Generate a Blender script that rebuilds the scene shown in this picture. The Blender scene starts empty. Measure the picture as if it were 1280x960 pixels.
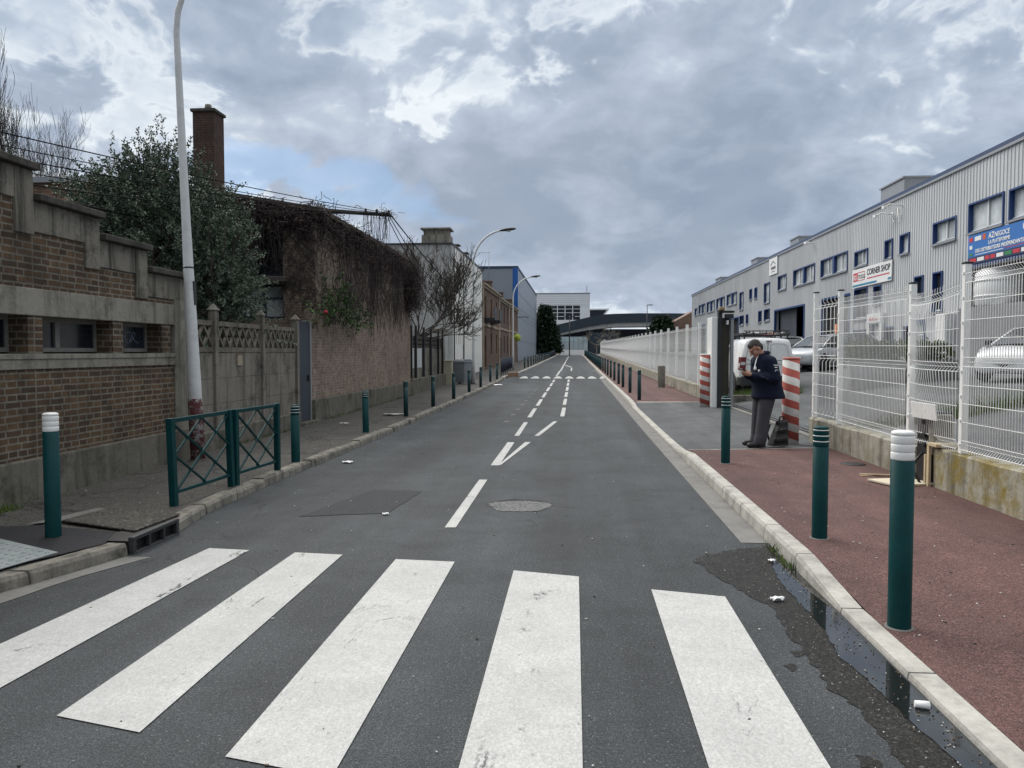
import bpy, bmesh, math, random
import numpy as np
from mathutils import Vector, Matrix, Quaternion
random.seed(7)
S = bpy.context.scene
COL = S.collection
PI = math.pi

# ------------------------------------------------------------------ terrain
def gz(y):
    t = max(0.0, y - 15.0)
    return 0.008 * t * t / (t + 12.0) if t > 0 else 0.0
def lerp(a, b, t): return a + (b - a) * t
def sstep(a, b, x):
    t = min(1.0, max(0.0, (x - a) / (b - a)))
    return t * t * (3 - 2 * t)
def poly_at(pts, y):
    if y <= pts[0][0]: return pts[0][1]
    for (a, p), (b, q) in zip(pts, pts[1:]):
        if y <= b: return lerp(p, q, (y - a) / (b - a))
    return pts[-1][1]
LK = [(-12, -9.0), (0, -6.4), (3, -4.95), (4.2, -4.42), (5.1, -4.07), (5.7, -3.86), (6.2, -3.74), (6.9, -3.74), (7.4, -3.85), (9, -3.93),
      (14, -3.88), (24, -3.88), (40, -3.88), (44, -4.0), (46.5, -4.05), (48.0, -3.72), (72, -3.6), (120, -3.45), (170, -3.4)]
def lk(y): return poly_at(LK, y)
RK = [(-12, 1.75), (13, 1.74), (30, 1.74), (60, 1.68), (90, 1.62), (170, 1.6)]
def rk(y): return poly_at(RK, y)
RH = [(-12, .035), (5.15, .035), (6.2, .122), (7.2, .13), (12.4, .13), (13.4, .04), (23.6, .04), (24.4, .13), (200, .13)]
def rh(y): return poly_at(RH, y)
def yard(x):
    return .1 + .9 * sstep(4.0, 11.0, x) if x > 4 else .1
def pr(x, y):                       # red pavement surface
    k = rh(y); e = .13 if y < 13.2 or y > 24.2 else .1
    e = lerp(.06, .13, sstep(3.5, 7, y)) if y < 10 else e
    return gz(y) + lerp(k, e, sstep(1.9, 4.2, x))

# ------------------------------------------------------------------ mesh builder
class MB:
    def __init__(s): s.v = []; s.f = []; s.m = []; s.sm = []
    def add(s, vs, fs, mi=0, smooth=False):
        o = len(s.v); s.v.extend([tuple(p) for p in vs])
        for f in fs:
            s.f.append([i + o for i in f]); s.m.append(mi); s.sm.append(smooth)
        return s
    def box(s, x0, x1, y0, y1, z0, z1, mi=0):
        if x0 > x1: x0, x1 = x1, x0
        if y0 > y1: y0, y1 = y1, y0
        vs = [(x0,y0,z0),(x1,y0,z0),(x1,y1,z0),(x0,y1,z0),(x0,y0,z1),(x1,y0,z1),(x1,y1,z1),(x0,y1,z1)]
        return s.add(vs, [(3,2,1,0),(4,5,6,7),(0,1,5,4),(1,2,6,5),(2,3,7,6),(3,0,4,7)], mi)
    def hexa(s, vs, mi=0):
        return s.add(vs, [(3,2,1,0),(4,5,6,7),(0,1,5,4),(1,2,6,5),(2,3,7,6),(3,0,4,7)], mi)
    def obox(s, c, sx, sy, sz, M, mi=0):
        c = Vector(c); vs = []
        for z in (-1, 1):
            for x, y in ((-1,-1),(1,-1),(1,1),(-1,1)):
                vs.append(c + M @ Vector((x*sx/2, y*sy/2, z*sz/2)))
        return s.hexa(vs, mi)
    def bar(s, a, b, w, h=None, mi=0):
        a = Vector(a); b = Vector(b); d = b - a
        h = h or w; q = d.to_track_quat('Z', 'Y').to_matrix()
        return s.obox((a + b) / 2, w, h, d.length, q, mi)
    def tube(s, pts, r, n=8, mi=0, caps=True, smooth=True):
        pts = [Vector(p) for p in pts]
        rs = r if isinstance(r, (list, tuple)) else [r] * len(pts)
        rings = []; up = None
        for i, p in enumerate(pts):
            d = (pts[min(i+1, len(pts)-1)] - pts[max(i-1, 0)])
            if d.length < 1e-9: d = Vector((0, 0, 1))
            d.normalize()
            if up is None:
                a = Vector((0, 0, 1)) if abs(d.z) < .9 else Vector((1, 0, 0))
                up = d.cross(a).normalized()
            else:
                up = (up - d * up.dot(d))
                if up.length < 1e-6: up = d.orthogonal()
                up.normalize()
            w = d.cross(up)
            rings.append([p + (up * math.cos(2*PI*k/n) + w * math.sin(2*PI*k/n)) * rs[i] for k in range(n)])
        vs = [q for R in rings for q in R]; fs = []
        for i in range(len(pts) - 1):
            for k in range(n):
                fs.append((i*n+k, i*n+(k+1) % n, (i+1)*n+(k+1) % n, (i+1)*n+k))
        s.add(vs, fs, mi, smooth)
        if caps:
            o = len(s.v) - len(vs)
            s.f.append([o + k for k in range(n)][::-1]); s.m.append(mi); s.sm.append(False)
            s.f.append([o + (len(pts)-1)*n + k for k in range(n)]); s.m.append(mi); s.sm.append(False)
        return s
    def lathe(s, prof, n=24, c=(0, 0, 0), mi=0, smooth=True):
        vs = []; fs = []
        for r, z in prof:
            for k in range(n):
                a = 2*PI*k/n; vs.append((c[0]+r*math.cos(a), c[1]+r*math.sin(a), c[2]+z))
        m = len(prof)
        for i in range(m-1):
            for k in range(n):
                fs.append((i*n+k, i*n+(k+1) % n, (i+1)*n+(k+1) % n, (i+1)*n+k))
        fs.append(tuple(range(n))[::-1]); fs.append(tuple((m-1)*n+k for k in range(n)))
        return s.add(vs, fs, mi, smooth)
    def prism(s, poly, axis, a, b, mi=0):
        # poly: list of 2d points in the other two axes order (x:(y,z), y:(x,z), z:(x,y))
        def P(p, t):
            return (t, p[0], p[1]) if axis == 'x' else (p[0], t, p[1]) if axis == 'y' else (p[0], p[1], t)
        n = len(poly); vs = [P(p, a) for p in poly] + [P(p, b) for p in poly]
        fs = [tuple(range(n)), tuple(range(2*n-1, n-1, -1))]
        fs += [(i, n+i, n+(i+1) % n, (i+1) % n) for i in range(n)]
        return s.add(vs, fs, mi)
    def build(s, name, mats, parent=None, bevel=0, loc=None, recalc=True):
        me = bpy.data.meshes.new(name)
        me.from_pydata(s.v, [], s.f)
        if not isinstance(mats, (list, tuple)): mats = [mats]
        for m in mats: me.materials.append(m)
        me.polygons.foreach_set('material_index', s.m)
        me.polygons.foreach_set('use_smooth', s.sm)
        if recalc:
            bm = bmesh.new(); bm.from_mesh(me)
            bmesh.ops.recalc_face_normals(bm, faces=bm.faces[:]); bm.to_mesh(me); bm.free()
        me.update()
        o = bpy.data.objects.new(name, me); COL.objects.link(o)
        if parent: o.parent = parent
        if loc: o.location = loc
        if bevel:
            b = o.modifiers.new('bevel', 'BEVEL'); b.width = bevel; b.segments = 2; b.limit_method = 'ANGLE'; b.angle_limit = .6
        return o

def np_mesh(name, V, F, mat, parent=None, smooth=False):
    """V (n,3) array, F (m,4) or (m,3) int array"""
    me = bpy.data.meshes.new(name)
    k = F.shape[1]
    me.vertices.add(len(V)); me.vertices.foreach_set('co', np.asarray(V, dtype=np.float32).ravel())
    me.loops.add(F.size); me.loops.foreach_set('vertex_index', np.asarray(F, dtype=np.int32).ravel())
    me.polygons.add(len(F))
    me.polygons.foreach_set('loop_start', np.arange(0, F.size, k, dtype=np.int32))
    me.polygons.foreach_set('loop_total', np.full(len(F), k, dtype=np.int32))
    me.update(calc_edges=True)
    if smooth: me.polygons.foreach_set('use_smooth', [True]*len(F))
    me.materials.append(mat)
    o = bpy.data.objects.new(name, me); COL.objects.link(o)
    if parent: o.parent = parent
    return o

def tag(o, label=None, cat=None, group=None, kind=None):
    if label: o['label'] = label
    if cat: o['category'] = cat
    if group: o['group'] = group
    if kind: o['kind'] = kind
    return o
def thing(name, label, cat, loc=(0, 0, 0), rz=0, group=None):
    o = bpy.data.objects.new(name, None); COL.objects.link(o)
    o.empty_display_size = .2
    o.location = loc; o.rotation_euler = (0, 0, rz)
    return tag(o, label, cat, group)
KIDS = {}
def copy_tree(o, parent=None):
    c = o.copy(); COL.objects.link(c)
    if parent: c.parent = parent
    for ch in [x for x in COL.objects if x.parent == o]: copy_tree(ch, c)
    return c
def struct(o): return tag(o, kind='structure')

# ------------------------------------------------------------------ materials
def N(nt, t, **kw):
    n = nt.nodes.new(t)
    for k, v in kw.items(): setattr(n, k, v)
    return n
def ramp(nt, fac, stops, interp='LINEAR'):
    r = N(nt, 'ShaderNodeValToRGB'); r.color_ramp.interpolation = interp
    e = r.color_ramp.elements
    while len(e) < len(stops): e.new(.5)
    for i, (p, c) in enumerate(stops):
        e[i].position = p; e[i].color = (c, c, c, 1) if isinstance(c, (int, float)) else (*c, 1)
    nt.links.new(fac, r.inputs[0]); return r.outputs[0]
def mixc(nt, fac, a, b, mode='MIX'):
    m = N(nt, 'ShaderNodeMix', data_type='RGBA', blend_type=mode)
    for sock, v in ((m.inputs[0], fac), (m.inputs[6], a), (m.inputs[7], b)):
        if isinstance(v, bpy.types.NodeSocket): nt.links.new(v, sock)
        elif isinstance(v, (int, float)): sock.default_value = v
        else: sock.default_value = (*v, 1) if len(v) == 3 else v
    return m.outputs[2]
def math_(nt, op, a, b=None, c=None, clamp=False):
    m = N(nt, 'ShaderNodeMath', operation=op); m.use_clamp = clamp
    for i, v in enumerate((a, b, c)):
        if v is None: continue
        if isinstance(v, bpy.types.NodeSocket): nt.links.new(v, m.inputs[i])
        else: m.inputs[i].default_value = v
    return m.outputs[0]
def noise(nt, vec, scale, detail=4, rough=.55, dist=0):
    n = N(nt, 'ShaderNodeTexNoise'); n.inputs['Scale'].default_value = scale
    n.inputs['Detail'].default_value = detail; n.inputs['Roughness'].default_value = rough
    n.inputs['Distortion'].default_value = dist
    nt.links.new(vec, n.inputs['Vector']); return n.outputs[0]
def scaled(nt, vec, s):
    m = N(nt, 'ShaderNodeMapping'); m.inputs['Scale'].default_value = s
    nt.links.new(vec, m.inputs[0]); return m.outputs[0]
def new_mat(name):
    m = bpy.data.materials.new(name); m.use_nodes = True
    nt = m.node_tree; b = nt.nodes['Principled BSDF']
    tc = N(nt, 'ShaderNodeTexCoord')
    return m, nt, b, tc.outputs['Object']
def bump(nt, b, h, strength, dist=.01):
    n = N(nt, 'ShaderNodeBump'); n.inputs['Strength'].default_value = strength; n.inputs['Distance'].default_value = dist
    nt.links.new(h, n.inputs['Height']); nt.links.new(n.outputs[0], b.inputs['Normal'])
def wpos(nt):
    return N(nt, 'ShaderNodeNewGeometry').outputs['Position']

def M_plain(name, col, rough=.6, var=.25, vscale=3, metal=0, bmp=0, bscale=60, spec=None, dirt=0, dirtcol=(.04,.035,.03)):
    m, nt, b, v = new_mat(name)
    n1 = noise(nt, v, vscale, 6, .6); n2 = noise(nt, v, vscale*9, 3)
    f = math_(nt, 'ADD', math_(nt, 'MULTIPLY', n1, .7), math_(nt, 'MULTIPLY', n2, .3))
    lo = tuple(c*(1-var) for c in col); hi = tuple(min(1, c*(1+var)) for c in col)
    c = ramp(nt, f, [(.3, lo), (.7, hi)])
    if dirt:
        d = ramp(nt, noise(nt, v, vscale*2.3, 8, .7), [(.5, 0.), (.72, dirt)])
        c = mixc(nt, d, c, dirtcol)
    nt.links.new(c, b.inputs['Base Color'])
    b.inputs['Roughness'].default_value = rough; b.inputs['Metallic'].default_value = metal
    if spec is not None: b.inputs['Specular IOR Level'].default_value = spec
    if bmp: bump(nt, b, noise(nt, v, bscale, 4), bmp)
    return m

def M_asphalt(name, lo, hi, speck, patch=(.5, .5), spk=.72, scale=170, cracks=0, worn=0):
    m, nt, b, v = new_mat(name)
    big = noise(nt, v, .55, 5, .6); mid = noise(nt, v, 3.5, 6, .65)
    f = math_(nt, 'ADD', math_(nt, 'MULTIPLY', big, .55), math_(nt, 'MULTIPLY', mid, .45))
    c = ramp(nt, f, [(.32, lo), (.68, hi)])
    if worn:
        p = wpos(nt)
        lane = noise(nt, scaled(nt, p, (1.1, .05, 1)), 1.0, 4, .6)
        c = mixc(nt, 1., c, ramp(nt, lane, [(.33, .74), (.5, 1.), (.68, 1.3)]), 'MULTIPLY')
        c = mixc(nt, 1., c, ramp(nt, noise(nt, p, .8, 7, .7, .6), [(.35, .8), (.62, 1.16)]), 'MULTIPLY')
        st = math_(nt, 'MULTIPLY', ramp(nt, noise(nt, p, 1.7, 4, .5, .4), [(.62, 0.), (.72, 1.)]), ramp(nt, noise(nt, p, 19, 4, .6), [(.4, .2), (.6, 1.)]))
        c = mixc(nt, math_(nt, 'MULTIPLY', st, .5*worn), c, tuple(x*.42 for x in lo))
        vo = N(nt, 'ShaderNodeTexVoronoi', feature='DISTANCE_TO_EDGE'); vo.inputs['Scale'].default_value = .22
        wv = N(nt, 'ShaderNodeVectorMath', operation='ADD'); ns = N(nt, 'ShaderNodeTexNoise'); ns.inputs['Scale'].default_value = 1.3; ns.inputs['Detail'].default_value = 6
        nt.links.new(p, ns.inputs[0]); nt.links.new(p, wv.inputs[0]); nt.links.new(ns.outputs[1], wv.inputs[1]); nt.links.new(wv.outputs[0], vo.inputs[0])
        ck = math_(nt, 'MULTIPLY', ramp(nt, vo.outputs[0], [(.0012, .75), (.0035, 0.)]), ramp(nt, noise(nt, p, .45, 2), [(.5, 0.), (.6, 1.)]))
        c = mixc(nt, ck, c, tuple(x*.4 for x in lo))
    fine = noise(nt, v, scale, 2, .7)
    c = mixc(nt, 1., c, ramp(nt, fine, [(.34, .38), (.5, .95), (.66, 1.9)]), 'MULTIPLY')
    c = mixc(nt, 1., c, ramp(nt, noise(nt, v, scale*.35, 3, .6), [(.32, .72), (.68, 1.28)]), 'MULTIPLY')
    sp = noise(nt, v, scale*.55, 1, .5)
    c = mixc(nt, ramp(nt, sp, [(spk-.04, 0.), (spk+.05, .7)]), c, speck)
    if cracks:
        vo = N(nt, 'ShaderNodeTexVoronoi', feature='DISTANCE_TO_EDGE'); vo.inputs['Scale'].default_value = .5
        wv = N(nt, 'ShaderNodeVectorMath', operation='ADD')
        ns = N(nt, 'ShaderNodeTexNoise'); ns.inputs['Scale'].default_value = 2.2; nt.links.new(v, ns.inputs[0])
        nt.links.new(v, wv.inputs[0]); nt.links.new(ns.outputs[1], wv.inputs[1]); nt.links.new(wv.outputs[0], vo.inputs[0])
        c = mixc(nt, ramp(nt, vo.outputs[0], [(.004, cracks), (.014, 0.)]), c, tuple(x*.4 for x in lo))
    nt.links.new(c, b.inputs['Base Color'])
    b.inputs['Roughness'].default_value = .82; b.inputs['Specular IOR Level'].default_value = .35
    h = math_(nt, 'ADD', math_(nt, 'MULTIPLY', fine, 1.), math_(nt, 'MULTIPLY', mid, .6))
    bump(nt, b, h, .55, .006)
    return m

def M_brick(name, c1, c2, mortar, bw=.235, rhgt=.075, ms=.011, stain=.5, staincol=(.03,.026,.022), bmp=.6):
    m, nt, b, v = new_mat(name)
    p = wpos(nt); sx = N(nt, 'ShaderNodeSeparateXYZ'); nt.links.new(p, sx.inputs[0])
    cx = N(nt, 'ShaderNodeCombineXYZ')
    nt.links.new(math_(nt, 'ADD', sx.outputs[0], sx.outputs[1]), cx.inputs[0]); nt.links.new(sx.outputs[2], cx.inputs[1])
    wob = N(nt, 'ShaderNodeTexNoise'); wob.inputs['Scale'].default_value = 5; wob.inputs['Detail'].default_value = 4; nt.links.new(p, wob.inputs[0])
    wsc = N(nt, 'ShaderNodeVectorMath', operation='MULTIPLY_ADD'); nt.links.new(wob.outputs[1], wsc.inputs[0]); wsc.inputs[1].default_value = (.035, .018, 0); nt.links.new(cx.outputs[0], wsc.inputs[2])
    br = N(nt, 'ShaderNodeTexBrick'); br.inputs['Scale'].default_value = 1
    br.inputs['Brick Width'].default_value = bw; br.inputs['Row Height'].default_value = rhgt
    br.inputs['Mortar Size'].default_value = ms; br.inputs['Mortar Smooth'].default_value = .15; br.inputs['Bias'].default_value = -.1
    br.squash = .62; br.squash_frequency = 2
    br.inputs[1].default_value = (*c1, 1); br.inputs[2].default_value = (*c2, 1); br.inputs[3].default_value = (*mortar, 1)
    nt.links.new(wsc.outputs[0], br.inputs[0])
    c = mixc(nt, 1., br.outputs[0], ramp(nt, noise(nt, p, 7, 4, .6), [(.25, .62), (.75, 1.25)]), 'MULTIPLY')
    c = mixc(nt, ramp(nt, noise(nt, p, 1.1, 7, .68), [(.45, 0.), (.7, stain)]), c, staincol)
    c = mixc(nt, ramp(nt, noise(nt, scaled(nt, p, (5, 5, .5)), 1.3, 6, .6), [(.52, 0.), (.72, stain*.6)]), c, staincol)
    nt.links.new(c, b.inputs['Base Color']); b.inputs['Roughness'].default_value = .9; b.inputs['Specular IOR Level'].default_value = .2
    h = math_(nt, 'SUBTRACT', math_(nt, 'MULTIPLY', noise(nt, p, 40, 3), .35), br.outputs[1])
    bump(nt, b, h, bmp, .012)
    return m

def M_concrete(name, col, stain=.5, moss=0, streak=.5, var=.25, mosscol=(.10, .085, .02), staincol=(.03, .028, .025)):
    m, nt, b, v = new_mat(name); p = wpos(nt)
    n1 = noise(nt, p, 1.7, 8, .68); n2 = noise(nt, p, 22, 4, .6)
    f = math_(nt, 'ADD', math_(nt, 'MULTIPLY', n1, .65), math_(nt, 'MULTIPLY', n2, .35))
    c = ramp(nt, f, [(.3, tuple(x*(1-var) for x in col)), (.7, tuple(x*(1+var) for x in col))])
    st = noise(nt, scaled(nt, p, (6, 6, .55)), 1.0, 7, .65)
    c = mixc(nt, ramp(nt, st, [(.47, 0.), (.68, streak)]), c, staincol)
    c = mixc(nt, ramp(nt, noise(nt, p, 2.6, 8, .72), [(.5, 0.), (.68, stain)]), c, staincol)
    if moss:
        c = mixc(nt, ramp(nt, noise(nt, p, 1.9, 9, .78, .4), [(.45, 0.), (.64, moss)]), c, mosscol)
    nt.links.new(c, b.inputs['Base Color']); b.inputs['Roughness'].default_value = .9; b.inputs['Specular IOR Level'].default_value = .25
    bump(nt, b, math_(nt, 'ADD', n2, n1), .45, .015)
    return m

def M_paint_road(name, wear=.35, col=(.55, .55, .535)):
    m, nt, b, v = new_mat(name); p = wpos(nt)
    n = noise(nt, p, 2.2, 9, .7)
    c = ramp(nt, n, [(.3, tuple(x*.76 for x in col)), (.7, tuple(x*1.03 for x in col))])
    br = noise(nt, scaled(nt, p, (14, 5, 1)), 4.5, 5, .7, 1.2)
    c = mixc(nt, ramp(nt, br, [(.36, 0.), (.64, .6)]), c, tuple(x*.62 for x in col))
    c = mixc(nt, 1., c, ramp(nt, noise(nt, p, 75, 3, .65), [(.3, .8), (.7, 1.12)]), 'MULTIPLY')
    sp = noise(nt, p, 130, 2, .6)
    c = mixc(nt, ramp(nt, sp, [(.3, .55), (.42, 0.)]), c, (.2, .2, .19))
    w = math_(nt, 'MULTIPLY', ramp(nt, noise(nt, scaled(nt, p, (1.3, .75, 1)), 1.7, 9, .78, .8), [(.575, 0.), (.64, 1.)]), ramp(nt, noise(nt, scaled(nt, p, (1, .35, 1)), 38, 4, .7), [(.44, 0.), (.56, 1.)]))
    c = mixc(nt, math_(nt, 'MULTIPLY', w, wear*2, clamp=True), c, (.055, .055, .057))
    chip = ramp(nt, noise(nt, p, 21, 7, .72), [(.64, 0.), (.69, .8)])
    c = mixc(nt, math_(nt, 'MULTIPLY', chip, ramp(nt, noise(nt, p, 1.6, 3), [(.42, .1), (.6, 1.)])), c, (.07, .07, .072))
    nt.links.new(c, b.inputs['Base Color']); b.inputs['Roughness'].default_value = .75
    bump(nt, b, noise(nt, p, 150, 2), .35, .004)
    return m

def M_glass(name, col=(.02, .025, .03), rough=.08):
    m, nt, b, v = new_mat(name)
    c = ramp(nt, noise(nt, wpos(nt), .9, 3), [(.35, tuple(x*.6 for x in col)), (.65, tuple(x*1.5 for x in col))])
    nt.links.new(c, b.inputs['Base Color'])
    b.inputs['Roughness'].default_value = rough; b.inputs['IOR'].default_value = 1.5
    return m

def M_leaf(name, cols, rough=.6, spec=.2):
    m, nt, b, v = new_mat(name)
    r = N(nt, 'ShaderNodeNewGeometry').outputs['Random Per Island']
    n = len(cols); c = ramp(nt, r, [(i/(n-1), cols[i]) for i in range(n)])
    cl = ramp(nt, noise(nt, wpos(nt), 1.6, 3), [(.35, .7), (.65, 1.25)])
    c = mixc(nt, 1., c, cl, 'MULTIPLY')
    nt.links.new(c, b.inputs['Base Color']); b.inputs['Roughness'].default_value = rough
    b.inputs['Specular IOR Level'].default_value = spec
    b.inputs['Subsurface Weight'].default_value = 0
    return m

ASPH = M_asphalt('road_asphalt', (.032, .0355, .039), (.050, .0545, .0585), (.2, .2, .2), spk=.70, scale=120, worn=1)
ASPH_PATCH = M_asphalt('patch_asphalt', (.022, .023, .026), (.034, .035, .039), (.2, .2, .2), spk=.76, scale=120)
ASPH_WET = M_asphalt('damp_asphalt', (.016, .0155, .0145), (.028, .027, .025), (.15, .14, .12), spk=.70, scale=85)
ASPH_WET.node_tree.nodes['Principled BSDF'].inputs['Roughness'].default_value = .6; ASPH_WET.node_tree.nodes['Principled BSDF'].inputs['Specular IOR Level'].default_value = .15
ASPH_APR = M_asphalt('entrance_asphalt', (.060, .064, .067), (.09, .094, .098), (.2, .2, .2), spk=.73, scale=110, worn=.7)
ASPH_BLACK = M_asphalt('fresh_asphalt', (.016, .016, .019), (.027, .027, .03), (.08, .08, .08), spk=.8, scale=130)
PAVE_L = M_asphalt('old_pavement', (.046, .043, .039), (.088, .083, .075), (.26, .25, .22), spk=.73, scale=80, cracks=.85)
PAVE_R = M_asphalt('red_pavement', (.074, .037, .033), (.120, .062, .055), (.22, .16, .145), spk=.70, scale=115, worn=.6)
GUTTER = M_concrete('gutter_concrete', (.185, .18, .17), stain=.35, streak=.1, var=.18)
KERB = M_concrete('kerb_stone', (.42, .405, .37), stain=.35, streak=.25)
KERB_OLD = M_concrete('old_kerb_stone', (.23, .215, .185), stain=.85, streak=.7)
PAINT = M_paint_road('road_paint', .5)
PAINT_WORN = M_paint_road('road_paint_worn', .9)
PAINT_FADED = M_asphalt('faded_paint', (.085, .086, .088), (.13, .13, .13), (.28, .28, .28), spk=.68, scale=100)
TEAL = M_plain('teal_paint', (.0015, .039, .042), .5, .25, 5, spec=.18, dirt=.15, dirtcol=(.04, .06, .058), bmp=.05, bscale=30)
TEAL_DK = M_plain('dark_teal_paint', (.006, .04, .046), .4, .2, 6)
WHITE = M_plain('white_paint', (.78, .78, .76), .5, .08, 6, dirt=.3, dirtcol=(.28, .27, .25))
WHITE_GAL = M_plain('white_coated_steel', (.84, .84, .82), .45, .05, 3, dirt=.1)
CONC_FENCE = M_concrete('fence_concrete', (.20, .185, .158), stain=.7, streak=.7)
CONC_L = M_concrete('band_concrete', (.25, .235, .2), stain=.6, streak=.6)
CONC_DK = M_concrete('coping_concrete', (.075, .07, .062), stain=.8, streak=.8)
PLINTH = M_concrete('plinth_concrete', (.15, .14, .118), stain=.85, streak=.6, moss=.25, mosscol=(.06, .06, .03))
CONC_MOSS = M_concrete('mossy_concrete', (.36, .34, .28), stain=.6, streak=.75, moss=1.0, mosscol=(.21, .155, .022))
CONC_R = M_concrete('low_wall_concrete', (.36, .34, .29), stain=.55, streak=.7, moss=.45, mosscol=(.15, .125, .04))
BRICK_L = M_brick('workshop_brick', (.135, .086, .05), (.062, .043, .031), (.20, .18, .145), stain=.55)
BRICK_V = M_brick('cottage_brick', (.30, .215, .16), (.20, .14, .105), (.27, .245, .21), bw=.22, rhgt=.07, ms=.012, stain=.4)
BRICK_C = M_brick('chimney_brick', (.085, .046, .036), (.06, .035, .028), (.09, .075, .065), stain=.5)
BRICK_H = M_brick('house_brick', (.20, .115, .08), (.14, .08, .058), (.2, .17, .14), stain=.35)
BRICK_O = M_brick('orange_brick', (.30, .16, .10), (.23, .12, .08), (.30, .25, .2), stain=.2)
RENDER_W = M_concrete('white_render', (.78, .77, .73), stain=.12, streak=.22, var=.08)
RENDER_G = M_concrete('grey_and_shaded_render', (.42, .42, .41), stain=.25, streak=.4, var=.1)
STONE = M_concrete('house_stone', (.34, .29, .22), stain=.3, streak=.35)
GLASS = M_glass('window_glass', (.03, .036, .042))
GLASS_L = M_glass('pale_glass', (.42, .45, .45), .1)  # pale curtains and sky reflection, both put into the pane colour
GLASS_DK = M_glass('grimy_glass', (.012, .016, .022), .22)
BLUE = M_plain('blue_frame_paint', (.012, .045, .16), .4, .1, 4)
NAVY = M_plain('navy_paint', (.014, .02, .042), .5, .2, 4)
DARK = M_plain('dark_steel', (.02, .021, .023), .5, .25, 5)
BLACK = M_plain('black_plastic', (.012, .012, .013), .45, .2, 6)
GREYM = M_plain('grey_metal', (.28, .29, .30), .42, .1, 2, metal=.3)
RUBBER = M_plain('tyre_rubber', (.018, .018, .018), .85, .2, 8)
BARK = M_plain('bark', (.055, .045, .036), .9, .3, 6, bmp=.5, bscale=25)
TWIG = M_plain('twig_bark', (.05, .042, .035), .9, .3, 6)
REDW = M_plain('red_stripe_paint', (.42, .095, .075), .6, .15, 5, dirt=.15)
PAPER = M_plain('white_paper', (.8, .8, .8), .7, .05, 8)
# ------------------------------------------------------------------ camera, light, sky
TH = math.atan(40/960); PSI = math.atan(78/960*math.cos(TH))
cp, sp_, ct, st_ = math.cos(PSI), math.sin(PSI), math.cos(TH), math.sin(TH)
CR = Vector((cp, sp_, 0)); CF = Vector((-sp_*ct, cp*ct, -st_)); CU = Vector((-sp_*st_, cp*st_, ct))
cam = bpy.data.cameras.new('camera'); co = bpy.data.objects.new('camera', cam); COL.objects.link(co)
cam.sensor_width = 36; cam.lens = 27.0; cam.clip_start = .05; cam.clip_end = 3000
mw = Matrix((CR, CU, -CF)).transposed().to_4x4(); mw.translation = (0, 0, 1.72); co.matrix_world = mw
S.camera = co

SUN = Vector((-.55, .62, .72)).normalized()
sl = bpy.data.lights.new('sun', 'SUN'); sl.energy = 2.0; sl.angle = math.radians(40); sl.color = (1, .955, .89)
so = bpy.data.objects.new('sun', sl); COL.objects.link(so); so.rotation_euler = SUN.to_track_quat('Z', 'Y').to_euler()

W = bpy.data.worlds.new('World'); S.world = W; W.use_nodes = True
nt = W.node_tree; nt.nodes.clear()
out = N(nt, 'ShaderNodeOutputWorld'); bg = N(nt, 'ShaderNodeBackground'); bg.inputs[1].default_value = .1
sky = N(nt, 'ShaderNodeTexSky', sky_type='NISHITA'); sky.sun_disc = False
sky.sun_elevation = math.asin(SUN.z); sky.sun_rotation = math.atan2(SUN.x, SUN.y)
sky.air_density = 1.2; sky.dust_density = 1.5
tc = N(nt, 'ShaderNodeTexCoord'); D = tc.outputs['Generated']
sx = N(nt, 'ShaderNodeSeparateXYZ'); nt.links.new(D, sx.inputs[0])
zc = math_(nt, 'ADD', math_(nt, 'MAXIMUM', sx.outputs[2], 0.), .34)
cx = N(nt, 'ShaderNodeCombineXYZ')
nt.links.new(math_(nt, 'DIVIDE', sx.outputs[0], zc), cx.inputs[0]); nt.links.new(math_(nt, 'DIVIDE', sx.outputs[1], zc), cx.inputs[1])
P = cx.outputs[0]
def skydir(u, v):
    a = (u-640)/960; b = (480-v)/960
    return (CF + a*CR + b*CU).normalized()
def blob(u, v, deg, amp, stretch=1):
    d = N(nt, 'ShaderNodeVectorMath', operation='SUBTRACT'); nt.links.new(D, d.inputs[0]); d.inputs[1].default_value = skydir(u, v)
    s = N(nt, 'ShaderNodeVectorMath', operation='MULTIPLY'); nt.links.new(d.outputs[0], s.inputs[0]); s.inputs[1].default_value = (1/stretch, 1/stretch, 1)
    l = N(nt, 'ShaderNodeVectorMath', operation='LENGTH'); nt.links.new(s.outputs[0], l.inputs[0])
    q = math_(nt, 'DIVIDE', l.outputs['Value'], math.radians(deg))
    g = math_(nt, 'EXPONENT', math_(nt, 'MULTIPLY', math_(nt, 'MULTIPLY', q, q), -1.))
    return math_(nt, 'MULTIPLY', g, amp)
LIGHT_BLOBS = [(640, 150, 8, .16, 1.4), (470, 165, 6, .24, 1.5), (330, 195, 5, .34, 1.6), (140, 155, 5, .34, 1.7), (30, 130, 5, .25, 1.5),
             (560, 175, 4, .2, 2), (700, 130, 4, .10, 2), (480, 245, 3.5, .25, 1.6), (850, 85, 5, .14, 1.2), (930, 205, 4, .22, 1.3), (880, 60, 7, .08, 1.5),
             (1170, 120, 6, .10, 1.6), (1230, 160, 5, .16, 1.5), (640, 330, 7, .24, 2.2), (720, 400, 5, .28, 3.0), (1000, 210, 4, .16, 1.5), (760, 200, 3, .2, 1.6), (900, 330, 6, .16, 2), (660, 60, 12, .03, 1.5), (60, 30, 6, .12, 1.5), (840, 20, 4, .2, 1.5),
             (200, 90, 9, -.10, 1.6), (1060, 60, 11, -.08, 1.3), (330, 60, 9, .02, 1.6), (300, 120, 6, -.08, 1.4)]
acc = None
for b_ in LIGHT_BLOBS:
    o_ = blob(*b_); acc = o_ if acc is None else math_(nt, 'ADD', acc, o_)
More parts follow.
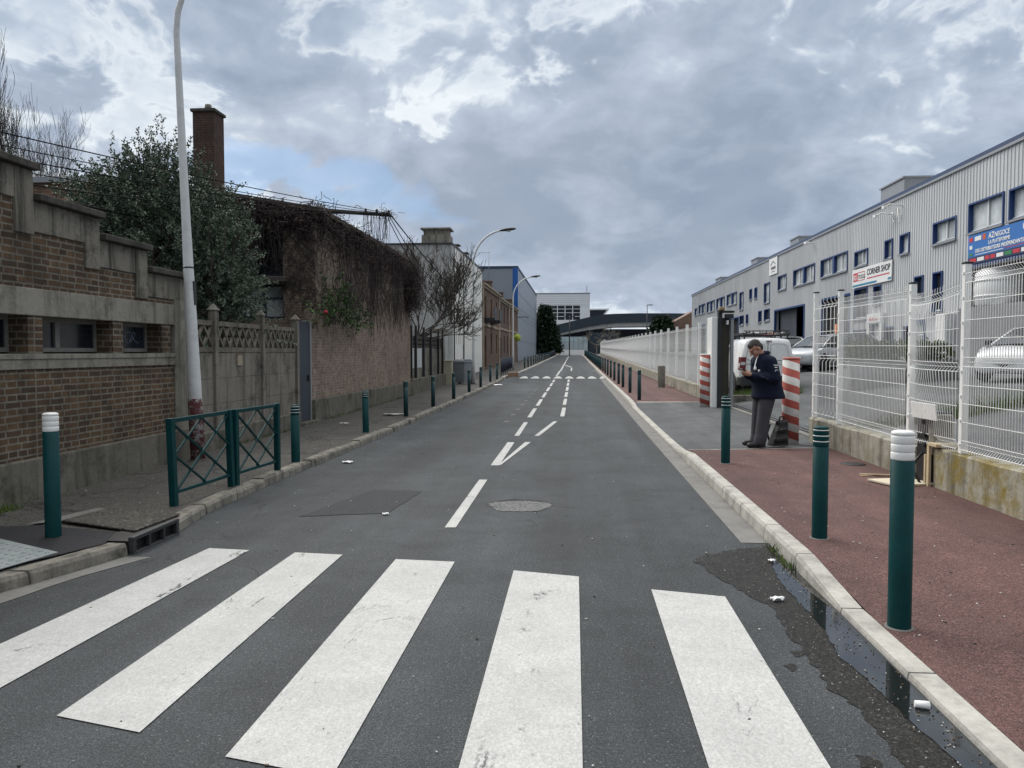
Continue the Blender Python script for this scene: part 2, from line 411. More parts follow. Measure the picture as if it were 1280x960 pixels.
n_a = noise(nt, P, 1.3, 7, .5, .3); n_b = noise(nt, P, 4.2, 7, .52, .7); n_c = noise(nt, scaled(nt, D, (11, 11, 20)), 1, 6, .5, .4)
def billow(vec, s, amp):
    b_ = math_(nt, 'ABSOLUTE', math_(nt, 'SUBTRACT', math_(nt, 'MULTIPLY', noise(nt, vec, s, 3, .5, .6), 2.), 1.))
    return math_(nt, 'MULTIPLY', math_(nt, 'SUBTRACT', b_, .18), amp)
f = math_(nt, 'ADD', math_(nt, 'MULTIPLY', math_(nt, 'SUBTRACT', n_a, .5), .9), math_(nt, 'MULTIPLY', math_(nt, 'SUBTRACT', n_b, .5), .85))
f = math_(nt, 'ADD', f, math_(nt, 'MULTIPLY', math_(nt, 'SUBTRACT', n_c, .5), .9))
f = math_(nt, 'ADD', f, billow(scaled(nt, D, (1, 1, 1.7)), 9., .16))
f = math_(nt, 'ADD', math_(nt, 'ADD', f, .43), math_(nt, 'MULTIPLY', acc, .8))
# darker heaped clouds standing in front of the bright veil
cum = None
for b_ in [(560, 240, 5.0, .75, 1.7), (690, 245, 6, .62, 1.7), (620, 185, 2.2, .5, 1.0), (665, 195, 1.8, .3, 1.2), (850, 150, 5.2, .8, 1.1), (820, 240, 6, .42, 1.8), (760, 300, 6, .45, 2.2), (980, 275, 5, .5, 1.7), (1060, 90, 8, .5, 1.5),
           (400, 205, 2.0, .45, 1.8), (210, 115, 7, .42, 1.8), (560, 275, 2.4, .35, 2), (900, 340, 4, .35, 2.2), (330, 90, 5, .3, 1.8), (1150, 250, 5, .3, 1.6)]:
    o_ = blob(b_[0], b_[1], b_[2], b_[3]*.8, b_[4]); cum = o_ if cum is None else math_(nt, 'ADD', cum, o_)
puff = math_(nt, 'ADD', billow(scaled(nt, D, (1, 1, 1.25)), 11., .8), billow(scaled(nt, D, (1, 1, 1.3)), 27., .35))
n_d = noise(nt, scaled(nt, D, (7, 7, 11)), 1, 6, .55, .5)
cum = math_(nt, 'ADD', cum, math_(nt, 'ADD', math_(nt, 'MULTIPLY', math_(nt, 'SUBTRACT', n_d, .5), 2.2), math_(nt, 'MULTIPLY', puff, -.5)))
veil = ramp(nt, f, [(.0, (.24, .30, .40)), (.25, (.315, .38, .485)), (.46, (.405, .475, .58)), (.62, (.52, .59, .67)), (.8, (.63, .69, .755)), (1.05, (.75, .80, .84))], 'LINEAR')
rim = ramp(nt, cum, [(.12, 0.), (.27, .55), (.38, 0.)])
veil = mixc(nt, rim, veil, (.74, .79, .83))
hv = math_(nt, 'SUBTRACT', math_(nt, 'MULTIPLY', cum, .55), math_(nt, 'MULTIPLY', math_(nt, 'SUBTRACT', n_b, .5), 1.1))
hv = math_(nt, 'SUBTRACT', hv, math_(nt, 'MULTIPLY', math_(nt, 'SUBTRACT', noise(nt, scaled(nt, D, (16, 16, 26)), 1, 5, .55, .6), .5), .75))
heap = ramp(nt, hv, [(-.1, (.52, .585, .66)), (.16, (.40, .465, .565)), (.38, (.325, .385, .49)), (.72, (.235, .29, .385))])
cloud = mixc(nt, ramp(nt, cum, [(.28, 0.), (.43, .85)]), veil, heap)
zen = N(nt, 'ShaderNodeMapRange'); nt.links.new(sx.outputs[2], zen.inputs[0]); zen.inputs[1].default_value = .45; zen.inputs[2].default_value = .75
cloud = mixc(nt, zen.outputs[0], cloud, (.60, .605, .60))
cloud10 = N(nt, 'ShaderNodeVectorMath', operation='SCALE'); nt.links.new(cloud, cloud10.inputs[0]); cloud10.inputs['Scale'].default_value = 10
# gaps of blue between the clouds
# overcast skies are brightest overhead
ovh = N(nt, 'ShaderNodeMapRange'); ovh.interpolation_type = 'SMOOTHSTEP'
nt.links.new(sx.outputs[2], ovh.inputs[0]); ovh.inputs[1].default_value = .46; ovh.inputs[2].default_value = .85; ovh.inputs[3].default_value = 9; ovh.inputs[4].default_value = 24
azf = N(nt, 'ShaderNodeMapRange'); azf.interpolation_type = 'SMOOTHSTEP'
nt.links.new(sx.outputs[1], azf.inputs[0]); azf.inputs[1].default_value = -.8; azf.inputs[2].default_value = .2; azf.inputs[3].default_value = .68; azf.inputs[4].default_value = 1.0
nt.links.new(math_(nt, 'MULTIPLY', ovh.outputs[0], azf.outputs[0]), cloud10.inputs['Scale'])
gap = None
for b_ in [(375, 212, 2.8, .75, 1.8), (345, 232, 2.2, .5, 1.6), (540, 268, 2.6, .65, 1.9), (275, 200, 2, .35, 1.5), (460, 225, 2.0, .3, 1.5)]:
    o_ = blob(*b_); gap = o_ if gap is None else math_(nt, 'ADD', gap, o_)
gap = math_(nt, 'MULTIPLY', gap, math_(nt, 'ADD', math_(nt, 'MULTIPLY', math_(nt, 'SUBTRACT', n_c, .5), -6.5), .85))
gapm = ramp(nt, gap, [(.5, 0.), (1.2, .5)])
skyb = N(nt, 'ShaderNodeVectorMath', operation='MULTIPLY'); nt.links.new(sky.outputs[0], skyb.inputs[0]); skyb.inputs[1].default_value = (.40, .55, .76)
col = mixc(nt, gapm, cloud10.outputs[0], skyb.outputs[0])
nt.links.new(col, bg.inputs[0]); nt.links.new(bg.outputs[0], out.inputs[0])
vs = S.view_settings; S.display_settings.display_device = 'sRGB'
vs.view_transform = 'Standard'; vs.look = 'None'; vs.gamma = 1; vs.exposure = .40; vs.use_curve_mapping = False
S.cycles.max_bounces = 6

# ------------------------------------------------------------------ ground sheets
def sheet(name, xl, xr, ys, zf, mat, nx=1, parent=None):
    mb = MB(); vs = []
    for y in ys:
        a = xl(y) if callable(xl) else xl; b = xr(y) if callable(xr) else xr
        for i in range(nx+1):
            x = lerp(a, b, i/nx); vs.append((x, y, zf(x, y)))
    fs = [(j*(nx+1)+i, j*(nx+1)+i+1, (j+1)*(nx+1)+i+1, (j+1)*(nx+1)+i) for j in range(len(ys)-1) for i in range(nx)]
    mb.add(vs, fs); return struct(mb.build(name, mat, recalc=False))
def frange(a, b, n): return [lerp(a, b, i/n) for i in range(n+1)]
YS = frange(-12, 30, 84) + frange(31, 170, 90)
GROUND = M_asphalt('far_ground', (.05, .052, .05), (.09, .09, .085), (.2, .2, .2), spk=.8, scale=30)
sheet('ground', -700, 900, frange(-60, 165, 30) + [260, 500, 1400], lambda x, y: gz(min(y, 165)) - .06, GROUND, 8)
sheet('road', lambda y: lk(y) - .08, lambda y: rk(y) + .05, YS, lambda x, y: gz(y), ASPH, 3)
def lp(x, y): return gz(y) + lerp(.115, .06, sstep(-4.2, -5.9, x)) if y > 6 else gz(y) + lerp(.10, .06, sstep(-4.2, -5.9, x))
sheet('pavement', -6.6, lambda y: lk(y) - .13, YS, lambda x, y: gz(y) + .095 + .01*math.sin(x*3+y) * .5, PAVE_L, 3).name = 'pavement'
YA = [y for y in YS if y < 13.2] + [13.3]
sheet('pavement', lambda y: rk(y) + .1525, 4.4, YA, pr, PAVE_R, 6)
YB = [24.25] + [y for y in YS if y > 24.3]
sheet('pavement', lambda y: rk(y) + .1525, lambda y: lerp(4.4, 5.0, max(0, (y-40)/110)), YB, pr, PAVE_R, 4)
sheet('entrance_apron', lambda y: rk(y) + .1525, 4.7, frange(13.3, 24.25, 20), lambda x, y: pr(x, y), ASPH_APR, 4)
sheet('yard', 4.42, 75, frange(-4, 165, 60), lambda x, y: gz(y) + yard(x), ASPH_APR, 30)
# pale strips where the entrance meets the red pavement
for ya, yb, xa in ((13.2, 13.3, 1.95), (24.22, 24.34, 1.95)):
    mb = MB(); xs = frange(xa, 4.2, 6)
    mb.add([(x, y, pr(x, y)+.005) for y in (ya, yb) for x in xs], [(i, i+1, 8+i, 7+i) for i in range(6)])
    struct(mb.build('edge_strip', KERB, recalc=False))
# gutters
sheet('gutter', lambda y: rk(y) - .24, rk, frange(7.0, 60, 70), lambda x, y: gz(y) + .004, GUTTER)
sheet('gutter', lambda y: lk(y) + .0, lambda y: lk(y) + .16 + .12*math.sin(y*1.7)**2, frange(-2, 6.1, 30), lambda x, y: gz(y) + .004, GUTTER)

# kerbs: stones with real joints
def kerb(name, edge, ys, hf, mat, wid, side, rough=0, gap=.008):
    mb = MB(); rnd = random.Random(3)
    for a, b in zip(ys, ys[1:]):
        n = 1 if b - a < 1.3 else 2
        dx = rnd.uniform(-rough, rough); dz = rnd.uniform(-rough, rough)
        prs = []
        for y in (a + gap, b - gap):
            x = edge(y) + dx; h = hf(y) + dz; g = gz(y)
            c = min(.03, h*.5)
            prs.append([(x, y, g-.1), (x+side*.012, y, g+h-c), (x+side*c, y, g+h), (x+side*wid, y, g+h), (x+side*wid, y, g-.1)])
        k = 5; vs = prs[0] + prs[1]
        mb.add(vs, [tuple(range(5)), tuple(range(9, 4, -1))] + [(i, k+i, k+(i+1) % 5, (i+1) % 5) for i in range(5)])
    return struct(mb.build(name, mat))
kerb('kerb', rk, frange(-3, 5.15, 8) + [6.2] + frange(7.2, 60.2, 53), rh, KERB, .15, 1)
kerb('kerb', rk, frange(60.2, 165, 50), rh, KERB, .15, 1)
lks = frange(-4, 6.15, 12) 
kerb('kerb', lambda y: lk(y), lks, lambda y: .105, KERB_OLD, .17, -1, .006)
kerb('kerb', lambda y: lk(y), frange(6.95, 44, 44), lambda y: .105, KERB_OLD, .17, -1, .012)
kerb('kerb', lambda y: lk(y), frange(44, 165, 60), lambda y: .12, KERB, .17, -1, .004)

# ------------------------------------------------------------------ road markings
def mark(name, quad, mat=PAINT, z=.006):
    mb = MB(); n = max(1, int((max(p[1] for p in quad)-min(p[1] for p in quad))/4))
    (a, b, c, d) = quad; vs = []
    for i in range(n+1):
        t = i/n
        for p, q in ((a, d), (b, c)):
            x = lerp(p[0], q[0], t); y = lerp(p[1], q[1], t); vs.append((x, y, gz(y)+z))
    mb.add(vs, [(2*i, 2*i+1, 2*i+3, 2*i+2) for i in range(n)])
    return struct(mb.build(name, mat, recalc=False))
for x0, x1, ya, yb in ((-3.45, -2.95, 3.05, 6.42), (-2.43, -1.95, 3.37, 6.34), (-1.47, -.97, 3.08, 6.2), (-.47, .04, 2.75, 5.95), (.56, 1.06, 2.45, 5.55)):
    tl = .5*.12 if x0 > -.6 else .02
    nx = (-.14 if x0 > -.6 else .0)
    # front and back edges follow a slight skew across the road
    mark('crosswalk_stripe', [(x0 + (.5 if x0 < -3 else 0)*.0, ya, 0), (x1, ya - .12, 0), (x1 + (.15 if x0 < -3 else 0), yb - .04 + nx*.6, 0), (x0 + (.27 if x0 < -3 else 0.05 if x0 < -2 else 0), yb, 0)], PAINT_WORN if x0 < -1.6 else PAINT)
mark('lane_dash', [(-1.26, 7.37), (-1.15, 7.38), (-1.16, 10.2), (-1.27, 10.2)])
mark('lane_dash', [(-1.26, 11.51), (-1.13, 11.51), (-1.13, 14.5), (-1.26, 14.5)])
mark('lane_dash', [(-1.14, 11.62), (-1.11, 11.52), (-.82, 14.55), (-.93, 14.54)], z=.0075)
mark('lane_dash', [(-.81, 15.66), (-.71, 15.67), (-.41, 18.89), (-.51, 18.88)])
mark('lane_dash', [(-1.22, 15.63), (-1.12, 15.63), (-1.12, 18.6), (-1.22, 18.6)])
for i in range(7):
    y = 19.95 + 4.05*i
    if i < 6: mark('lane_dash', [(-1.22+.01*i, y), (-1.11+.01*i, y), (-1.11+.01*i, y+3.05), (-1.22+.01*i, y+3.05)])
    y = 20.3 + 4.05*i
    if i < 6: mark('lane_dash', [(-.37, y), (-.26, y), (-.25, y+3.0), (-.36, y+3.0)])
mark('lane_line', [(-1.11, 47.2), (-.98, 47.2), (-.98, 138), (-1.11, 138)])
mark('lane_line', [(-.31, 51), (-.2, 51), (-.17, 67), (-.28, 67)])
mark('lane_dash', [(-.9, 77), (-.9, 75), (-.28, 68.4), (-.2, 69.5)])
for y in [18.5, 20.5, 22.3, 24.3, 26.1, 28.2, 30.1, 31.9, 33.6, 35.6, 39.4, 43.4]:
    mark('faded_dash', [(-1.72, y), (-1.6, y), (-1.6, y+.5), (-1.72, y+.5)], PAINT_FADED)
# raised table with white teeth
HUMP = [(44.2, 0), (45.7, .09), (56, .09), (57.5, 0)]
def hz(y): return poly_at(HUMP, y)
mbh = MB(); ys = [44.2, 44.7, 45.2, 45.7, 50, 56, 57.5]
mbh.add([(x, y, gz(y)+.003+hz(y)) for y in ys for x in (-3.85, 1.55)], [(2*i, 2*i+1, 2*i+3, 2*i+2) for i in range(6)])
struct(mbh.build('speed_table', ASPH, recalc=False))
for i in range(8):
    x = -3.2 + .66*i
    mb = MB(); n = 10; vs = []
    for k in range(n+1):
        u = k/n; yy = 44.4 + 1.3*(1 - abs(2*u-1)**2.2)
        vs.append((x + .53*u, yy, gz(yy)+hz(yy)+.012))
    vs.append((x+.265, 44.4, gz(44.4)+hz(44.4)+.012))
    mb.add(vs, [(k, k+1, n+1) for k in range(n)])
    struct(mb.build('speed_table_tooth', PAINT, recalc=False))
# centre line dashes run over the table
mark('lane_dash', [(-1.12, 45.9), (-1.02, 45.9), (-1.02, 48), (-1.12, 48)], z=.1)
mark('lane_line', [(-1.11, 48), (-.98, 48), (-.98, 56), (-1.11, 56)], z=.1)
# repairs
def blobsheet(name, pts, mat, z, jitter=0, seed=1, sub=6):
    rnd = random.Random(seed); P2 = []
    for i, p in enumerate(pts):
        q = pts[(i+1) % len(pts)]
        for k in range(sub):
            t = k/sub; P2.append((lerp(p[0], q[0], t)+rnd.uniform(-jitter, jitter), lerp(p[1], q[1], t)+rnd.uniform(-jitter, jitter)))
    mb = MB(); n = len(P2)
    bm = bmesh.new(); vs_ = [bm.verts.new((x, y, gz(y)+z)) for x, y in P2]; fc = bm.faces.new(vs_)
    fc.normal_update()
    if fc.normal.z < 0: fc.normal_flip()
    bmesh.ops.triangulate(bm, faces=[fc], ngon_method='EAR_CLIP'); me = bpy.data.meshes.new(name); bm.to_mesh(me); bm.free(); me.materials.append(mat)
    o = bpy.data.objects.new(name, me); COL.objects.link(o); return struct(o)
blobsheet('road_repair', [(-2.86, 7.75), (-1.98, 8.0), (-1.87, 9.3), (-2.5, 9.35)], ASPH_PATCH, .005, .012)
WORNP = M_asphalt('worn_patch', (.075, .077, .078), (.125, .126, .125), (.26, .25, .24), spk=.62, scale=60)
blobsheet('worn_patch', [(-.6+(.34+.05*math.sin(3*a))*math.cos(a), 8.47+(.34+.06*math.cos(2*a))*math.sin(a)) for a in [2*PI*k/26 for k in range(26)]], WORNP, .0045, .018, 4, 3)
cpts = [(-.6+.40*math.cos(a), 8.47+.40*math.sin(a)) for a in [.1+2.95*k/14 for k in range(15)]]
rnd = random.Random(3); up_ = [(x+rnd.uniform(-.02, .02), y+rnd.uniform(-.02, .02)) for x, y in cpts]
blobsheet('road_crack', up_ + [(x, y-.014-.022*rnd.random()*math.sin(PI*i/14)) for i, (x, y) in list(enumerate(up_))[::-1]], ASPH_BLACK, .0055, 0, 1, 1)
for x, y, a, L in ((-1.0, 8.42, .15, .22), (-.2, 8.5, -.2, .25), (-.45, 8.2, .6, .18)):
    pts = [(x+L*t*math.cos(a)+.012*math.sin(9*t), y+L*t*math.sin(a)+.015*math.sin(13*t)) for t in (0, .25, .5, .75, 1)]
    blobsheet('road_crack', pts + [(p, q-.008) for p, q in pts[::-1]], ASPH_BLACK, .0057, 0, 1, 1)
# damp ground and standing water by the right kerb
def ragged(pts, sub, amp, seed):
    rnd = random.Random(seed); ph = [rnd.uniform(0, 9) for _ in range(8)]; out_ = []
    for p, q in zip(pts, pts[1:]):
        L = math.hypot(q[0]-p[0], q[1]-p[1]); nx, ny = -(q[1]-p[1])/L, (q[0]-p[0])/L
        for k in range(sub):
            t = k/sub; x, y = lerp(p[0], q[0], t), lerp(p[1], q[1], t); s_ = x*1.3 + y
            d = amp*(math.sin(s_*3.1+ph[0])*.5 + math.sin(s_*8.7+ph[1])*.42 + math.sin(s_*19+ph[2])*.32 + math.sin(s_*43+ph[3])*.25 + rnd.uniform(-.3, .3))
            out_.append((x+nx*d, y+ny*d))
    return out_ + [pts[-1]]
blobsheet('damp_patch', ragged([(1.735, 1.9), (1.36, 2.2), (1.40, 3.0), (1.36, 3.8), (1.3, 4.5), (1.3, 5.2), (1.12, 5.9), (.98, 6.35), (1.3, 6.72), (1.5, 6.8), (1.735, 6.95)], 26, .035, 7), ASPH_WET, .004, 0, 7, 1)
rnd = random.Random(11)
for k in range(5):
    y = rnd.uniform(2.6, 6.2); x = 1.33 - abs(rnd.gauss(0, .07)) - (.12 if y > 5.6 else 0); r_ = rnd.uniform(.015, .05)
    blobsheet('damp_patch', [(x+r_*(1+.35*math.sin(a*3+k))*math.cos(a), y+r_*1.6*(1+.3*math.sin(a*2+k))*math.sin(a)) for a in [2*PI*j/16 for j in range(16)]], ASPH_WET, .0022 + .0001*k, .004, k, 1)
m, nt2, b2, v2 = new_mat('puddle_water')
b2.inputs['Base Color'].default_value = (.012, .013, .013, 1); b2.inputs['Roughness'].default_value = .03; b2.inputs['IOR'].default_value = 1.5
b2.inputs['Specular IOR Level'].default_value = .8
bump(nt2, b2, noise(nt2, wpos(nt2), 60, 3), .012, .004)
WATER = m
blobsheet('puddle', ragged([(1.735, 2.2), (1.56, 2.6), (1.60, 3.2), (1.56, 3.8), (1.50, 4.4), (1.545, 5.0), (1.53, 5.6), (1.58, 6.2), (1.66, 6.5), (1.735, 6.35)], 22, .012, 8), WATER, .0085, 0, 9, 1)
# grit and leaf crumbs lying round the water
rnd = random.Random(5); mb = MB()
for i in range(600):
    y = rnd.uniform(2.6, 6.9); x = 1.73 - abs(rnd.gauss(0, .22)); s = rnd.uniform(.0015, .0045)
    if x < .9: continue
    a = rnd.uniform(0, PI); q = Matrix.Rotation(a, 3, 'Z')
    mb.obox((x, y, gz(y)+.011), s*2, s, .004, q, rnd.choice((0, 0, 1, 2)))
g = mb.build('grit', [M_plain('brown_crumbs', (.12, .08, .045), .9, .3, 20), M_plain('pale_grit', (.5, .49, .46), .9, .2, 20), M_plain('dark_grit', (.03, .03, .03), .9, .2, 20)])
tag(g, kind='stuff')
rnd = random.Random(15); mb = MB()
for i in range(700):
    if rnd.random() < .5:
        y = rnd.uniform(6.9, 34); x = lk(y) - .1 - abs(rnd.gauss(0, 1.0))
        if x < -5.9: continue
        z = gz(y) + .105
    elif rnd.random() < .5:
        y = rnd.uniform(2, 16); x = rnd.uniform(-3.6, 1.6); z = gz(y)+.006
    else:
        y = rnd.uniform(2.5, 13); x = rnd.uniform(1.95, 4.2); z = pr(x, y)+.003
    s = rnd.uniform(.002, .007)
    mb.obox((x, y, z), s*2.4, s*1.4, .005, Matrix.Rotation(rnd.uniform(0, PI), 3, 'Z'), rnd.choice((0, 1, 1, 2)))
tag(mb.build('grit', g.data.materials[:]), kind='stuff')
# ------------------------------------------------------------------ bollards
def bollard(white, h, low=False):
    r = .064
    root = thing('bollard', 'x', 'bollard')
    t = h - .165
    mb = MB(); mb.lathe([(r*.98, -.05), (r, 0), (r, t), (r*.9, t+.004)], 28)
    mb.build('post', TEAL, root)
    p = [(r*.9, t)]
    for k in range(3):
        z = t + .006 + k*.045
        p += [(r*.985, z), (r*1.0, z+.002), (r*1.0, z+.034), (r*.985, z+.037), (r*.93, z+.0375), (r*.93, z+.044)]
    p += [(r*.97, t+.142), (r*1.0, t+.147), (r*.98, t+.156), (r*.75, t+.163), (r*.3, t+.166)]
    mb = MB(); mb.lathe(p, 28); mb.build('cap', WHITE if white else TEAL, root)
    if not white:
        for k in range(3):
            z = t + .048 + k*.045 - .0035
            mb = MB(); mb.lathe([(r*.99, z-.0035), (r*1.003, z-.0025), (r*1.003, z+.0025), (r*.99, z+.0035)], 28)
            mb.build('band', WHITE_GAL, root)
    mb = MB(); rr = random.Random(2); n = 20
    mb.lathe([(r*1.3, -.02), (r*1.26, .003), (r*1.05, .005)], 20); mb.build('footing', GUTTER, root)
    return root
BW = bollard(True, 1.10); BW.location = (-4.53, 6.3, .095)
tag(BW, 'teal bollard with a white ringed cap standing on fresh black asphalt', 'bollard', 'white capped bollards at the crossing')
b = copy_tree(BW); b.location = (1.99, 4.82, pr(1.99, 4.82)); b.scale = (1.05, 1.05, 1.10)
tag(b, 'tall teal bollard with a white ringed cap on the red pavement', 'bollard', 'white capped bollards at the crossing')
BT = bollard(False, .90)
near_r = [(2.1, 6.72, 'teal bollard on red pavement behind the white capped bollard'), (2.16, 11.15, 'teal bollard on red pavement just before the asphalt entrance')]
for i, (x, y, l) in enumerate(near_r):
    o = BT if i == 0 else copy_tree(BT); o.location = (x, y, pr(x, y)); o.scale = (1, 1, 1.07)
    tag(o, l, 'bollard', 'teal bollards along the right kerb')
ORD = ['first', 'second', 'third', 'fourth', 'fifth', 'sixth', 'seventh', 'eighth', 'ninth', 'tenth', 'eleventh', 'twelfth']
# the far ones carry no white rings
BD = thing('bollard', 'x', 'bollard')
mb = MB(); mb.lathe([(.06, -.05), (.06, .72), (.054, .724)], 16); mb.build('post', TEAL_DK, BD)
mb = MB(); mb.lathe([(.054, .72), (.061, .73), (.061, .76), (.055, .765), (.061, .77), (.061, .80), (.055, .805), (.061, .81), (.061, .85), (.04, .868), (.01, .872)], 16); mb.build('cap', TEAL_DK, BD)
first = True
ys_r = [25.1, 29.05, 33.0, 36.0, 39.6, 43.2, 46.8, 50.3, 53.8, 57.4]
for i, y in enumerate(ys_r):
    o = BD if first else copy_tree(BD); first = False
    x = 2.1 - .004*(y-25); o.location = (x, y, pr(x, y)); o.scale = (1, 1, 1.12)
    tag(o, '%s dark teal bollard past the entrance on the right kerb' % ORD[i] if i < 6 else 'small dark bollard far along the right kerb beyond the sixth', 'bollard', 'teal bollards along the right kerb')
y = 60.
while y < 150:
    o = copy_tree(BD); o.location = (1.98, y, pr(1.98, y)); o.scale = (1, 1, 1.12)
    tag(o, 'small dark bollard far along the right kerb beyond the sixth', 'bollard', 'teal bollards along the right kerb'); y += 2.6 if y < 100 else 4
LB = [(-4.1, 11.0), (-4.2, 15.2), (-4.22, 19.0), (-4.14, 22.3), (-4.05, 25.6), (-4.02, 29.2), (-4.08, 33.3), (-4.22, 38.5), (-4.2, 41.6)]
for i, (x, y) in enumerate(LB):
    o = copy_tree(BT if i < 2 else BD); z = gz(y) + .09; o.location = (x, y, z)
    o.scale = (1, 1, .95 if i < 2 else 1.03)
    tag(o, '%s bollard beyond the crossed barriers on the left kerb' % ORD[i], 'bollard', 'teal bollards along the left kerb')
    o.rotation_euler = (random.uniform(-.015, .015), random.uniform(-.015, .015), 0)
y = 62
while y < 128:
    o = copy_tree(BD); o.location = (lk(y)-.35, y, gz(y)+.1); o.scale = (1, 1, 1.05)
    tag(o, 'small dark bollard on the left kerb beyond the raised table', 'bollard', 'dark bollards on the far left kerb'); y += 4.2
# navy hooped rails beside the raised table
def rail(name, x0, y0, x1, y1, z, h, mat, nb, label, cat, group):
    root = thing(name, label, cat, (x0, y0, z), math.atan2(y1-y0, x1-x0), group); L = math.hypot(x1-x0, y1-y0)
    mb = MB(); mb.tube([(0, 0, -.03), (0, 0, h-.15), (.05, 0, h-.04), (.15, 0, h), (L-.15, 0, h), (L-.05, 0, h-.04), (L, 0, h-.15), (L, 0, -.03)], .024, 8); mb.build('rail_frame', mat, root)
    mb = MB(); mb.tube([(0, 0, .15), (L, 0, .15)], .018, 6)
    for k in range(1, nb): mb.tube([(L*k/nb, 0, .15), (L*k/nb, 0, h-.01)], .014, 6)
    mb.build('rail_bars', mat, root); return root
for i in range(6):
    y0 = 46.6 + i*2.15
    rail('hooped_railing', -4.45-.06*i, y0, -4.5-.06*i, y0+2.0, gz(y0)+.1, 1.0, NAVY, 14, ['nearest', 'second', 'third', 'fourth', 'fifth', 'sixth'][i] + ' navy hooped railing on the left pavement by the raised table', 'railing', 'hooped railings by the raised table')
for i in range(12):
    y0 = 128 + i*2.2
    rail('hooped_railing', lk(y0)-.35, y0, lk(y0)-.35, y0+2.0, gz(y0)+.1, .95, NAVY, 8, 'tiny dark railing at the far left end of the street', 'railing', 'railings at the far end of the street')
for i in range(9):
    y0 = 96 + i*6
    pass

# ------------------------------------------------------------------ crossed barriers
def barrier(p0, p1, h, label):
    x0, y0, z0 = p0; x1, y1, z1 = p1
    root = thing('street_barrier', label, 'barrier', (x0, y0, z0), math.atan2(y1-y0, x1-x0), 'crossed barriers on the left kerb')
    L = math.hypot(x1-x0, y1-y0); dz = z1-z0
    for a, zz in ((0, 0), (L, dz)):
        mb = MB(); mb.box(a-.035, a+.035, -.035, .035, zz-.05, zz+h+.005); mb.build('post', TEAL, root, .006)
    mb = MB()
    mb.hexa([(.036, -.02, h-.045), (L-.036, -.02, h-.045+dz), (L-.036, .02, h-.045+dz), (.036, .02, h-.045), (.036, -.02, h), (L-.036, -.02, h+dz), (L-.036, .02, h+dz), (.036, .02, h)])
    mb.build('top_rail', TEAL, root, .004)
    mb = MB()
    mb.hexa([(.036, -.018, .12), (L-.036, -.018, .12+dz), (L-.036, .018, .12+dz), (.036, .018, .12), (.036, -.018, .155), (L-.036, -.018, .155+dz), (L-.036, .018, .155+dz), (.036, .018, .155)])
    mb.build('bottom_rail', TEAL, root, .004)
    lo, hi = .16, h-.05; m = (lo+hi)/2
    # two diagonals and a diamond, like a saltire with doubled arms
    segs = [((.05, lo+.0), (L-.05, hi+dz)), ((.05, hi), (L-.05, lo+dz))]
    for k, (a, c) in enumerate(segs):
        mb = MB(); off = .011 if k else -.011
        mb.bar((a[0], off, a[1]), (c[0], off, c[1]), .024, .018); mb.build('cross_bar', TEAL, root)
    q = [((.05, m), (L/2, hi+dz/2)), ((L/2, lo+dz/2), (L-.05, m+dz)), ((.05, m), (L/2, lo+dz/2)), ((L/2, hi+dz/2), (L-.05, m+dz))]
    for k, (a, c) in enumerate(q):
        mb = MB(); off = .013 if k < 2 else -.013
        mb.bar((a[0], off, a[1]), (c[0], off, c[1]), .022, .016); mb.build('cross_bar', TEAL, root)
    return root
r = barrier((-4.20, 7.72, .10), (-4.13, 8.93, .10), .92, 'nearer teal crossed street barrier, its first post leaning'); r.rotation_euler.x = -.03
r = barrier((-4.12, 9.03, .10), (-4.03, 10.12, .10), .92, 'farther teal crossed street barrier beside the plain bollard')

# ------------------------------------------------------------------ storm inlet, cover slab, tactile plate, asphalt square
inl = thing('storm_inlet', 'dark iron kerb inlet with three openings below a rough slab', 'storm drain', (-3.74, 6.55, 0))
IRON = M_plain('inlet_iron', (.032, .033, .036), .6, .3, 7, dirt=.3)
mb = MB(); 
for z0, z1 in ((-.06, .015), (.115, .15)): mb.box(-.03, .02, -.38, .38, z0, z1)
for y0, y1 in ((-.38, -.33), (-.13, -.105), (.105, .13), (.33, .38)): mb.box(-.028, .018, y0, y1, .015, .115)
mb.build('grille', IRON, inl, .006)
mb = MB(); mb.box(-.32, -.031, -.36, .36, -.06, .112); mb.build('chamber', BLACK, inl)
SLAB = M_asphalt('rough_slab', (.035, .032, .028), (.075, .068, .058), (.15, .135, .11), spk=.64, scale=38)
mb = MB(); mb.hexa([(-1.1, .3, .1125), (-.16, -.06, .1125), (-.12, .66, .1125), (-1.0, .9, .1125), (-1.1, .3, .13), (-.16, -.06, .134), (-.12, .66, .134), (-1.0, .9, .13)]); mb.build('slab', SLAB, inl, .01)
mb = MB(); mb.add([(-5.85, 5.0, .1125), (-4.45, 5.0, .1125), (-4.08, 5.7, .1125), (-3.93, 6.1, .1125), (-4.08, 6.5, .1125), (-4.95, 6.7, .1125), (-5.6, 6.55, .1125)], [(0, 1, 2, 3, 4, 5, 6)])
struct(mb.build('asphalt_patch', ASPH_BLACK))
TACT = M_plain('tactile_plate_grey', (.27, .30, .30), .6, .12, 5, dirt=.25)
mb = MB(); q4 = [(-4.12, 5.78), (-5.5, 6.44), (-5.75, 4.7), (-4.36, 4.7)]; mb.hexa([(x, y, .1126) for x, y in q4] + [(x, y, .1185) for x, y in q4])
for i in range(16):
    for j in range(13):
        u_, w_ = (i+.7)/16.4, (j+.7)/13.4; mb.lathe([(.02, 0), (.016, .005), (.006, .006)], 6, (lerp(lerp(q4[0][0], q4[1][0], u_), lerp(q4[3][0], q4[2][0], u_), w_), lerp(lerp(q4[0][1], q4[1][1], u_), lerp(q4[3][1], q4[2][1], u_), w_), .1185))
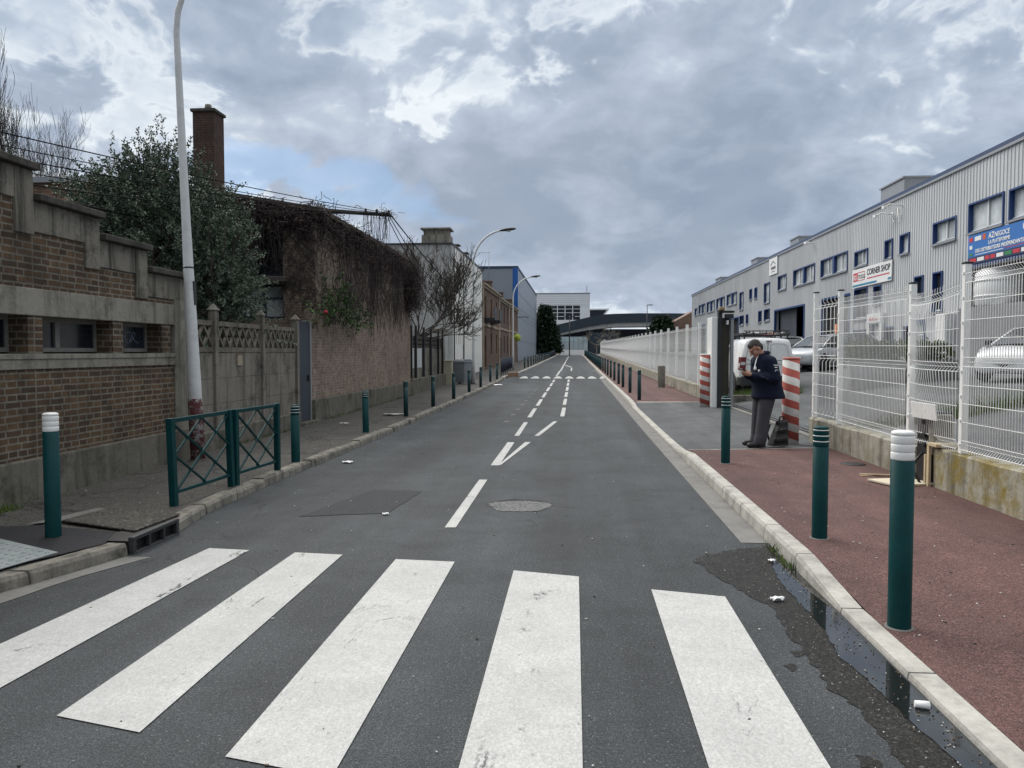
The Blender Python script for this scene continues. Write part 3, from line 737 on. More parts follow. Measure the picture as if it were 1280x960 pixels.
tp = mb.build('tactile_plate', TACT); tag(tp, 'pale grey tactile paving plate on the left pavement at the crossing', 'paving plate'); tp.rotation_euler = (0, 0, .0)
mb = MB(); mb.add([(-5.1, 6.74, .1128), (-4.85, 6.85, .1128), (-4.74, 7.44, .1128), (-4.9, 7.5, .1128)], [(0, 1, 2, 3)])
struct(mb.build('asphalt_patch', GUTTER))
# broken kerb stone
# ------------------------------------------------------------------ street lamps
def lamp_post(name, label, x, y, z, H, reach, r0, r1, mat, tilt=0, head=True, bandz=None, n=14):
    root = thing(name, label, 'street lamp', (x, y, z), 0, 'street lamps on the left pavement')
    Hs = H - 1.6
    pts = [(0, 0, -.05), (0, 0, 1.2), (0, 0, Hs*.55), (0, 0, Hs)]; rs = [r0, r0*.93, r0*.62, r1*1.05]
    for k in range(1, 9):
        a = k/8*PI/2*.9
        pts.append((reach*(1-math.cos(a)), 0, Hs + 1.6*math.sin(a))); rs.append(lerp(r1*1.05, r1, k/8))
    mb = MB(); mb.tube(pts, rs, n); mb.build('pole', mat, root)
    e = pts[-1]
    if head:
        mb = MB(); L = .75
        prof = [(-.02, .05, .05), (.08, .08, .07), (.25, .15, .09), (.5, .16, .085), (.68, .10, .06), (.75, .03, .03)]
        vs = []; m = 10
        for (t, w, h) in prof:
            for k in range(m):
                a = 2*PI*k/m; vs.append((e[0]+t, math.cos(a)*w, e[2]+t*.1+math.sin(a)*h*(1 if math.sin(a) > 0 else .6)))
        mb.add(vs, [(i*m+k, i*m+(k+1) % m, (i+1)*m+(k+1) % m, (i+1)*m+k) for i in range(5) for k in range(m)] + [tuple(range(m)), tuple(5*m+k for k in range(m))], 0, True)
        mb.build('lamp_head', DARK, root)
        mb = MB(); mb.lathe([(.12, -.01), (.1, -.04), (.05, -.06)], 14, (e[0]+.4, 0, e[2]-.0)); mb.build('lens', GLASS_L, root)
    mb = MB(); mb.lathe([(r0*1.5, -.02), (r0*1.45, .02), (r0*1.06, .05)], 14); mb.build('base_collar', CONC_DK, root)
    root.rotation_euler = (0, tilt, 0)
    return root
POLE = M_plain('pole_grey_paint', (.60, .61, .61), .45, .12, 2, dirt=.2)
lp1 = lamp_post('street_lamp', 'tall pale grey lamp post leaning behind the crossed barriers, maroon at its foot', -5.62, 11.05, .07, 7.95, 2.2, .105, .042, POLE, -.035)
mb = MB(); mb.lathe([(.1075, .02), (.107, .95), (.1065, .955)], 14)
MAR = M_plain('peeling_maroon_paint', (.115, .03, .035), .65, .3, 5, dirt=.0)
ntm = MAR.node_tree; bb = ntm.nodes['Principled BSDF']; src = bb.inputs['Base Color'].links[0].from_socket
cc = mixc(ntm, ramp(ntm, noise(ntm, wpos(ntm), 9, 8, .75), [(.49, 0.), (.55, 1.)]), src, (.34, .33, .32)); ntm.links.new(cc, bb.inputs['Base Color'])
o = mb.build('painted_foot', MAR, lp1)
mb = MB(); mb.lathe([(.075, 2.89), (.0765, 2.9), (.075, 2.915)], 14); mb.build('clamp_band', DARK, lp1)
mb = MB(); mb.box(.05, .088, -.03, .03, 2.35, 2.7); mb.build('fuse_door', DARK, lp1)
lamp_post('street_lamp', 'grey arched street lamp in front of the white building', -4.75, 36.0, gz(36)+.1, 7.2, 1.5, .08, .045, POLE)
lamp_post('street_lamp', 'small arched street lamp beside the brick houses', -4.7, 59.0, gz(59)+.1, 7.1, 1.6, .08, .045, POLE)
def mast(label, x, y, H, double=True):
    root = thing('lamp_mast', label, 'street lamp', (x, y, gz(y)), 0)
    mb = MB(); mb.tube([(0, 0, -.1), (0, 0, H)], [.11, .07], 8); mb.build('pole', DARK, root)
    mb = MB()
    for s in ((-1, 1) if double else (1,)): mb.box(s*.1, s*1.0, -.15, .15, H-.12, H+.02)
    mb.build('lamp_head', DARK, root)
mast('dark double headed lamp mast standing at the end of the street', -.95, 151, 7.7)
mast('tall thin dark lamp mast beside the round far fir tree', 13.0, 140, 9.3, False)

# ------------------------------------------------------------------ striped posts
def stripes(name):
    m, nt, b, v = new_mat(name)
    s = N(nt, 'ShaderNodeSeparateXYZ'); nt.links.new(v, s.inputs[0])
    a = math_(nt, 'ARCTAN2', s.outputs[1], s.outputs[0])
    t = math_(nt, 'ADD', math_(nt, 'DIVIDE', s.outputs[2], .27), math_(nt, 'DIVIDE', a, 2*PI))
    fr = math_(nt, 'FRACT', math_(nt, 'ADD', t, 10.3))
    msk = math_(nt, 'GREATER_THAN', fr, .5)
    n = ramp(nt, noise(nt, v, 5, 7, .7), [(.3, .75), (.7, 1.1)])
    c = mixc(nt, msk, (.46, .10, .075), (.74, .72, .69)); c = mixc(nt, 1., c, n, 'MULTIPLY')
    c = mixc(nt, ramp(nt, noise(nt, v, 11, 7, .75), [(.6, 0.), (.72, .6)]), c, (.33, .28, .25))
    nt.links.new(c, b.inputs['Base Color']); b.inputs['Roughness'].default_value = .7
    return m
STR = stripes('red_white_spiral')
for i, (x, y, r, h, l, rz) in enumerate([(3.80, 13.86, .145, 1.50, 'thick red and white spiral striped post behind the standing man', 2.6), (3.82, 22.85, .155, 1.52, 'red and white spiral striped post beside the far gate column', 2.0)]):
    root = thing('striped_post', l, 'barrier post', (x, y, pr(x, min(y, 24)) if y > 14 else .1), rz, 'striped posts guarding the entrance')
    mb = MB(); mb.lathe([(r, -.05), (r, h), (r*.93, h+.005)], 28); mb.build('post', STR, root)
    mb = MB(); mb.lathe([(r*1.03, h-.01), (r*1.05, h), (r*1.03, h+.018), (r*.8, h+.025), (r*.2, h+.027)], 28); mb.build('cap', REDW if i == 0 else WHITE, root)

# ------------------------------------------------------------------ bins and cabinet
def wheelie(label, x, y, rz, sc, body, lidm, name='wheeled_bin'):
    root = thing(name, label, 'bin', (x, y, gz(y)+.09), rz)
    w0, w1, d0, d1, h = .55, .66, .62, .78, .98
    def ring(w, d, z): return [(-w/2, -d/2, z), (w/2, -d/2, z), (w/2, d/2, z), (-w/2, d/2, z)]
    mb = MB(); mb.hexa(ring(w0, d0, .06) + ring(w1, d1, h)); mb.build('body', body, root, .03)
    mb = MB(); mb.box(-w1/2-.03, w1/2+.03, -d1/2-.03, d1/2+.03, h-.02, h+.035); mb.build('rim', body, root, .012)
    mb = MB(); mb.hexa(ring(w1+.05, d1+.06, h+.036) + ring(w1-.12, d1-.12, h+.13)); mb.build('lid', lidm, root, .02)
    mb = MB(); mb.tube([(-w1/2+.05, d1/2+.08, h), (w1/2-.05, d1/2+.08, h)], .018, 8); mb.build('handle', lidm, root)
    for s in (-1, 1):
        mb = MB(); mb.tube([(s*.27, d0/2+.0, .11), (s*.33, d0/2+.0, .11)], .11, 14); mb.build('wheel', RUBBER, root)
    root.scale = (sc, sc, sc)
wheelie('grey wheeled bin with a dark lid in front of the white building', -5.35, 36.4, -.35, 1.06, M_plain('bin_grey', (.20, .225, .25), .5, .1, 4), M_plain('bin_lid', (.03, .035, .045), .5, .15, 4))
wheelie('small dark green wheeled bin behind the grey bin', -5.9, 42.6, -.2, .8, M_plain('bin_green', (.03, .07, .03), .55, .2, 4), M_plain('bin_lid_green', (.03, .10, .02), .55, .2, 4))
root = thing('meter_cabinet', 'pale beige utility cabinet at the end of the low fence wall', 'cabinet', (-5.95, 35.6, gz(35)+.08))
BEIGE = M_plain('beige_cabinet', (.45, .42, .32), .6, .08, 3, dirt=.15)
mb = MB(); mb.box(-.2, .25, -.2, .2, -.02, 1.12); mb.build('body', BEIGE, root, .015)
mb = MB(); mb.box(.251, .262, -.16, .16, .1, 1.03); mb.build('door', BEIGE, root, .004)
mb = MB(); mb.box(-.23, .28, -.23, .23, 1.121, 1.16); mb.build('roof', BEIGE, root, .01)
# low kerb block with a reddish brown end beside the raised table
mb = MB(); mb.box(-3.95, -3.35, 45.4, 46.2, gz(45)+.02, gz(45)+.34); 
tag(mb.build('planter_block', M_concrete('brown_block', (.30, .19, .13), .3), bevel=.03), 'low reddish brown block on the left kerb by the raised table', 'kerb block')
root = thing('road_sign', 'yellow and green chevron sign on a post by the blue cornered warehouse', 'road sign', (-6.4, 86, gz(86)+.1))
mb = MB(); mb.tube([(0, 0, -.05), (0, 0, 3.2)], .04, 8); mb.build('post', GREYM, root)
mb = MB(); mb.lathe([(.42, -.02), (.42, .02)], 20); o = mb.build('plate', M_plain('sign_yellow', (.45, .55, .08), .5), root); o.rotation_euler = (PI/2, 0, 0); o.location = (0, -.06, 2.75)
mb = MB(); 
for s in (-1, 1): mb.bar((-.12, -.085, 2.75), (.14, -.085, 2.75 + s*.24), .1, .012)
mb.build('chevron', BLACK, root)

# ------------------------------------------------------------------ litter
def litter(name, label, x, y, z, sx, sy, mat, rz=0, crumple=.01, tilt=0):
    mb = MB(); rr = random.Random(int(x*100)+int(y*10)); n = 4; vs = []
    for t in (0, .003):
        for j in range(n+1):
            for i in range(n+1):
                e = .85 if (i in (0, n) and j in (0, n)) else 1
                vs.append(((i/n-.5)*sx*e, (j/n-.5)*sy*e, t + abs(math.sin(i*2.1+j*1.7+x*9))*crumple))
    k = (n+1)**2; fs = []
    for j in range(n):
        for i in range(n):
            a = j*(n+1)+i; fs += [(a, a+1, a+n+2, a+n+1), (k+a+n+1, k+a+n+2, k+a+1, k+a)]
    mb.add(vs, fs); o = mb.build(name, mat); o.location = (x, y, z+.004); o.rotation_euler = (tilt, 0, rz)
    return tag(o, label, 'litter')
litter('paper_scrap', 'crumpled white paper scrap on the damp asphalt near the striped crossing edge', 1.40, 5.36, .008, .1, .05, PAPER, .3, .02)
litter('paper_scrap', 'small white paper at the head of the puddle', 1.61, 6.35, .01, .06, .05, PAPER, .8, .015)
mb = MB(); mb.tube([(0, 0, 0), (.065, 0, 0)], [.016, .02], 12); c_ = mb.build('paper_cup', PAPER); c_.location = (1.64, 3.78, .026); c_.rotation_euler = (0, 0, -.2)
tag(c_, 'white crushed paper cup lying in the puddle', 'litter')
litter('paper_scrap', 'flat white paper on the road repair beside the lane dash', -1.98, 7.9, .01, .07, .05, PAPER, .5, .008)
litter('paper_scrap', 'white paper by the left kerb beyond the crossed barriers', -3.5, 11.6, .004, .16, .12, PAPER, .2, .02)
litter('paper_scrap', 'pale paper on the left pavement near the cottage wall', -5.2, 17.0, .1, .2, .1, PAPER, 0, .01)
litter('paper_scrap', 'white flattened paper in the gutter below the grey bin', -3.75, 37, gz(37)+.005, .5, .7, PAPER, .3, .02)
litter('broken_lid', 'broken pale plastic piece around the third left bollard', -4.6, 19.3, .11, .5, .25, M_plain('pale_plastic', (.4, .4, .38), .6), .3, .03)
WOODY = M_plain('pale_wood', (.50, .40, .26), .75, .2, 8)
for k, (x, y, a, L) in enumerate([(3.86, 10.15, .25, .42), (3.87, 10.13, -.15, .42)]):
    mb = MB(); mb.box(-L/2, L/2, -.015, .015, 0, .012); o = mb.build('wood_batten', WOODY); o.location = (x, y, pr(x, y)+.003+.0125*k); o.rotation_euler = (0, 0, a)
    tag(o, ['pale thin wood batten lying crossed underneath another on red pavement', 'pale thin wood batten lying crossed on top of another on red pavement'][k], 'wood batten')
mb = MB(); mb.box(-.3, .3, -.22, .22, 0, .025); o = mb.build('loose_panel', M_plain('panel_cream', (.62, .55, .42), .7, .1, 4, dirt=.2), bevel=.004); o.location = (3.95, 9.6, pr(4, 9.6)+.004); o.rotation_euler = (0, .02, .35)
tag(o, 'cream board lying on the red pavement at the broken wall', 'board')
mb = MB(); mb.lathe([(.17, 0), (.165, .006), (.05, .008)], 20); o = mb.build('valve_cover', BLACK); o.location = (3.95, 11.2, pr(4, 11.2)+.002)
tag(o, 'small round black cover sunk in the red pavement', 'valve cover')
# ------------------------------------------------------------------ wall with real openings
def facade(mb, P, u0, u1, w0, w1, t, holes, mi=0, top=None):
    """P(u,w,d) -> point; holes [(u0,u1,w0,w1)] cut through; reveals are built"""
    us = sorted(set([u0, u1] + [min(max(h[i], u0), u1) for h in holes for i in (0, 1)]))
    ws = sorted(set([w0, w1] + [min(max(h[i], w0), w1) for h in holes for i in (2, 3)]))
    def solid(a, b, c, d):
        if a < u0-1e-6 or b > u1+1e-6 or c < w0-1e-6 or d > w1+1e-6: return False
        m, n = (a+b)/2, (c+d)/2
        return not any(h[0] < m < h[1] and h[2] < n < h[3] for h in holes)
    def q(*p): mb.add([P(*k) for k in p], [(0, 1, 2, 3)], mi)
    for i in range(len(us)-1):
        for j in range(len(ws)-1):
            a, b, c, d = us[i], us[i+1], ws[j], ws[j+1]
            if not solid(a, b, c, d): continue
            q((a, c, 0), (b, c, 0), (b, d, 0), (a, d, 0)); q((a, c, t), (a, d, t), (b, d, t), (b, c, t))
            L = us[i-1] if i else a-1; Rr = us[i+2] if i+2 < len(us) else b+1
            Bt = ws[j-1] if j else c-1; Tp = ws[j+2] if j+2 < len(ws) else d+1
            if i == 0 or not solid(L, a, c, d): q((a, c, 0), (a, d, 0), (a, d, t), (a, c, t))
            if i+2 >= len(us) or not solid(b, Rr, c, d): q((b, c, 0), (b, c, t), (b, d, t), (b, d, 0))
            if j == 0 or not solid(a, b, Bt, c): q((a, c, 0), (a, c, t), (b, c, t), (b, c, 0))
            if j+2 >= len(ws) or not solid(a, b, d, Tp): q((a, d, 0), (b, d, 0), (b, d, t), (a, d, t))
def PX(x, s):                      # facade on plane x, facing +x when s=-1 (depth goes to -x)
    return lambda u, w, d: (x + s*d, u, w)
def PY(y, s=1):                    # facade on plane y, facing -y (depth goes +y)
    return lambda u, w, d: (u, y + s*d, w)

# ------------------------------------------------------------------ brick workshop (near left)
X0 = -5.92
wk = thing('brick_workshop', 'low brown brick workshop with stepped concrete parapet at the left edge', 'workshop', (X0, 8, 0))
def wbuild(mb, name, mat, bevel=0, parent=wk):
    o = mb.build(name, mat, parent, bevel)
    if parent is wk: o.matrix_parent_inverse = Matrix.Translation(wk.location).inverted()
    return o
YE = 11.62
SH = -.1
steps = [(3.0, 8.0+SH, 3.78), (8.0+SH, 9.17+SH, 3.46), (9.17+SH, 10.24+SH, 3.20), (10.24+SH, 11.22, 2.91)]
# upper brick, band, window band, lower brick
for (a, b, zt) in steps:
    pass
mb = MB()
mb.box(X0-.3, X0-.02, 3.0, 11.22, .55, 1.53)              # lower brick
for a, b, zt in steps:
    mb.box(X0-.3, X0-.02, a, b, 2.42, zt-.42)
piers = [(5.15, 5.37), (7.93, 8.16), (9.48, 9.70), (10.66, 10.9)]
for a, b in piers: mb.box(X0-.3, X0-.015, a, b, 1.70, 2.12)
wbuild(mb, 'brick_wall', BRICK_L)
mb = MB(); mb.box(X0-.3, X0, 3.0, 11.0, 2.12, 2.42); wbuild(mb, 'lintel_band', CONC_L, .008)
mb = MB(); mb.box(X0-.3, X0+.0, 3.0, 11.0, 1.53, 1.64); mb.box(X0-.3, X0+.012, 3.0, 11.0, 1.64, 1.70); wbuild(mb, 'sill_band', CONC_L, .006)
mb = MB(); mb.box(X0-.3, X0+.0, 11.0, YE, .5, 2.5); mb.box(X0-.3, X0-.002, 11.0, 11.4, 2.5, 2.8); wbuild(mb, 'corner_pier', CONC_L, .01)
mb = MB(); mb.hexa([(X0-.3, 3.0, -.05), (X0+.05, 3.0, -.05), (X0+.05, YE+.1, -.05), (X0-.3, YE+.1, -.05), (X0-.3, 3.0, .57), (X0+.035, 3.0, .55), (X0+.035, YE+.1, .55), (X0-.3, YE+.1, .57)]); wbuild(mb, 'plinth', PLINTH, .015)
mb = MB()
for i, (a, b, zt) in enumerate(steps):
    mb.box(X0-.3, X0+.0, a + (.0 if i == 0 else .14), b + .06, zt-.42, zt-.08)
for (a, b, zt), (c, d, z2) in zip(steps, steps[1:]):
    mb.box(X0-.3, X0+.012, b-.14, b+.14, z2-.42 - (.04), zt-.081)
wbuild(mb, 'parapet', M_concrete('stained_parapet', (.20, .185, .155), stain=.9, streak=.95, staincol=(.022, .021, .02)), .01)
mb = MB()
for i, (a, b, zt) in enumerate(steps):
    mb.box(X0-.38, X0+.09, a + (.0 if i == 0 else .145), b + .16, zt-.08, zt)
wbuild(mb, 'coping', CONC_DK, .012)
ws = [(3.2, 5.15), (5.37, 7.93), (8.16, 9.48), (9.70, 10.66)]
FRAME_OLD = M_plain('old_window_frame', (.16, .155, .14), .6, .25, 6, dirt=.4)
for a, b in ws:
    fr = MB(); xf = X0-.24
    fr.box(xf-.05, xf, a, a+.05, 1.72, 2.12); fr.box(xf-.05, xf, b-.05, b, 1.72, 2.12)
    fr.box(xf-.05, xf, a+.05, b-.05, 1.72, 1.77); fr.box(xf-.05, xf, a+.05, b-.05, 2.07, 2.12)
    if b-a > 1.2:
        m_ = a + (b-a)*.42; fr.box(xf-.05, xf+.01, m_-.04, m_+.04, 1.77, 2.07)
    w = wbuild(fr, 'window_frame', FRAME_OLD)
    p = MB(); p.box(xf-.035, xf-.02, a+.05, b-.05, 1.77, 2.07); o = p.build('pane', GLASS_DK, w)
mb = MB(); mb.box(X0-.32, X0-.301, 3.0, 11.0, 1.5, 2.5); wbuild(mb, 'inner_wall', BLACK)
mb = MB(); mb.box(-14, X0-.31, 3.0, 11.5, .0, 2.7); wbuild(mb, 'rear_volume', CONC_DK)
# chalky scribble on the last pane
mb = MB(); rr = random.Random(8); pts = []
for k in range(26):
    t = k/25; pts.append((X0-.255, 9.95 + .45*t + .06*math.sin(k*1.3), 1.92 + .08*math.sin(k*.9+1)))
mb.tube(pts, .004, 4); wbuild(mb, 'scribble', M_plain('chalk_blue', (.25, .27, .36), .8))
# moss tuft at the foot
# ------------------------------------------------------------------ concrete panel fence
FX = -6.02
fence = thing('concrete_fence', 'grey concrete panel fence with a lattice top between workshop and blue door', 'fence', (FX, 14, 0))
def fb(mb, name, mat, parent, bevel=0):
    o = mb.build(name, mat, parent, bevel); 
    if parent.parent is None: o.matrix_parent_inverse = Matrix.Translation(parent.location).inverted()
    return o
py = [YE+.06, 12.42, 14.36, 16.2]
LAT = M_concrete('lattice_concrete', (.17, .155, .13), stain=.6, streak=.5)
for y in py[1:]:
    mb = MB(); mb.box(FX-.06, FX+.07, y-.065, y+.065, .3, 2.42); fb(mb, 'post', CONC_FENCE, fence, .008)
    mb = MB(); mb.hexa([(FX-.08, y-.085, 2.421), (FX+.09, y-.085, 2.421), (FX+.09, y+.085, 2.421), (FX-.08, y+.085, 2.421), (FX-.0, y-.01, 2.53), (FX+.01, y-.01, 2.53), (FX+.01, y+.01, 2.53), (FX-.0, y+.01, 2.53)]); fb(mb, 'post_cap', CONC_FENCE, fence)
for a, b in zip(py, py[1:]):
    a += .066; b -= .066
    mb = MB(); z = .42
    for k in range(3):
        mb.box(FX-.03, FX+.02, a, b, z, z+.425)
        z += .43
    mid = (a+b)/2
    if b-a > 1.5: mb.box(FX+.02, FX+.023, mid-.006, mid+.006, .42, 1.70)
    fb(mb, 'panel', CONC_FENCE, fence, .004)
    mb = MB(); mb.box(FX-.03, FX+.03, a, b, 1.72, 1.80); mb.box(FX-.03, FX+.03, a, b, 2.16, 2.24)
    n = max(2, int((b-a)/.235)); w = (b-a)/n
    for k in range(n):
        for s in (0, 1):
            y0, y1 = (a+k*w, a+(k+1)*w) if s == 0 else (a+(k+1)*w, a+k*w)
            mb.bar((FX-.0+.006*s, y0, 1.80), (FX-.0+.006*s, y1, 2.16), .035, .04)
    fb(mb, 'lattice', LAT, fence)
mb = MB(); mb.box(FX-.08, FX+.10, YE+.101, 16.28, -.05, .42); fb(mb, 'plinth', PLINTH, fence, .02)
mb = MB(); mb.box(FX+.021, FX+.04, 13.25, 13.45, 1.48, 1.66); fb(mb, 'number_plate', STONE, fence)
# ------------------------------------------------------------------ blue door
dr = thing('blue_gate_door', 'dull blue metal door between the concrete fence and the brick cottage', 'door', (FX, 16.8, 0))
DBL = M_plain('dull_blue_paint', (.026, .036, .054), .55, .2, 3, dirt=.3)
mb = MB(); mb.box(FX-.06, FX-.02, 16.27, 17.16, .16, 2.40); fb(mb, 'leaf', DBL, dr, .006)
mb = MB(); mb.box(FX-.2, FX+.0, 17.165, 17.24, .1, 2.44); fb(mb, 'frame', GREYM, dr, .006)
mb = MB(); mb.box(FX-.02, FX+.02, 17.0, 17.06, 1.05, 1.2); fb(mb, 'handle', DARK, dr)
mb = MB(); mb.box(FX-.2, FX+.12, 16.3, 17.4, -.05, .16); fb(mb, 'step', PLINTH, dr, .01)

# ------------------------------------------------------------------ brick cottage smothered in creeper
VX = -6.04; VY0, VY1 = 17.62, 28.0
cot = thing('brick_cottage', 'old brown brick cottage covered in dry hanging creeper', 'house', (VX, VY0, 0))
def cb(mb, name, mat, parent=cot, bevel=0): return fb(mb, name, mat, parent, bevel)
mb = MB(); facade(mb, PX(VX, -1), VY0+.3, VY1, .62, 4.9, .3, [])
facade(mb, PY(VY0, 1), -13.0, VX, .62, 4.9, .3, [(-7.62, -6.82, 3.5, 4.6), (-8.35, -7.75, 3.5, 4.6), (-8.35, -6.82, 2.5, 3.32)])
mb.prism([(VX, 4.9), (VX, 4.95), (-10.2, 5.68), (-13.0, 5.1), (-13.0, 4.9)], 'y', VY0+.002, VY0+.29)
mb.box(VX-.15, VX-.001, VY0-.36, VY0-.001, .62, 2.7)
cb(mb, 'brick_wall', BRICK_V)
mb = MB(); mb.box(VX-.3, VX+.09, VY0-.36, VY1+.0, -.05, .62); cb(mb, 'plinth', PLINTH, cot, .02)
ROOF = M_plain('old_roof', (.075, .06, .05), .9, .35, 3, bmp=.6, bscale=12)
mb = MB(); mb.add([(VX+.18, VY0-.15, 4.96), (-10.2, VY0-.15, 5.72), (-10.2, VY1+.1, 5.72), (VX+.18, VY1+.1, 4.96), (VX+.18, VY0-.15, 5.06), (-10.2, VY0-.15, 5.83), (-10.2, VY1+.1, 5.83), (VX+.18, VY1+.1, 5.06)], [(3,2,1,0),(4,5,6,7),(0,1,5,4),(1,2,6,5),(2,3,7,6),(3,0,4,7)])
mb.add([(-13.2, VY0-.15, 5.15), (-10.2, VY0-.15, 5.75), (-10.2, VY1+.1, 5.75), (-13.2, VY1+.1, 5.15)], [(0, 1, 2, 3)])
cb(mb, 'roof', ROOF)
mb = MB(); mb.box(-13, VX-.31, VY1-.3, VY1, 0, 5.3); cb(mb, 'rear_wall', BRICK_V)
for (a, b, c, d, dark) in ((-7.62, -6.82, 3.5, 4.6, 1), (-8.35, -7.75, 3.5, 4.6, 1), (-8.35, -6.82, 2.5, 3.32, 0)):
    fr = MB(); y = VY0+.12
    fr.box(a, a+.06, y, y+.05, c, d); fr.box(b-.06, b, y, y+.05, c, d); fr.box(a+.06, b-.06, y, y+.05, c, c+.06); fr.box(a+.06, b-.06, y, y+.05, d-.06, d)
    if not dark:
        for k in (1, 2): fr.box(lerp(a, b, k/3)-.05, lerp(a, b, k/3)+.05, y-.01, y+.05, c+.06, d-.06)
        fr.box(a+.06, b-.06, y-.005, y+.045, lerp(c, d, .6)-.02, lerp(c, d, .6)+.02)
    w = cb(fr, 'window_frame', NAVY)
    p = MB(); p.box(a+.05, b-.05, y+.02, y+.03, c+.05, d-.05); p.build('pane', GLASS_DK if dark else GLASS_L, w)
mb = MB(); mb.box(-8.6, -6.7, VY0-.18, VY0+.0, 3.36, 3.46); cb(mb, 'timber_rail', M_plain('weathered_timber', (.06, .05, .042), .9, .3, 6))
# wire bracket sticking out from the eave
brk = thing('wire_bracket', 'dark beam with insulators sticking out from the cottage eave', 'wire bracket', (0, 0, 0))
mb = MB(); mb.tube([(-7.4, 18.9, 5.25), (-6.2, 19.6, 5.36), (-4.95, 20.5, 5.40)], [.05, .06, .045], 8); mb.build('beam', DARK, brk)
for k, t in enumerate((.55, .75, .97)):
    x, y, z = lerp(-6.2, -4.95, t), lerp(19.6, 20.5, t), lerp(5.36, 5.40, t)
    mb = MB(); mb.lathe([(.015, .03), (.04, .05), (.025, .08), (.04, .095), (.02, .13), (.008, .14)], 8, (x, y, z)); mb.build('insulator', DARK, brk)
# overhead wires
WIREM = M_plain('cable_sheath', (.01, .01, .011), .9, .2, 6, spec=.1)
def wire(label, a, b, sag, n=24, r=.011):
    a = Vector(a); b = Vector(b); pts = [a.lerp(b, i/n) - Vector((0, 0, sag*4*(i/n)*(1-i/n))) for i in range(n+1)]
    mb = MB(); mb.tube(pts, r, 5); return tag(mb.build('overhead_wire', WIREM), label, 'cable', 'overhead wires along the left side')
def extend(p, q, k): return tuple(p[i] + (q[i]-p[i])*k for i in range(3))
for k, (z, l) in enumerate([(6.15, 'uppermost'), (5.98, 'second from the top'), (5.84, 'third from the top'), (5.68, 'fourth from the top'), (5.52, 'lowest')]):
    q = (-7.03, 9.0, 1.72 + (z-1.72)*9/14); p = (-4.97 - .12*k, 20.5-.08*k, 5.45 - .012*k)
    wire('thin black overhead wire left of the bracket, %s of its fan' % l, p, extend(p, q, 1.6), .16 + .05*k, r=.007 if k % 2 else .009)
wire('thick black overhead cable from the bracket down towards the white building', (-4.95, 20.5, 5.42), (-6.3, 52, 4.5), .35, r=.018)
wire('middle black overhead cable running past the bare tree', (-4.97, 20.5, 5.36), (-7.2, 46.2, 5.0), .5, r=.012)
wire('lower black overhead cable sagging in front of the bare tree', (-5.0, 20.45, 5.3), (-7.2, 50, 3.6), .8, r=.012)
wire('heavy low cable crossing behind the stepped parapet', (-9.0, 9.5, 4.25), (-7.4, 18.9, 4.55), .12, r=.02)
# chimney and low brick annex behind the tree
ch = thing('brick_chimney', 'tall dark red brick chimney stack rising behind the evergreen', 'chimney', (-11.9, 24, 0))
mb = MB(); mb.box(-12.05, -11.36, 23.7, 24.4, 0, 9.3); fb(mb, 'stack', BRICK_C, ch)
mb = MB(); mb.box(-12.11, -11.3, 23.64, 24.46, 9.3, 9.4); fb(mb, 'crown', CONC_DK, ch, .02)
mb = MB(); mb.lathe([(.12, 9.46), (.1, 9.62)], 10, (-11.7, 24.05, 0)); fb(mb, 'flue', CONC_L, ch)
ax = thing('brick_annex', 'low orange brick annex with a pale gutter behind the stepped parapet', 'annex', (-13, 17, 0))
mb = MB(); mb.box(-15.5, -10.0, 16, 16.4, 0, 5.38); fb(mb, 'wall', BRICK_O, ax)
mb = MB(); mb.box(-15.6, -9.9, 15.86, 16.0, 5.38, 5.5); fb(mb, 'gutter', GREYM, ax)
mb = MB(); mb.add([(-15.6, 15.9, 5.51), (-9.9, 15.9, 5.51), (-9.9, 17.4, 5.54), (-15.6, 17.4, 5.54)], [(0, 1, 2, 3)]); fb(mb, 'roof', ROOF, ax)

# ------------------------------------------------------------------ second fence with tall dark posts
f2 = thing('post_fence', 'concrete fence with tall dark posts and pale boards before the bare tree', 'fence', (VX, 31, 0))
mb = MB(); mb.box(VX-.25, VX+.09, VY1+.002, 35.35, -.05, .72); fb(mb, 'plinth', PLINTH, f2, .02)
mb = MB()
for z in (.72, 1.1, 1.48): mb.box(VX-.16, VX-.10, VY1+.05, 35.3, z, z+.375)
fb(mb, 'panel', CONC_FENCE, f2)
mb = MB()
for z in (1.87, 2.05, 2.23): mb.box(VX-.17, VX-.09, VY1+.05, 35.3, z, z+.12)
for k in range(24): mb.box(VX-.165, VX-.095, 28.2+.3*k, 28.28+.3*k, 1.99, 2.3)
fb(mb, 'open_top', CONC_DK, f2)
for y in (28.35, 29.2, 30.75, 32.3, 34.1, 35.2):
    mb = MB(); mb.box(VX-.08, VX+.0, y-.045, y+.045, .72, 2.72); fb(mb, 'post', DARK, f2)
for k, y in enumerate((28.5, 29.4, 30.0)):
    mb = MB(); mb.box(VX-.098, VX-.085, y, y+.55, 1.1, 1.86); fb(mb, 'board', M_plain('pale_board', (.5, .52, .53), .6, .08), f2)
gp = thing('gate_pillar', 'grey square gate pillar between the beige cabinet and the white building', 'pillar', (VX, 37.4, 0))
mb = MB(); mb.box(VX-.9, VX-.2, 36.9, 37.6, 0, 2.75); fb(mb, 'shaft', RENDER_G, gp, .02)
mb = MB(); mb.box(VX-.95, VX-.15, 36.85, 37.65, 2.75, 2.85); fb(mb, 'cap', CONC_L, gp, .01)
mb = MB(); mb.box(VX-.5, VX-.42, 35.5, 36.85, .2, 2.3); fb(mb, 'dark_gate', DARK, gp)

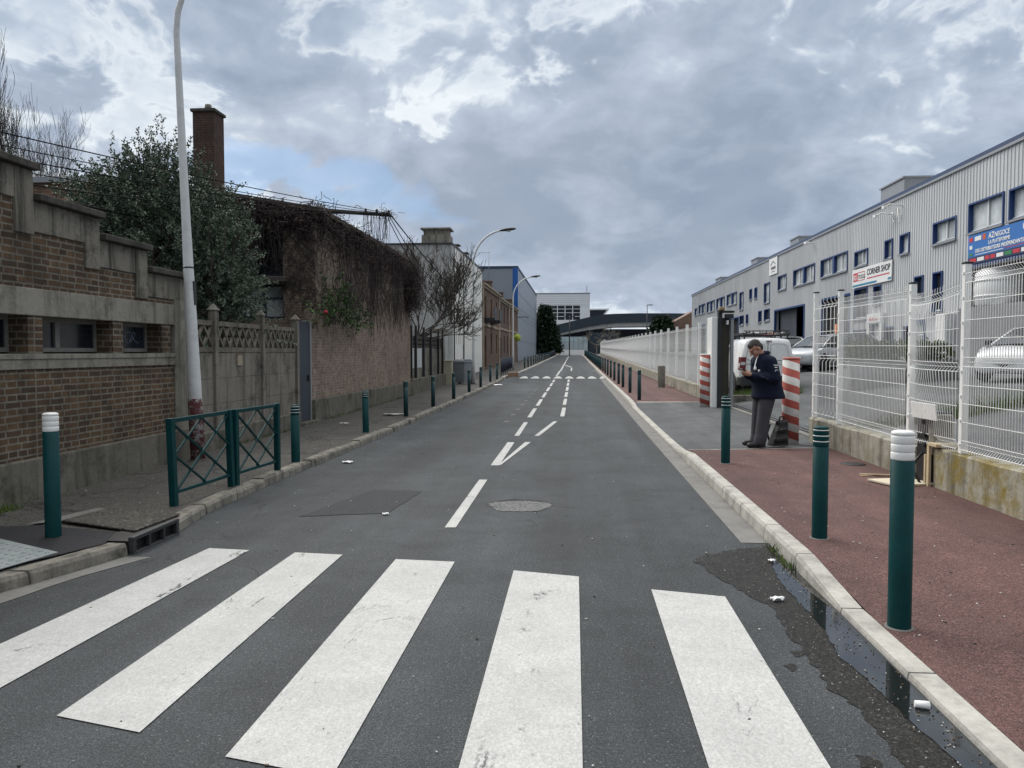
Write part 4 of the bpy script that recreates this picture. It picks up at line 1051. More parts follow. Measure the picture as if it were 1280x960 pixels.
# ------------------------------------------------------------------ white building
WX = -7.32; wb = thing('white_building', 'tall white rendered building with narrow slot windows behind the bare tree', 'building', (WX, 46, 0))
slots = [(47.3, 47.5), (48.1, 48.3), (48.9, 49.1), (55.4, 55.7)]
hl = [(a, b, 2.2, 4.6) for a, b in slots[:3]] + [(slots[3][0], slots[3][1], 1.9, 4.6), (50.4, 50.9, 3.3, 4.0), (50.3, 50.6, 1.2, 2.2)]
mb = MB(); facade(mb, PX(WX, -1), 46.0, 60.8, 0, 8.15, .3, hl); wb_w = fb(mb, 'street_wall', RENDER_W, wb)
for a_, b_, x_ in ((45.7, 46.0, WX), (60.5, 60.8, WX-.301)):
    mb = MB(); mb.box(-18, x_, a_, b_, 0, 8.15); fb(mb, 'side_wall', RENDER_G, wb)  # white end walls, their shade put into the colour as grey render
mb = MB(); mb.box(-18, WX-.31, 46, 60.5, 7.6, 7.9); fb(mb, 'roof', ROOF, wb)
mb = MB(); mb.box(-18, WX+.06, 45.62, 60.86, 8.15, 8.24); fb(mb, 'parapet_cap', DARK, wb)
for a, b, c, d in hl:
    mb = MB(); mb.box(WX-.06, WX-.03, a+.001, b-.001, c+.001, d-.001); fb(mb, 'window', GLASS_DK, wb)
for y in (45.95, 50.0):
    mb = MB(); mb.tube([(WX+.08, y+.15, .4), (WX+.08, y+.15, 8.1)], .038, 8); fb(mb, 'downpipe', DARK, wb)
for (y0, y1, x0, x1, h) in ((46.0, 47.2, -9.2, -7.5, .95), (49.5, 50.4, -8.2, -7.5, .45), (53.5, 54.5, -8.2, -7.5, .45)):
    mb = MB(); mb.box(x0, x1, y0, y1, 8.24, 8.24+h*.55); mb.box(x0+.1, x1-.1, y0+.1, y1-.1, 8.24+h*.55, 8.24+h*.9); mb.box(x0-.06, x1+.06, y0-.06, y1+.06, 8.24+h*.9, 8.24+h); fb(mb, 'rooftop_vent', CONC_L, wb)
BRICK_D = M_brick('dark_house_brick', (.16, .10, .078), (.115, .075, .06), (.2, .17, .15), stain=.4)
# ------------------------------------------------------------------ brick houses
def house(label, y0, y1, zt, group, seed, mat, nwin):
    rr = random.Random(seed)
    h = thing('brick_house', label, 'house', (WX, y0, 0), 0, group); g = gz((y0+y1)/2)
    holes = []; L = y1-y0
    for k in range(nwin):
        c = y0 + L*(k+.5)/nwin
        holes.append((c-.55, c+.55, g+4.2, g+6.0)); holes.append((c-.6, c+.6, g+1.2, g+3.0) if k else (c-.6, c+.6, g+.15, g+2.7))
    mb = MB(); facade(mb, PX(WX, -1), y0+.01, y1-.01, 0, zt-.5, .3, holes); fb(mb, 'street_wall', mat, h)
    for a_, b_ in ((y0+.01, y0+.3), (y1-.3, y1-.01)):
        mb = MB(); mb.box(-16, WX-.301, a_, b_, 0, zt-.5); fb(mb, 'side_wall', mat, h)
    mb = MB(); mb.box(-16, WX+.12, y0+.01, y1-.01, zt-.5, zt-.3); mb.box(-16, WX+.25, y0+.01, y1-.01, zt-.3, zt-.15); fb(mb, 'cornice', STONE, h)
    mb = MB(); mb.add([(WX+.2, y0+.02, zt-.148), (-11.5, y0+.02, zt+1.2), (-11.5, y1-.02, zt+1.2), (WX+.2, y1-.02, zt-.148), (-16, y0+.02, zt-.148), (-16, y1-.02, zt-.148)], [(0, 1, 2, 3), (1, 4, 5, 2)])
    mb.add([(WX+.2, y0+.02, zt-.148), (-11.5, y0+.02, zt+1.2), (-16, y0+.02, zt-.148)], [(0, 1, 2)]); fb(mb, 'roof', ROOF, h)
    mb = MB(); 
    for z in (3.5,): mb.box(WX+.0, WX+.07, y0+.01, y1-.01, g+z, g+z+.2)
    for yy in (y0+.02, y1-.47): mb.box(WX+.001, WX+.09, yy, yy+.45, 0, zt-.5)
    fb(mb, 'stone_trim', STONE, h)
    for i, hh in enumerate(holes):
        fr = MB(); a, b, c, d = hh
        fr.box(WX-.2, WX-.14, a, a+.08, c, d); fr.box(WX-.2, WX-.14, b-.08, b, c, d); fr.box(WX-.2, WX-.14, a+.08, b-.08, d-.08, d); fr.box(WX-.2, WX-.14, a+.08, b-.08, c, c+.08); fr.box(WX-.2, WX-.145, (a+b)/2-.03, (a+b)/2+.03, c+.08, d-.08)
        w = fb(fr, 'door' if i == 1 else 'window', WHITE if i != 1 else NAVY, h); p = MB(); p.box(WX-.19, WX-.175, a+.07, b-.07, c+.07, d-.07); p.build('pane', GLASS_DK, w)
    mb = MB(); yc = y1-1.2; mb.box(WX-1.6, WX-.6, yc, yc+.9, zt-.2, zt+1.0); mb.box(WX-1.66, WX-.54, yc-.06, yc+.96, zt+1.0, zt+1.12); fb(mb, 'chimney', mat, h)
    return h
hh = house('nearest brick house, with dark projecting balconies, beside the white building', 60.9, 74.4, 7.4, 'brick terrace houses', 1, BRICK_H, 3)
mb = MB()
for y in (63.2, 67.7): mb.prism([(WX+.02, 4.1), (WX+.85, 4.35), (WX+.85, 4.5), (WX+.02, 4.5)], 'y', y-1.0, y+1.0); mb.box(WX+.8, WX+.84, y-1, y+1, 4.5, 5.4)
fb(mb, 'balcony', DARK, hh)
house('middle brick house with a chimney in the terrace beyond the white building', 74.5, 85.8, 7.2, 'brick terrace houses', 2, BRICK_D, 3)
house('farthest brick house of the terrace, against the blue cornered warehouse', 85.9, 98.6, 7.3, 'brick terrace houses', 3, BRICK_H, 3)
ant = thing('roof_antenna', 'thin television antenna above the brick houses', 'antenna', (WX-.9, 73.8, 8.0))
mb = MB(); mb.tube([(0, 0, .35), (0, 0, 3.4)], .025, 5); mb.tube([(-1.6, 0, 3.25), (.1, 0, 3.25)], .018, 4)
for k in range(5): mb.tube([(-1.5+.3*k, -.25, 3.25), (-1.5+.3*k, .25, 3.25)], .012, 4)
mb.build('aerial', GREYM, ant)
# ------------------------------------------------------------------ blue cornered warehouse and other far structures
CLAD_BG = M_plain('blue_grey_cladding', (.25, .285, .33), .5, .06, .6)
bw_ = thing('clad_warehouse', 'blue grey clad warehouse with a bright blue corner strip on the left', 'warehouse', (WX, 99, 0))
mb = MB(); mb.box(-30, WX, 98.8, 149, 0, 12.45)
for k in range(60): mb.box(-29.8+.37*k, -29.74+.37*k, 98.77, 98.8, 0, 12.45)
for z in (3.2, 6.3, 6.9, 7.5, 9.4): mb.box(WX, WX+.03, 99.3, 148.9, z, z+.06)
fb(mb, 'wall', CLAD_BG, bw_)
mb = MB(); mb.box(WX-.6, WX+.06, 98.7, 99.25, .3, 12.5); fb(mb, 'corner_strip', M_plain('bright_blue', (.012, .10, .36), .4), bw_)
mb = MB(); mb.box(-30.1, WX+.08, 98.7, 149.1, 12.5, 12.75); fb(mb, 'roof_edge', M_plain('dark_blue_edge', (.02, .05, .11), .45), bw_)
mb = MB(); mb.box(WX-1.5, WX-.7, 98.65, 98.78, 1.0, 6.5); fb(mb, 'blue_panel', M_plain('banner_blue', (.015, .15, .5), .45), bw_)
mb = MB(); mb.box(WX+.02, WX+1.4, 99.4, 99.5, 6.2, 6.28); fb(mb, 'bracket_arm', DARK, bw_)
fo = thing('white_office', 'white office block with a grid of dark windows at the end of the street', 'office block', (-3, 190, 0))
OFW = M_plain('white_cladding', (.88, .89, .90), .5, .05, .3)
cols = [(-6.0 + 1.88*k, -6.0+1.88*k+1.7) for k in range(4)]
hl = [(a, b, 9.6+.92*j, 9.6+.92*j+.8) for a, b in cols for j in range(4)]
mb = MB(); facade(mb, PY(190, 1), -22, 3.75, 0, 16.0, .5, hl); mb.box(-22, 3.75, 190.51, 210, 0, 16.0); fb(mb, 'wall', OFW, fo)
for k in range(6):
    mb = MB(); mb.box(-22, 3.76, 189.97, 190.0, 12.9+.5*k, 12.93+.5*k); fb(mb, 'panel_joint', GREYM, fo)
for a, b in cols:
    mb = MB()
    for j in range(4): mb.box(a+.01, b-.01, 190.3, 190.4, 9.6+.92*j+.01, 9.6+.92*j+.79)
    fb(mb, 'window_column', GLASS_DK, fo)
mb = MB(); mb.prism([(3.8, 8.6), (5.2, 8.6), (7.9, 12.0), (3.8, 12.0)], 'y', 190.2, 200); fb(mb, 'slanted_bay', NAVY, fo)
mb = MB(); mb.prism([(3.8, 12.01), (8.3, 12.01), (8.4, 12.35), (3.8, 12.35)], 'y', 189.9, 200); mb.prism([(5.21, 8.6), (5.6, 8.6), (8.4, 12.0), (7.91, 12.0)], 'y', 189.9, 200); fb(mb, 'bay_edge', OFW, fo)
mb = MB(); mb.box(-22, 3.9, 189.9, 190, 16.0, 16.25); fb(mb, 'roof_edge', GREYM, fo)
mb = MB(); mb.tube([(3.0, 191, 16.2), (3.0, 191, 18.2)], .06, 5); fb(mb, 'rooftop_mast', DARK, fo)
DKBLUE = M_plain('dark_blue_cladding', (.024, .038, .055), .5, .1, .4)
br_ = thing('curved_overpass', 'dark blue curved canopy bridge crossing behind the street end', 'bridge', (5, 170, 0))
topc = [(-9, 6.6), (-5, 7.4), (-1, 8.4), (3, 9.35), (6, 9.95), (9, 10.1), (14, 10.2), (21, 10.15), (30, 10.0)]
botc = [(30, 8.25), (21, 8.3), (14, 8.25), (9, 8.15), (6, 7.8), (3, 7.3), (-1, 6.4), (-5, 5.5), (-9, 4.9)]
mb = MB(); mb.prism(topc + botc, 'y', 170, 178); fb(mb, 'deck_band', DKBLUE, br_)
low = [(30, 7.3), (21, 7.35), (9, 7.25), (6, 6.9), (3, 6.55), (-1, 5.85), (-5, 5.05), (-9, 4.5)]
mb = MB(); mb.prism([(x, z-.02) for x, z in botc[::-1]] + low, 'y', 170.3, 177.5); fb(mb, 'pale_soffit', M_plain('pale_soffit', (.42, .42, .4), .7), br_)
mb = MB(); mb.box(3.2, 8.0, 168.5, 169.9, 0, 6.0); mb.box(8.01, 9.5, 169.0, 169.9, 0, 5.9); fb(mb, 'dark_pier', DKBLUE, br_)
mb = MB(); mb.box(-9, 60, 179, 180, 0, 7.0); fb(mb, 'dark_back_wall', NAVY, br_)
fw = thing('glass_hall', 'pale blue glazed hall front under the curved bridge', 'hall', (-1, 166, 0))
mb = MB(); mb.box(-5.2, 2.9, 166.0, 166.5, 0, 5.0); fb(mb, 'wall', M_plain('pale_blue_glazing', (.42, .52, .56), .25, .15, .3), fw)
mb = MB(); 
for k in range(9): mb.box(-5.2+k, -5.14+k, 165.9, 166, 1, 5.0)
fb(mb, 'mullions', GREYM, fw)
gw = thing('low_white_wall', 'low white wall with a railing closing the street end', 'wall', (0, 163, 0))
mb = MB(); mb.box(-4.9, 2.2, 163, 163.3, .8, 2.15); fb(mb, 'wall', OFW, gw)
mb = MB()
for k in range(36): mb.box(-2.9+.14*k, -2.87+.14*k, 163.1, 163.14, 2.15, 3.9)
mb.box(-2.9, 2.1, 163.1, 163.14, 3.9, 3.95); fb(mb, 'railing', GREYM, gw)
bx = thing('beige_hoarding', 'square beige hoarding board at the street end', 'hoarding', (-4, 162, 0))
mb = MB(); mb.box(-4.7, -3.0, 161.5, 162, .9, 3.5); fb(mb, 'board', BEIGE, bx); 
mb = MB(); mb.box(-4.75, -2.95, 161.45, 162.05, 3.5, 3.58); fb(mb, 'frame', WHITE, bx)
for k, x in enumerate((-7.0, -6.4)):
    o = MB().box(x, x+.25, 151+k, 151.3+k, .8, 4.3).build('white_post', WHITE); tag(o, ['left', 'right'][k] + ' of two white posts below the dark conifers', 'post')
ht = thing('white_hut', 'small white gabled hut at the far end of the white fence', 'hut', (5.6, 152, 0))
mb = MB(); mb.prism([(5.2, .9), (6.6, .9), (6.6, 3.6), (5.9, 4.3), (5.2, 3.6)], 'y', 152, 155); fb(mb, 'wall', WHITE, ht)
mb = MB(); mb.box(5.1, 6.7, 151.9, 155.1, 4.301, 4.4); mb.box(5.5, 6.2, 151.95, 152, 1, 2.6); fb(mb, 'door', NAVY, ht)
fh = thing('brown_roofed_house', 'low brown roofed house beyond the white fence', 'house', (19, 132, 0))
mb = MB(); mb.box(14, 24, 132, 142, 0, 5.0); fb(mb, 'wall', BRICK_H, fh)
mb = MB(); mb.prism([(13.5, 5.0), (24.5, 5.0), (20.5, 8.9)], 'y', 131.6, 142.4); fb(mb, 'roof', M_plain('brown_tiles', (.19, .12, .09), .85, .2, 2), fh)
# ------------------------------------------------------------------ right low walls
LX = 4.22
def lowwall(name, label, ya, yb, mat, zt, xe=lambda y: LX, seed=1):
    root = thing(name, label, 'low wall', (LX, ya, 0)); mb = MB(); n = max(2, int((yb-ya)/.45)); rr = random.Random(seed); sec = []
    for i in range(n+1):
        y = lerp(ya, yb, i/n); x = xe(y); j = rr.uniform(-.012, .012); g = gz(y)
        sec.append([(x+.01, y, g-.1), (x+j*.3, y, g+zt-.02+j), (x+.02, y, g+zt+j), (x+.2, y, g+zt+j*.8), (x+.21, y, g+zt-.03), (x+.21, y, g-.1)])
    vs = [p for s in sec for p in s]; k = 6
    fs = [(i*k+a, i*k+(a+1) % k, (i+1)*k+(a+1) % k, (i+1)*k+a) for i in range(n) for a in range(k)] + [tuple(range(k)), tuple(n*k+a for a in range(k))]
    mb.add(vs, fs); return root, fb(mb, 'wall', mat, root)
w1, _ = lowwall('low_wall', 'mossy low concrete wall at the right edge under the wire fence', 3.0, 9.38, CONC_MOSS, .60, seed=2)
w2, _ = lowwall('low_wall', 'stained low concrete wall between the striped post and the broken gap', 9.9, 14.2, CONC_R, .55, seed=3)
xe_far = lambda y: lerp(4.2, 5.0, max(0, (y-40)/110))
w3, _ = lowwall('low_wall', 'long low concrete wall under the far white fence', 23.3, 150, CONC_R, .55, xe_far, 4)
for y in (33.0,):
    mb = MB(); mb.box(3.55, 3.85, y, y+.25, gz(y)+.1, gz(y)+1.05); o = mb.build('concrete_marker', CONC_L, bevel=.02); tag(o, 'short grey concrete stump on the red pavement by the far fence', 'stump')
# the broken gap: meter niche, battens, leaning sheet
nb = thing('meter_niche', 'open dark meter niche in the broken gap of the low wall', 'meter box', (4.3, 9.6, 0))
mb = MB(); mb.box(4.24, 4.5, 9.52, 9.86, .15, 1.0); mb.box(4.2, 4.24, 9.5, 9.88, .98, 1.01); fb(mb, 'shade_fill', BLACK, nb)  # solid black block, the dark of the hole put into its colour
mb = MB(); mb.box(4.22, 4.45, 9.39, 9.515, .5, .98); fb(mb, 'side_block', CONC_L, nb, .01)
for z in (.88, .72, .6):
    mb = MB(); mb.tube([(4.2, 9.62, z), (4.236, 9.62, z)], .03, 10); fb(mb, 'fitting', DARK, nb)
mb = MB(); mb.tube([(4.22, 9.66, .5), (4.12, 9.6, .42), (4.08, 9.62, .3), (4.15, 9.5, .12)], .016, 6); fb(mb, 'cable', BLACK, nb)
bd = thing('boarded_frame', 'raw wooden boards capping the broken end of the mossy wall', 'boards', (4.2, 9.4, 0))
mb = MB(); mb.box(4.165, 4.42, 9.20, 9.42, .617, .655); fb(mb, 'cap_board', WOODY, bd, .004)
mb = MB(); mb.box(4.17, 4.2, 9.385, 9.44, .13, .615); fb(mb, 'upright_board', WOODY, bd, .003)
mb = MB(); mb.box(4.17, 4.19, 9.47, 9.51, .13, .5); fb(mb, 'upright_board', WOODY, bd, .003)
mb = MB(); mb.box(0, .015, 0, .62, 0, .19); o = mb.build('white_sheet', WHITE, bevel=.002); o.location = (4.13, 9.12, .93); o.rotation_euler = (.0, -.12, 0.02); tag(o, 'white sheet tied to the bent wire panel above the broken gap', 'sheet')

# ------------------------------------------------------------------ wire fences
PROF = [(0, 0), (.03, 0), (.08, .045), (.13, 0), (.93, 0), (.98, .045), (1.03, 0), (1.83, 0), (1.88, .045), (1.93, 0), (2.0, 0)]
def off(z):
    return poly_at(PROF, z)
HZ = [.03, .08, .13, .33, .53, .73, .93, .98, 1.03, 1.23, 1.43, 1.63, 1.83, 1.88, 1.93]
def panel_mb(p0, p1, zb0, zb1, h=2.0, pitch=.05, r=.0042, bend=None, n_side=4, hs=HZ, sc=1.0):
    """wire panel from p0 to p1 (x,y); folds push toward -x (the street)"""
    mb = MB(); L = math.hypot(p1[0]-p0[0], p1[1]-p0[1]); n = int(L/pitch)
    nx, ny = -(p1[1]-p0[1])/L, (p1[0]-p0[0])/L
    def pt(t, z):
        o = off(z); b = bend(t, z) if bend else (0, 0)
        return (lerp(p0[0], p1[0], t)+nx*(o+b[0]), lerp(p0[1], p1[1], t)+ny*(o+b[0]), lerp(zb0, zb1, t)+z*h/2.0+b[1])
    zs = [p[0] for p in PROF] if not bend else sorted(set([p[0] for p in PROF] + [.3, .5, .7, 1.2, 1.4, 1.6]))
    for i in range(n+1):
        t = (i+.5)/(n+1); mb.tube([pt(t, z) for z in zs], r, n_side, caps=False)
    k = 1 if not bend else 10
    for z in hs: mb.tube([pt(i/k, z) for i in range(k+1)], r*.95, n_side, caps=False)
    return mb
def fpost(mb, x, y, z0, z1, w=.062):
    mb.box(x-w/2, x+w/2, y-w/2, y+w/2, z0, z1)
nf = thing('wire_fence', 'white welded wire fence with capped posts on the mossy wall at the right', 'fence', (4.32, 8.57, .6))
NX = 4.27
posts = [(NX, 14.05, .55, 2.76), (NX, 12.78, .55, 2.70), (NX, 10.14, .55, 2.58), (NX, 8.8, .60, 2.68), (NX, 6.3, .6, 2.68), (NX, 3.8, .6, 2.68)]
for x, y, a, b in posts:
    mb = MB(); fpost(mb, x, y, a, b, .075); fb(mb, 'post', WHITE_GAL, nf, .008)
    mb = MB(); mb.box(x-.043, x+.043, y-.043, y+.043, b, b+.022); fb(mb, 'post_cap', DARK, nf, .005)
    mb = MB()
    for k in range(8):
        z = lerp(a+.1, b-.1, k/7); mb.box(x-.052, x-.038, y-.02, y+.006, z-.012, z+.012)
    fb(mb, 'clips', WHITE_GAL, nf)
xp = NX - .045
mb = panel_mb((xp, 13.99), (xp, 12.84), .62, .62, 2.02, pitch=.22, r=.0055, hs=[.03, .33, .53, .73, .98, 1.03, 1.23, 1.43, 1.63, 1.83, 1.88]); fb(mb, 'end_panel', WHITE_GAL, nf)
mb = panel_mb((xp, 12.72), (xp, 10.20), .60, .58, 1.98); fb(mb, 'wire_panel', WHITE_GAL, nf)
def bend(t, z):
    b = math.sin(PI*t); s = sstep(.2, 1.0, z)*sstep(2.2, 1.2, z)
    return (-.08*b*(sstep(.1, .9, z)) - .05*b*s, -.06*b*sstep(1.0, 2.0, z) + .05*(1-t)*math.sin(z*2))
mb = panel_mb((xp, 10.08), (xp, 8.86), .60, .62, 1.9, bend=bend); fb(mb, 'bent_wire_panel', WHITE_GAL, nf)
mb = panel_mb((xp, 8.74), (xp, 6.36), .62, .62, 2.02); fb(mb, 'wire_panel', WHITE_GAL, nf)
mb = panel_mb((xp, 6.24), (xp, 3.86), .62, .62, 2.02); fb(mb, 'wire_panel', WHITE_GAL, nf)
# far fence
ff = thing('wire_fence', 'very long white welded wire fence running down the right side beyond the gate', 'fence', (4.32, 24, .6))
def fx(y): return xe_far(y) + .10
pm = None
yy = [24.0 + 2.94*i for i in range(43)]
proto_post = None
for i, y in enumerate(yy):
    z = gz(y) + .5
    if proto_post is None:
        mb = MB(); mb.box(-.05, .045, -.05, .05, 0, 2.2); proto_post = mb.build('post', WHITE_GAL, ff); o = proto_post
    else:
        o = proto_post.copy(); COL.objects.link(o); o.parent = ff
    o.location = Vector((fx(y), y, z)) - ff.location
    if i < len(yy)-1:
        if pm is None:
            pm = panel_mb((0, .05), (0, 2.89), 0, 0, 2.0, .055, .0025, n_side=3); pm = pm.build('wire_panel', WHITE_GAL, ff); o = pm
        else:
            o = pm.copy(); COL.objects.link(o); o.parent = ff
        o.location = Vector((fx(y)-.045, y, z+.06)) - ff.location
        o.rotation_euler = (math.atan2(gz(y+2.94)-gz(y), 2.94), 0, -math.atan2(fx(y+2.94)-fx(y), 2.94))
# ------------------------------------------------------------------ sliding gate head
gt = thing('gate_column', 'dark steel gate column with a tall white cabinet at the entrance', 'gate', (4.3, 22.6, 0))
mb = MB(); mb.box(3.93, 4.09, 22.45, 23.25, .12, 2.72); fb(mb, 'cabinet', WHITE_GAL, gt, .01)
mb = MB(); mb.box(4.095, 4.21, 22.4, 22.6, .1, 2.84); fb(mb, 'column', DARK, gt, .006)
mb = MB(); mb.box(4.43, 4.515, 22.3, 22.46, .1, 2.66); fb(mb, 'column', GREYM, gt, .006)
mb = MB(); mb.box(4.212, 4.428, 22.5, 22.56, .12, 2.7); fb(mb, 'infill', M_plain('olive_infill', (.05, .045, .03), .6, .3, 3), gt)
mb = MB(); mb.box(4.1, 4.54, 22.36, 22.62, 2.84, 2.9); mb.box(4.28, 4.5, 22.25, 22.5, 2.68, 2.8); fb(mb, 'head_bracket', DARK, gt, .005)
mb = MB(); mb.box(4.12, 4.26, 22.3, 22.52, 2.905, 3.0); fb(mb, 'warning_lamp', M_plain('amber_lamp', (.30, .2, .09), .4), gt, .02)
mb = MB(); mb.box(4.32, 4.36, 22.27, 22.5, 2.5, 2.62); fb(mb, 'sensor', WHITE, gt)
tr = thing('gate_track', 'pale concrete strip with steel rails for the sliding gate across the entrance', 'gate track', (4.5, 18, 0))
def az(x, y): return pr(min(x, 4.2), y) if x < 4.5 else gz(y)+yard(x)
mb = MB(); mb.hexa([(4.42, 14.5, -.1), (4.95, 14.5, -.1), (4.95, 23.2, -.1), (4.42, 23.2, -.1), (4.42, 14.5, .135), (4.95, 14.5, .15), (4.95, 23.2, .17), (4.42, 23.2, .155)]); fb(mb, 'strip', GUTTER, tr)
for x in (4.55, 4.68, 4.81):
    mb = MB(); mb.hexa([(x, 14.5, .1), (x+.045, 14.5, .1), (x+.045, 23.2, .1), (x, 23.2, .1), (x, 14.5, .16), (x+.045, 14.5, .16), (x+.045, 23.2, .185), (x, 23.2, .185)]); fb(mb, 'rail', DARK, tr)

# ------------------------------------------------------------------ warehouse on the right
RX = 13.2; RB = .9; RT = 8.05
wh = thing('clad_warehouse', 'long light grey ribbed warehouse with blue framed windows on the right', 'warehouse', (RX, 22, 0))
m, nt3, b3, v3 = new_mat('ribbed_cladding'); p3 = wpos(nt3)
c3 = ramp(nt3, noise(nt3, scaled(nt3, p3, (1, .35, .25)), 1.2, 5), [(.3, (.50, .51, .515)), (.7, (.57, .58, .585))])
st3 = ramp(nt3, noise(nt3, scaled(nt3, p3, (1, 5, .18)), 1.0, 6, .65), [(.52, 0.), (.75, .28)])
c3 = mixc(nt3, st3, c3, (.36, .36, .355)); sq3 = N(nt3, 'ShaderNodeSeparateXYZ'); nt3.links.new(p3, sq3.inputs[0])
wn3 = N(nt3, 'ShaderNodeTexWhiteNoise', noise_dimensions='1D'); nt3.links.new(math_(nt3, 'FLOOR', math_(nt3, 'MULTIPLY', sq3.outputs[1], 1.0)), wn3.inputs['W'])
c3 = mixc(nt3, 1., c3, ramp(nt3, wn3.outputs[0], [(0., .93), (1., 1.05)]), 'MULTIPLY')
nt3.links.new(c3, b3.inputs['Base Color']); b3.inputs['Roughness'].default_value = .5; b3.inputs['Metallic'].default_value = .0
CLAD = m
wins = dict(  # y0, y1, z0, z1, panes
 a=(25.02, 27.15, 5.66, 6.67, 2), b=(22.6, 24.73, 5.68, 6.65, 2), c=(27.96, 29.71, 5.64, 6.45, 2), d=(31.72, 32.6, 5.65, 6.46, 1), e=(33.32, 34.13, 5.62, 6.45, 1),
 f=(36.04, 37.68, 5.68, 6.42, 2), g=(38.63, 42.68, 5.67, 6.63, 4), h=(43.72, 47.86, 5.63, 6.63, 4), i=(49.43, 51.41, 5.67, 6.62, 2), j=(53.48, 55.04, 5.08, 6.47, 1),
 k=(58.74, 59.56, 5.62, 6.44, 1), l=(57.13, 57.9, 5.62, 6.42, 1), m=(61.67, 63.02, 5.05, 6.46, 1), n=(64.08, 68.2, 5.67, 6.66, 4), o=(69.26, 73.09, 5.63, 6.65, 4),
 p=(74.1, 78.28, 5.6, 6.66, 4), q=(79.21, 83.33, 5.66, 6.66, 4), r=(84.26, 85.98, 5.66, 6.46, 2),
 s=(55.72, 56.62, 3.8, 4.65, 1), t=(53.38, 54.94, 3.84, 4.67, 1), u=(61.45, 62.91, 3.83, 4.6, 1), v=(59.9, 60.62, 3.86, 4.6, 1),
 N1=(36.0, 37.64, 3.23, 4.67, 1), N2=(34.46, 35.29, 3.78, 4.63, 1), N3=(30.43, 31.18, 3.77, 4.64, 1), N4=(28.9, 29.65, 3.16, 4.64, 1), N5=(33.12, 34.03, 1.92, 2.78, 1), N6=(36.0, 37.64, 1.7, 2.75, 1), N7=(31.5, 32.1, 1.9, 2.75, 1),
 x1=(18.0, 20.2, 5.68, 6.65, 2))
bays = [(45.53, 52.17, RB-.3, 4.47), (38.21, 42.4, RB-.3, 4.54), (63.32, 67.6, RB-.2, 4.55), (19.0, 27.42, 3.19, 4.52), (16.6, 22.9, RB-.1, 3.19), (72, 77, RB-.2, 4.5), (79, 84, RB-.2, 4.5)]
doors = [(34.25, 35.4, RB, 2.95), (30.21, 31.2, RB, 2.9)]
holes = [w[:4] for w in wins.values()] + bays + doors
mb = MB(); facade(mb, PX(RX, 1), 16, 88.3, 0, RT, .25, holes)
rib = []
y = 16.1
while y < 88.2:
    segs = [(RB-.4, RT)]
    for h in holes + [(33.2, 37.75, 4.7, 5.57), (22.8, 27.03, 4.62, 5.6), (51.45, 53.55, 6.84, 8.0)]:
        if h[0]-.05 < y < h[1]+.02:
            ns = []
            for a, b in segs:
                if h[3] <= a or h[2] >= b: ns.append((a, b)); continue
                if a < h[2]: ns.append((a, h[2]))
                if b > h[3]: ns.append((h[3], b))
            segs = ns
    for a, b in segs:
        if b-a > .08: mb.add([(RX, y, a), (RX-.022, y+.015, a), (RX-.022, y+.05, a), (RX, y+.065, a), (RX, y, b), (RX-.022, y+.015, b), (RX-.022, y+.05, b), (RX, y+.065, b)], [(0, 1, 5, 4), (1, 2, 6, 5), (2, 3, 7, 6)])
    y += .2
fb(mb, 'cladding', CLAD, wh)
mb = MB(); mb.box(RX+.3, 60, 87.9, 88.3, 0, RT); mb.box(RX+.3, 60, 16, 16.4, 0, RT); mb.box(RX+.26, 60, 16.4, 87.9, RT-.4, RT-.3); fb(mb, 'rear_volume', CLAD, wh)
mb = MB(); mb.box(RX-.07, RX+.3, 15.9, 88.4, RT, RT+.13); fb(mb, 'roof_edge', M_plain('dark_blue_flashing', (.018, .04, .11), .4), wh)
mb = MB(); mb.box(RX-.075, RX-.02, 15.9, 88.4, RT-.09, RT-.002); fb(mb, 'roof_edge', GREYM, wh)
for key, (y0, y1, z0, z1, n) in wins.items():
    fr = MB(); xf = RX+.06; t = .055
    fr.box(RX-.05, xf+.05, y0, y0+t, z0, z1); fr.box(RX-.05, xf+.05, y1-t, y1, z0, z1); fr.box(RX-.05, xf+.05, y0+t, y1-t, z1-t, z1); fr.box(RX-.05, xf+.05, y0+t, y1-t, z0, z0+.05)
    if n >= 4: fr.box(RX-.04, xf+.05, (y0+y1)/2-.13, (y0+y1)/2+.13, z0+.05, z1-t)
    w = fb(fr, 'window', BLUE, wh)
    sm = MB(); sm.box(RX-.10, RX-.051, y0-.03, y1+.03, z0-.05, z0+.02); fb(sm, 'sill', GREYM, w) if False else sm.build('sill', GREYM, w)
    ms = MB(); k = n
    for q in range(1, k):
        yy_ = lerp(y0, y1, q/k)
        if k >= 4 and q == k//2: continue
        ms.box(xf, xf+.045, yy_-.03, yy_+.03, z0+.05, z1-t)
    ms.box(xf, xf+.04, y0+t, y1-t, z0+.051, z0+.11)
    ms.build('sash', WHITE, w)
    p = MB(); p.box(xf+.046, xf+.06, y0+t, y1-t, z0+.05, z1-t); p.build('pane', GLASS_L if z0 > 5 else GLASS, w)
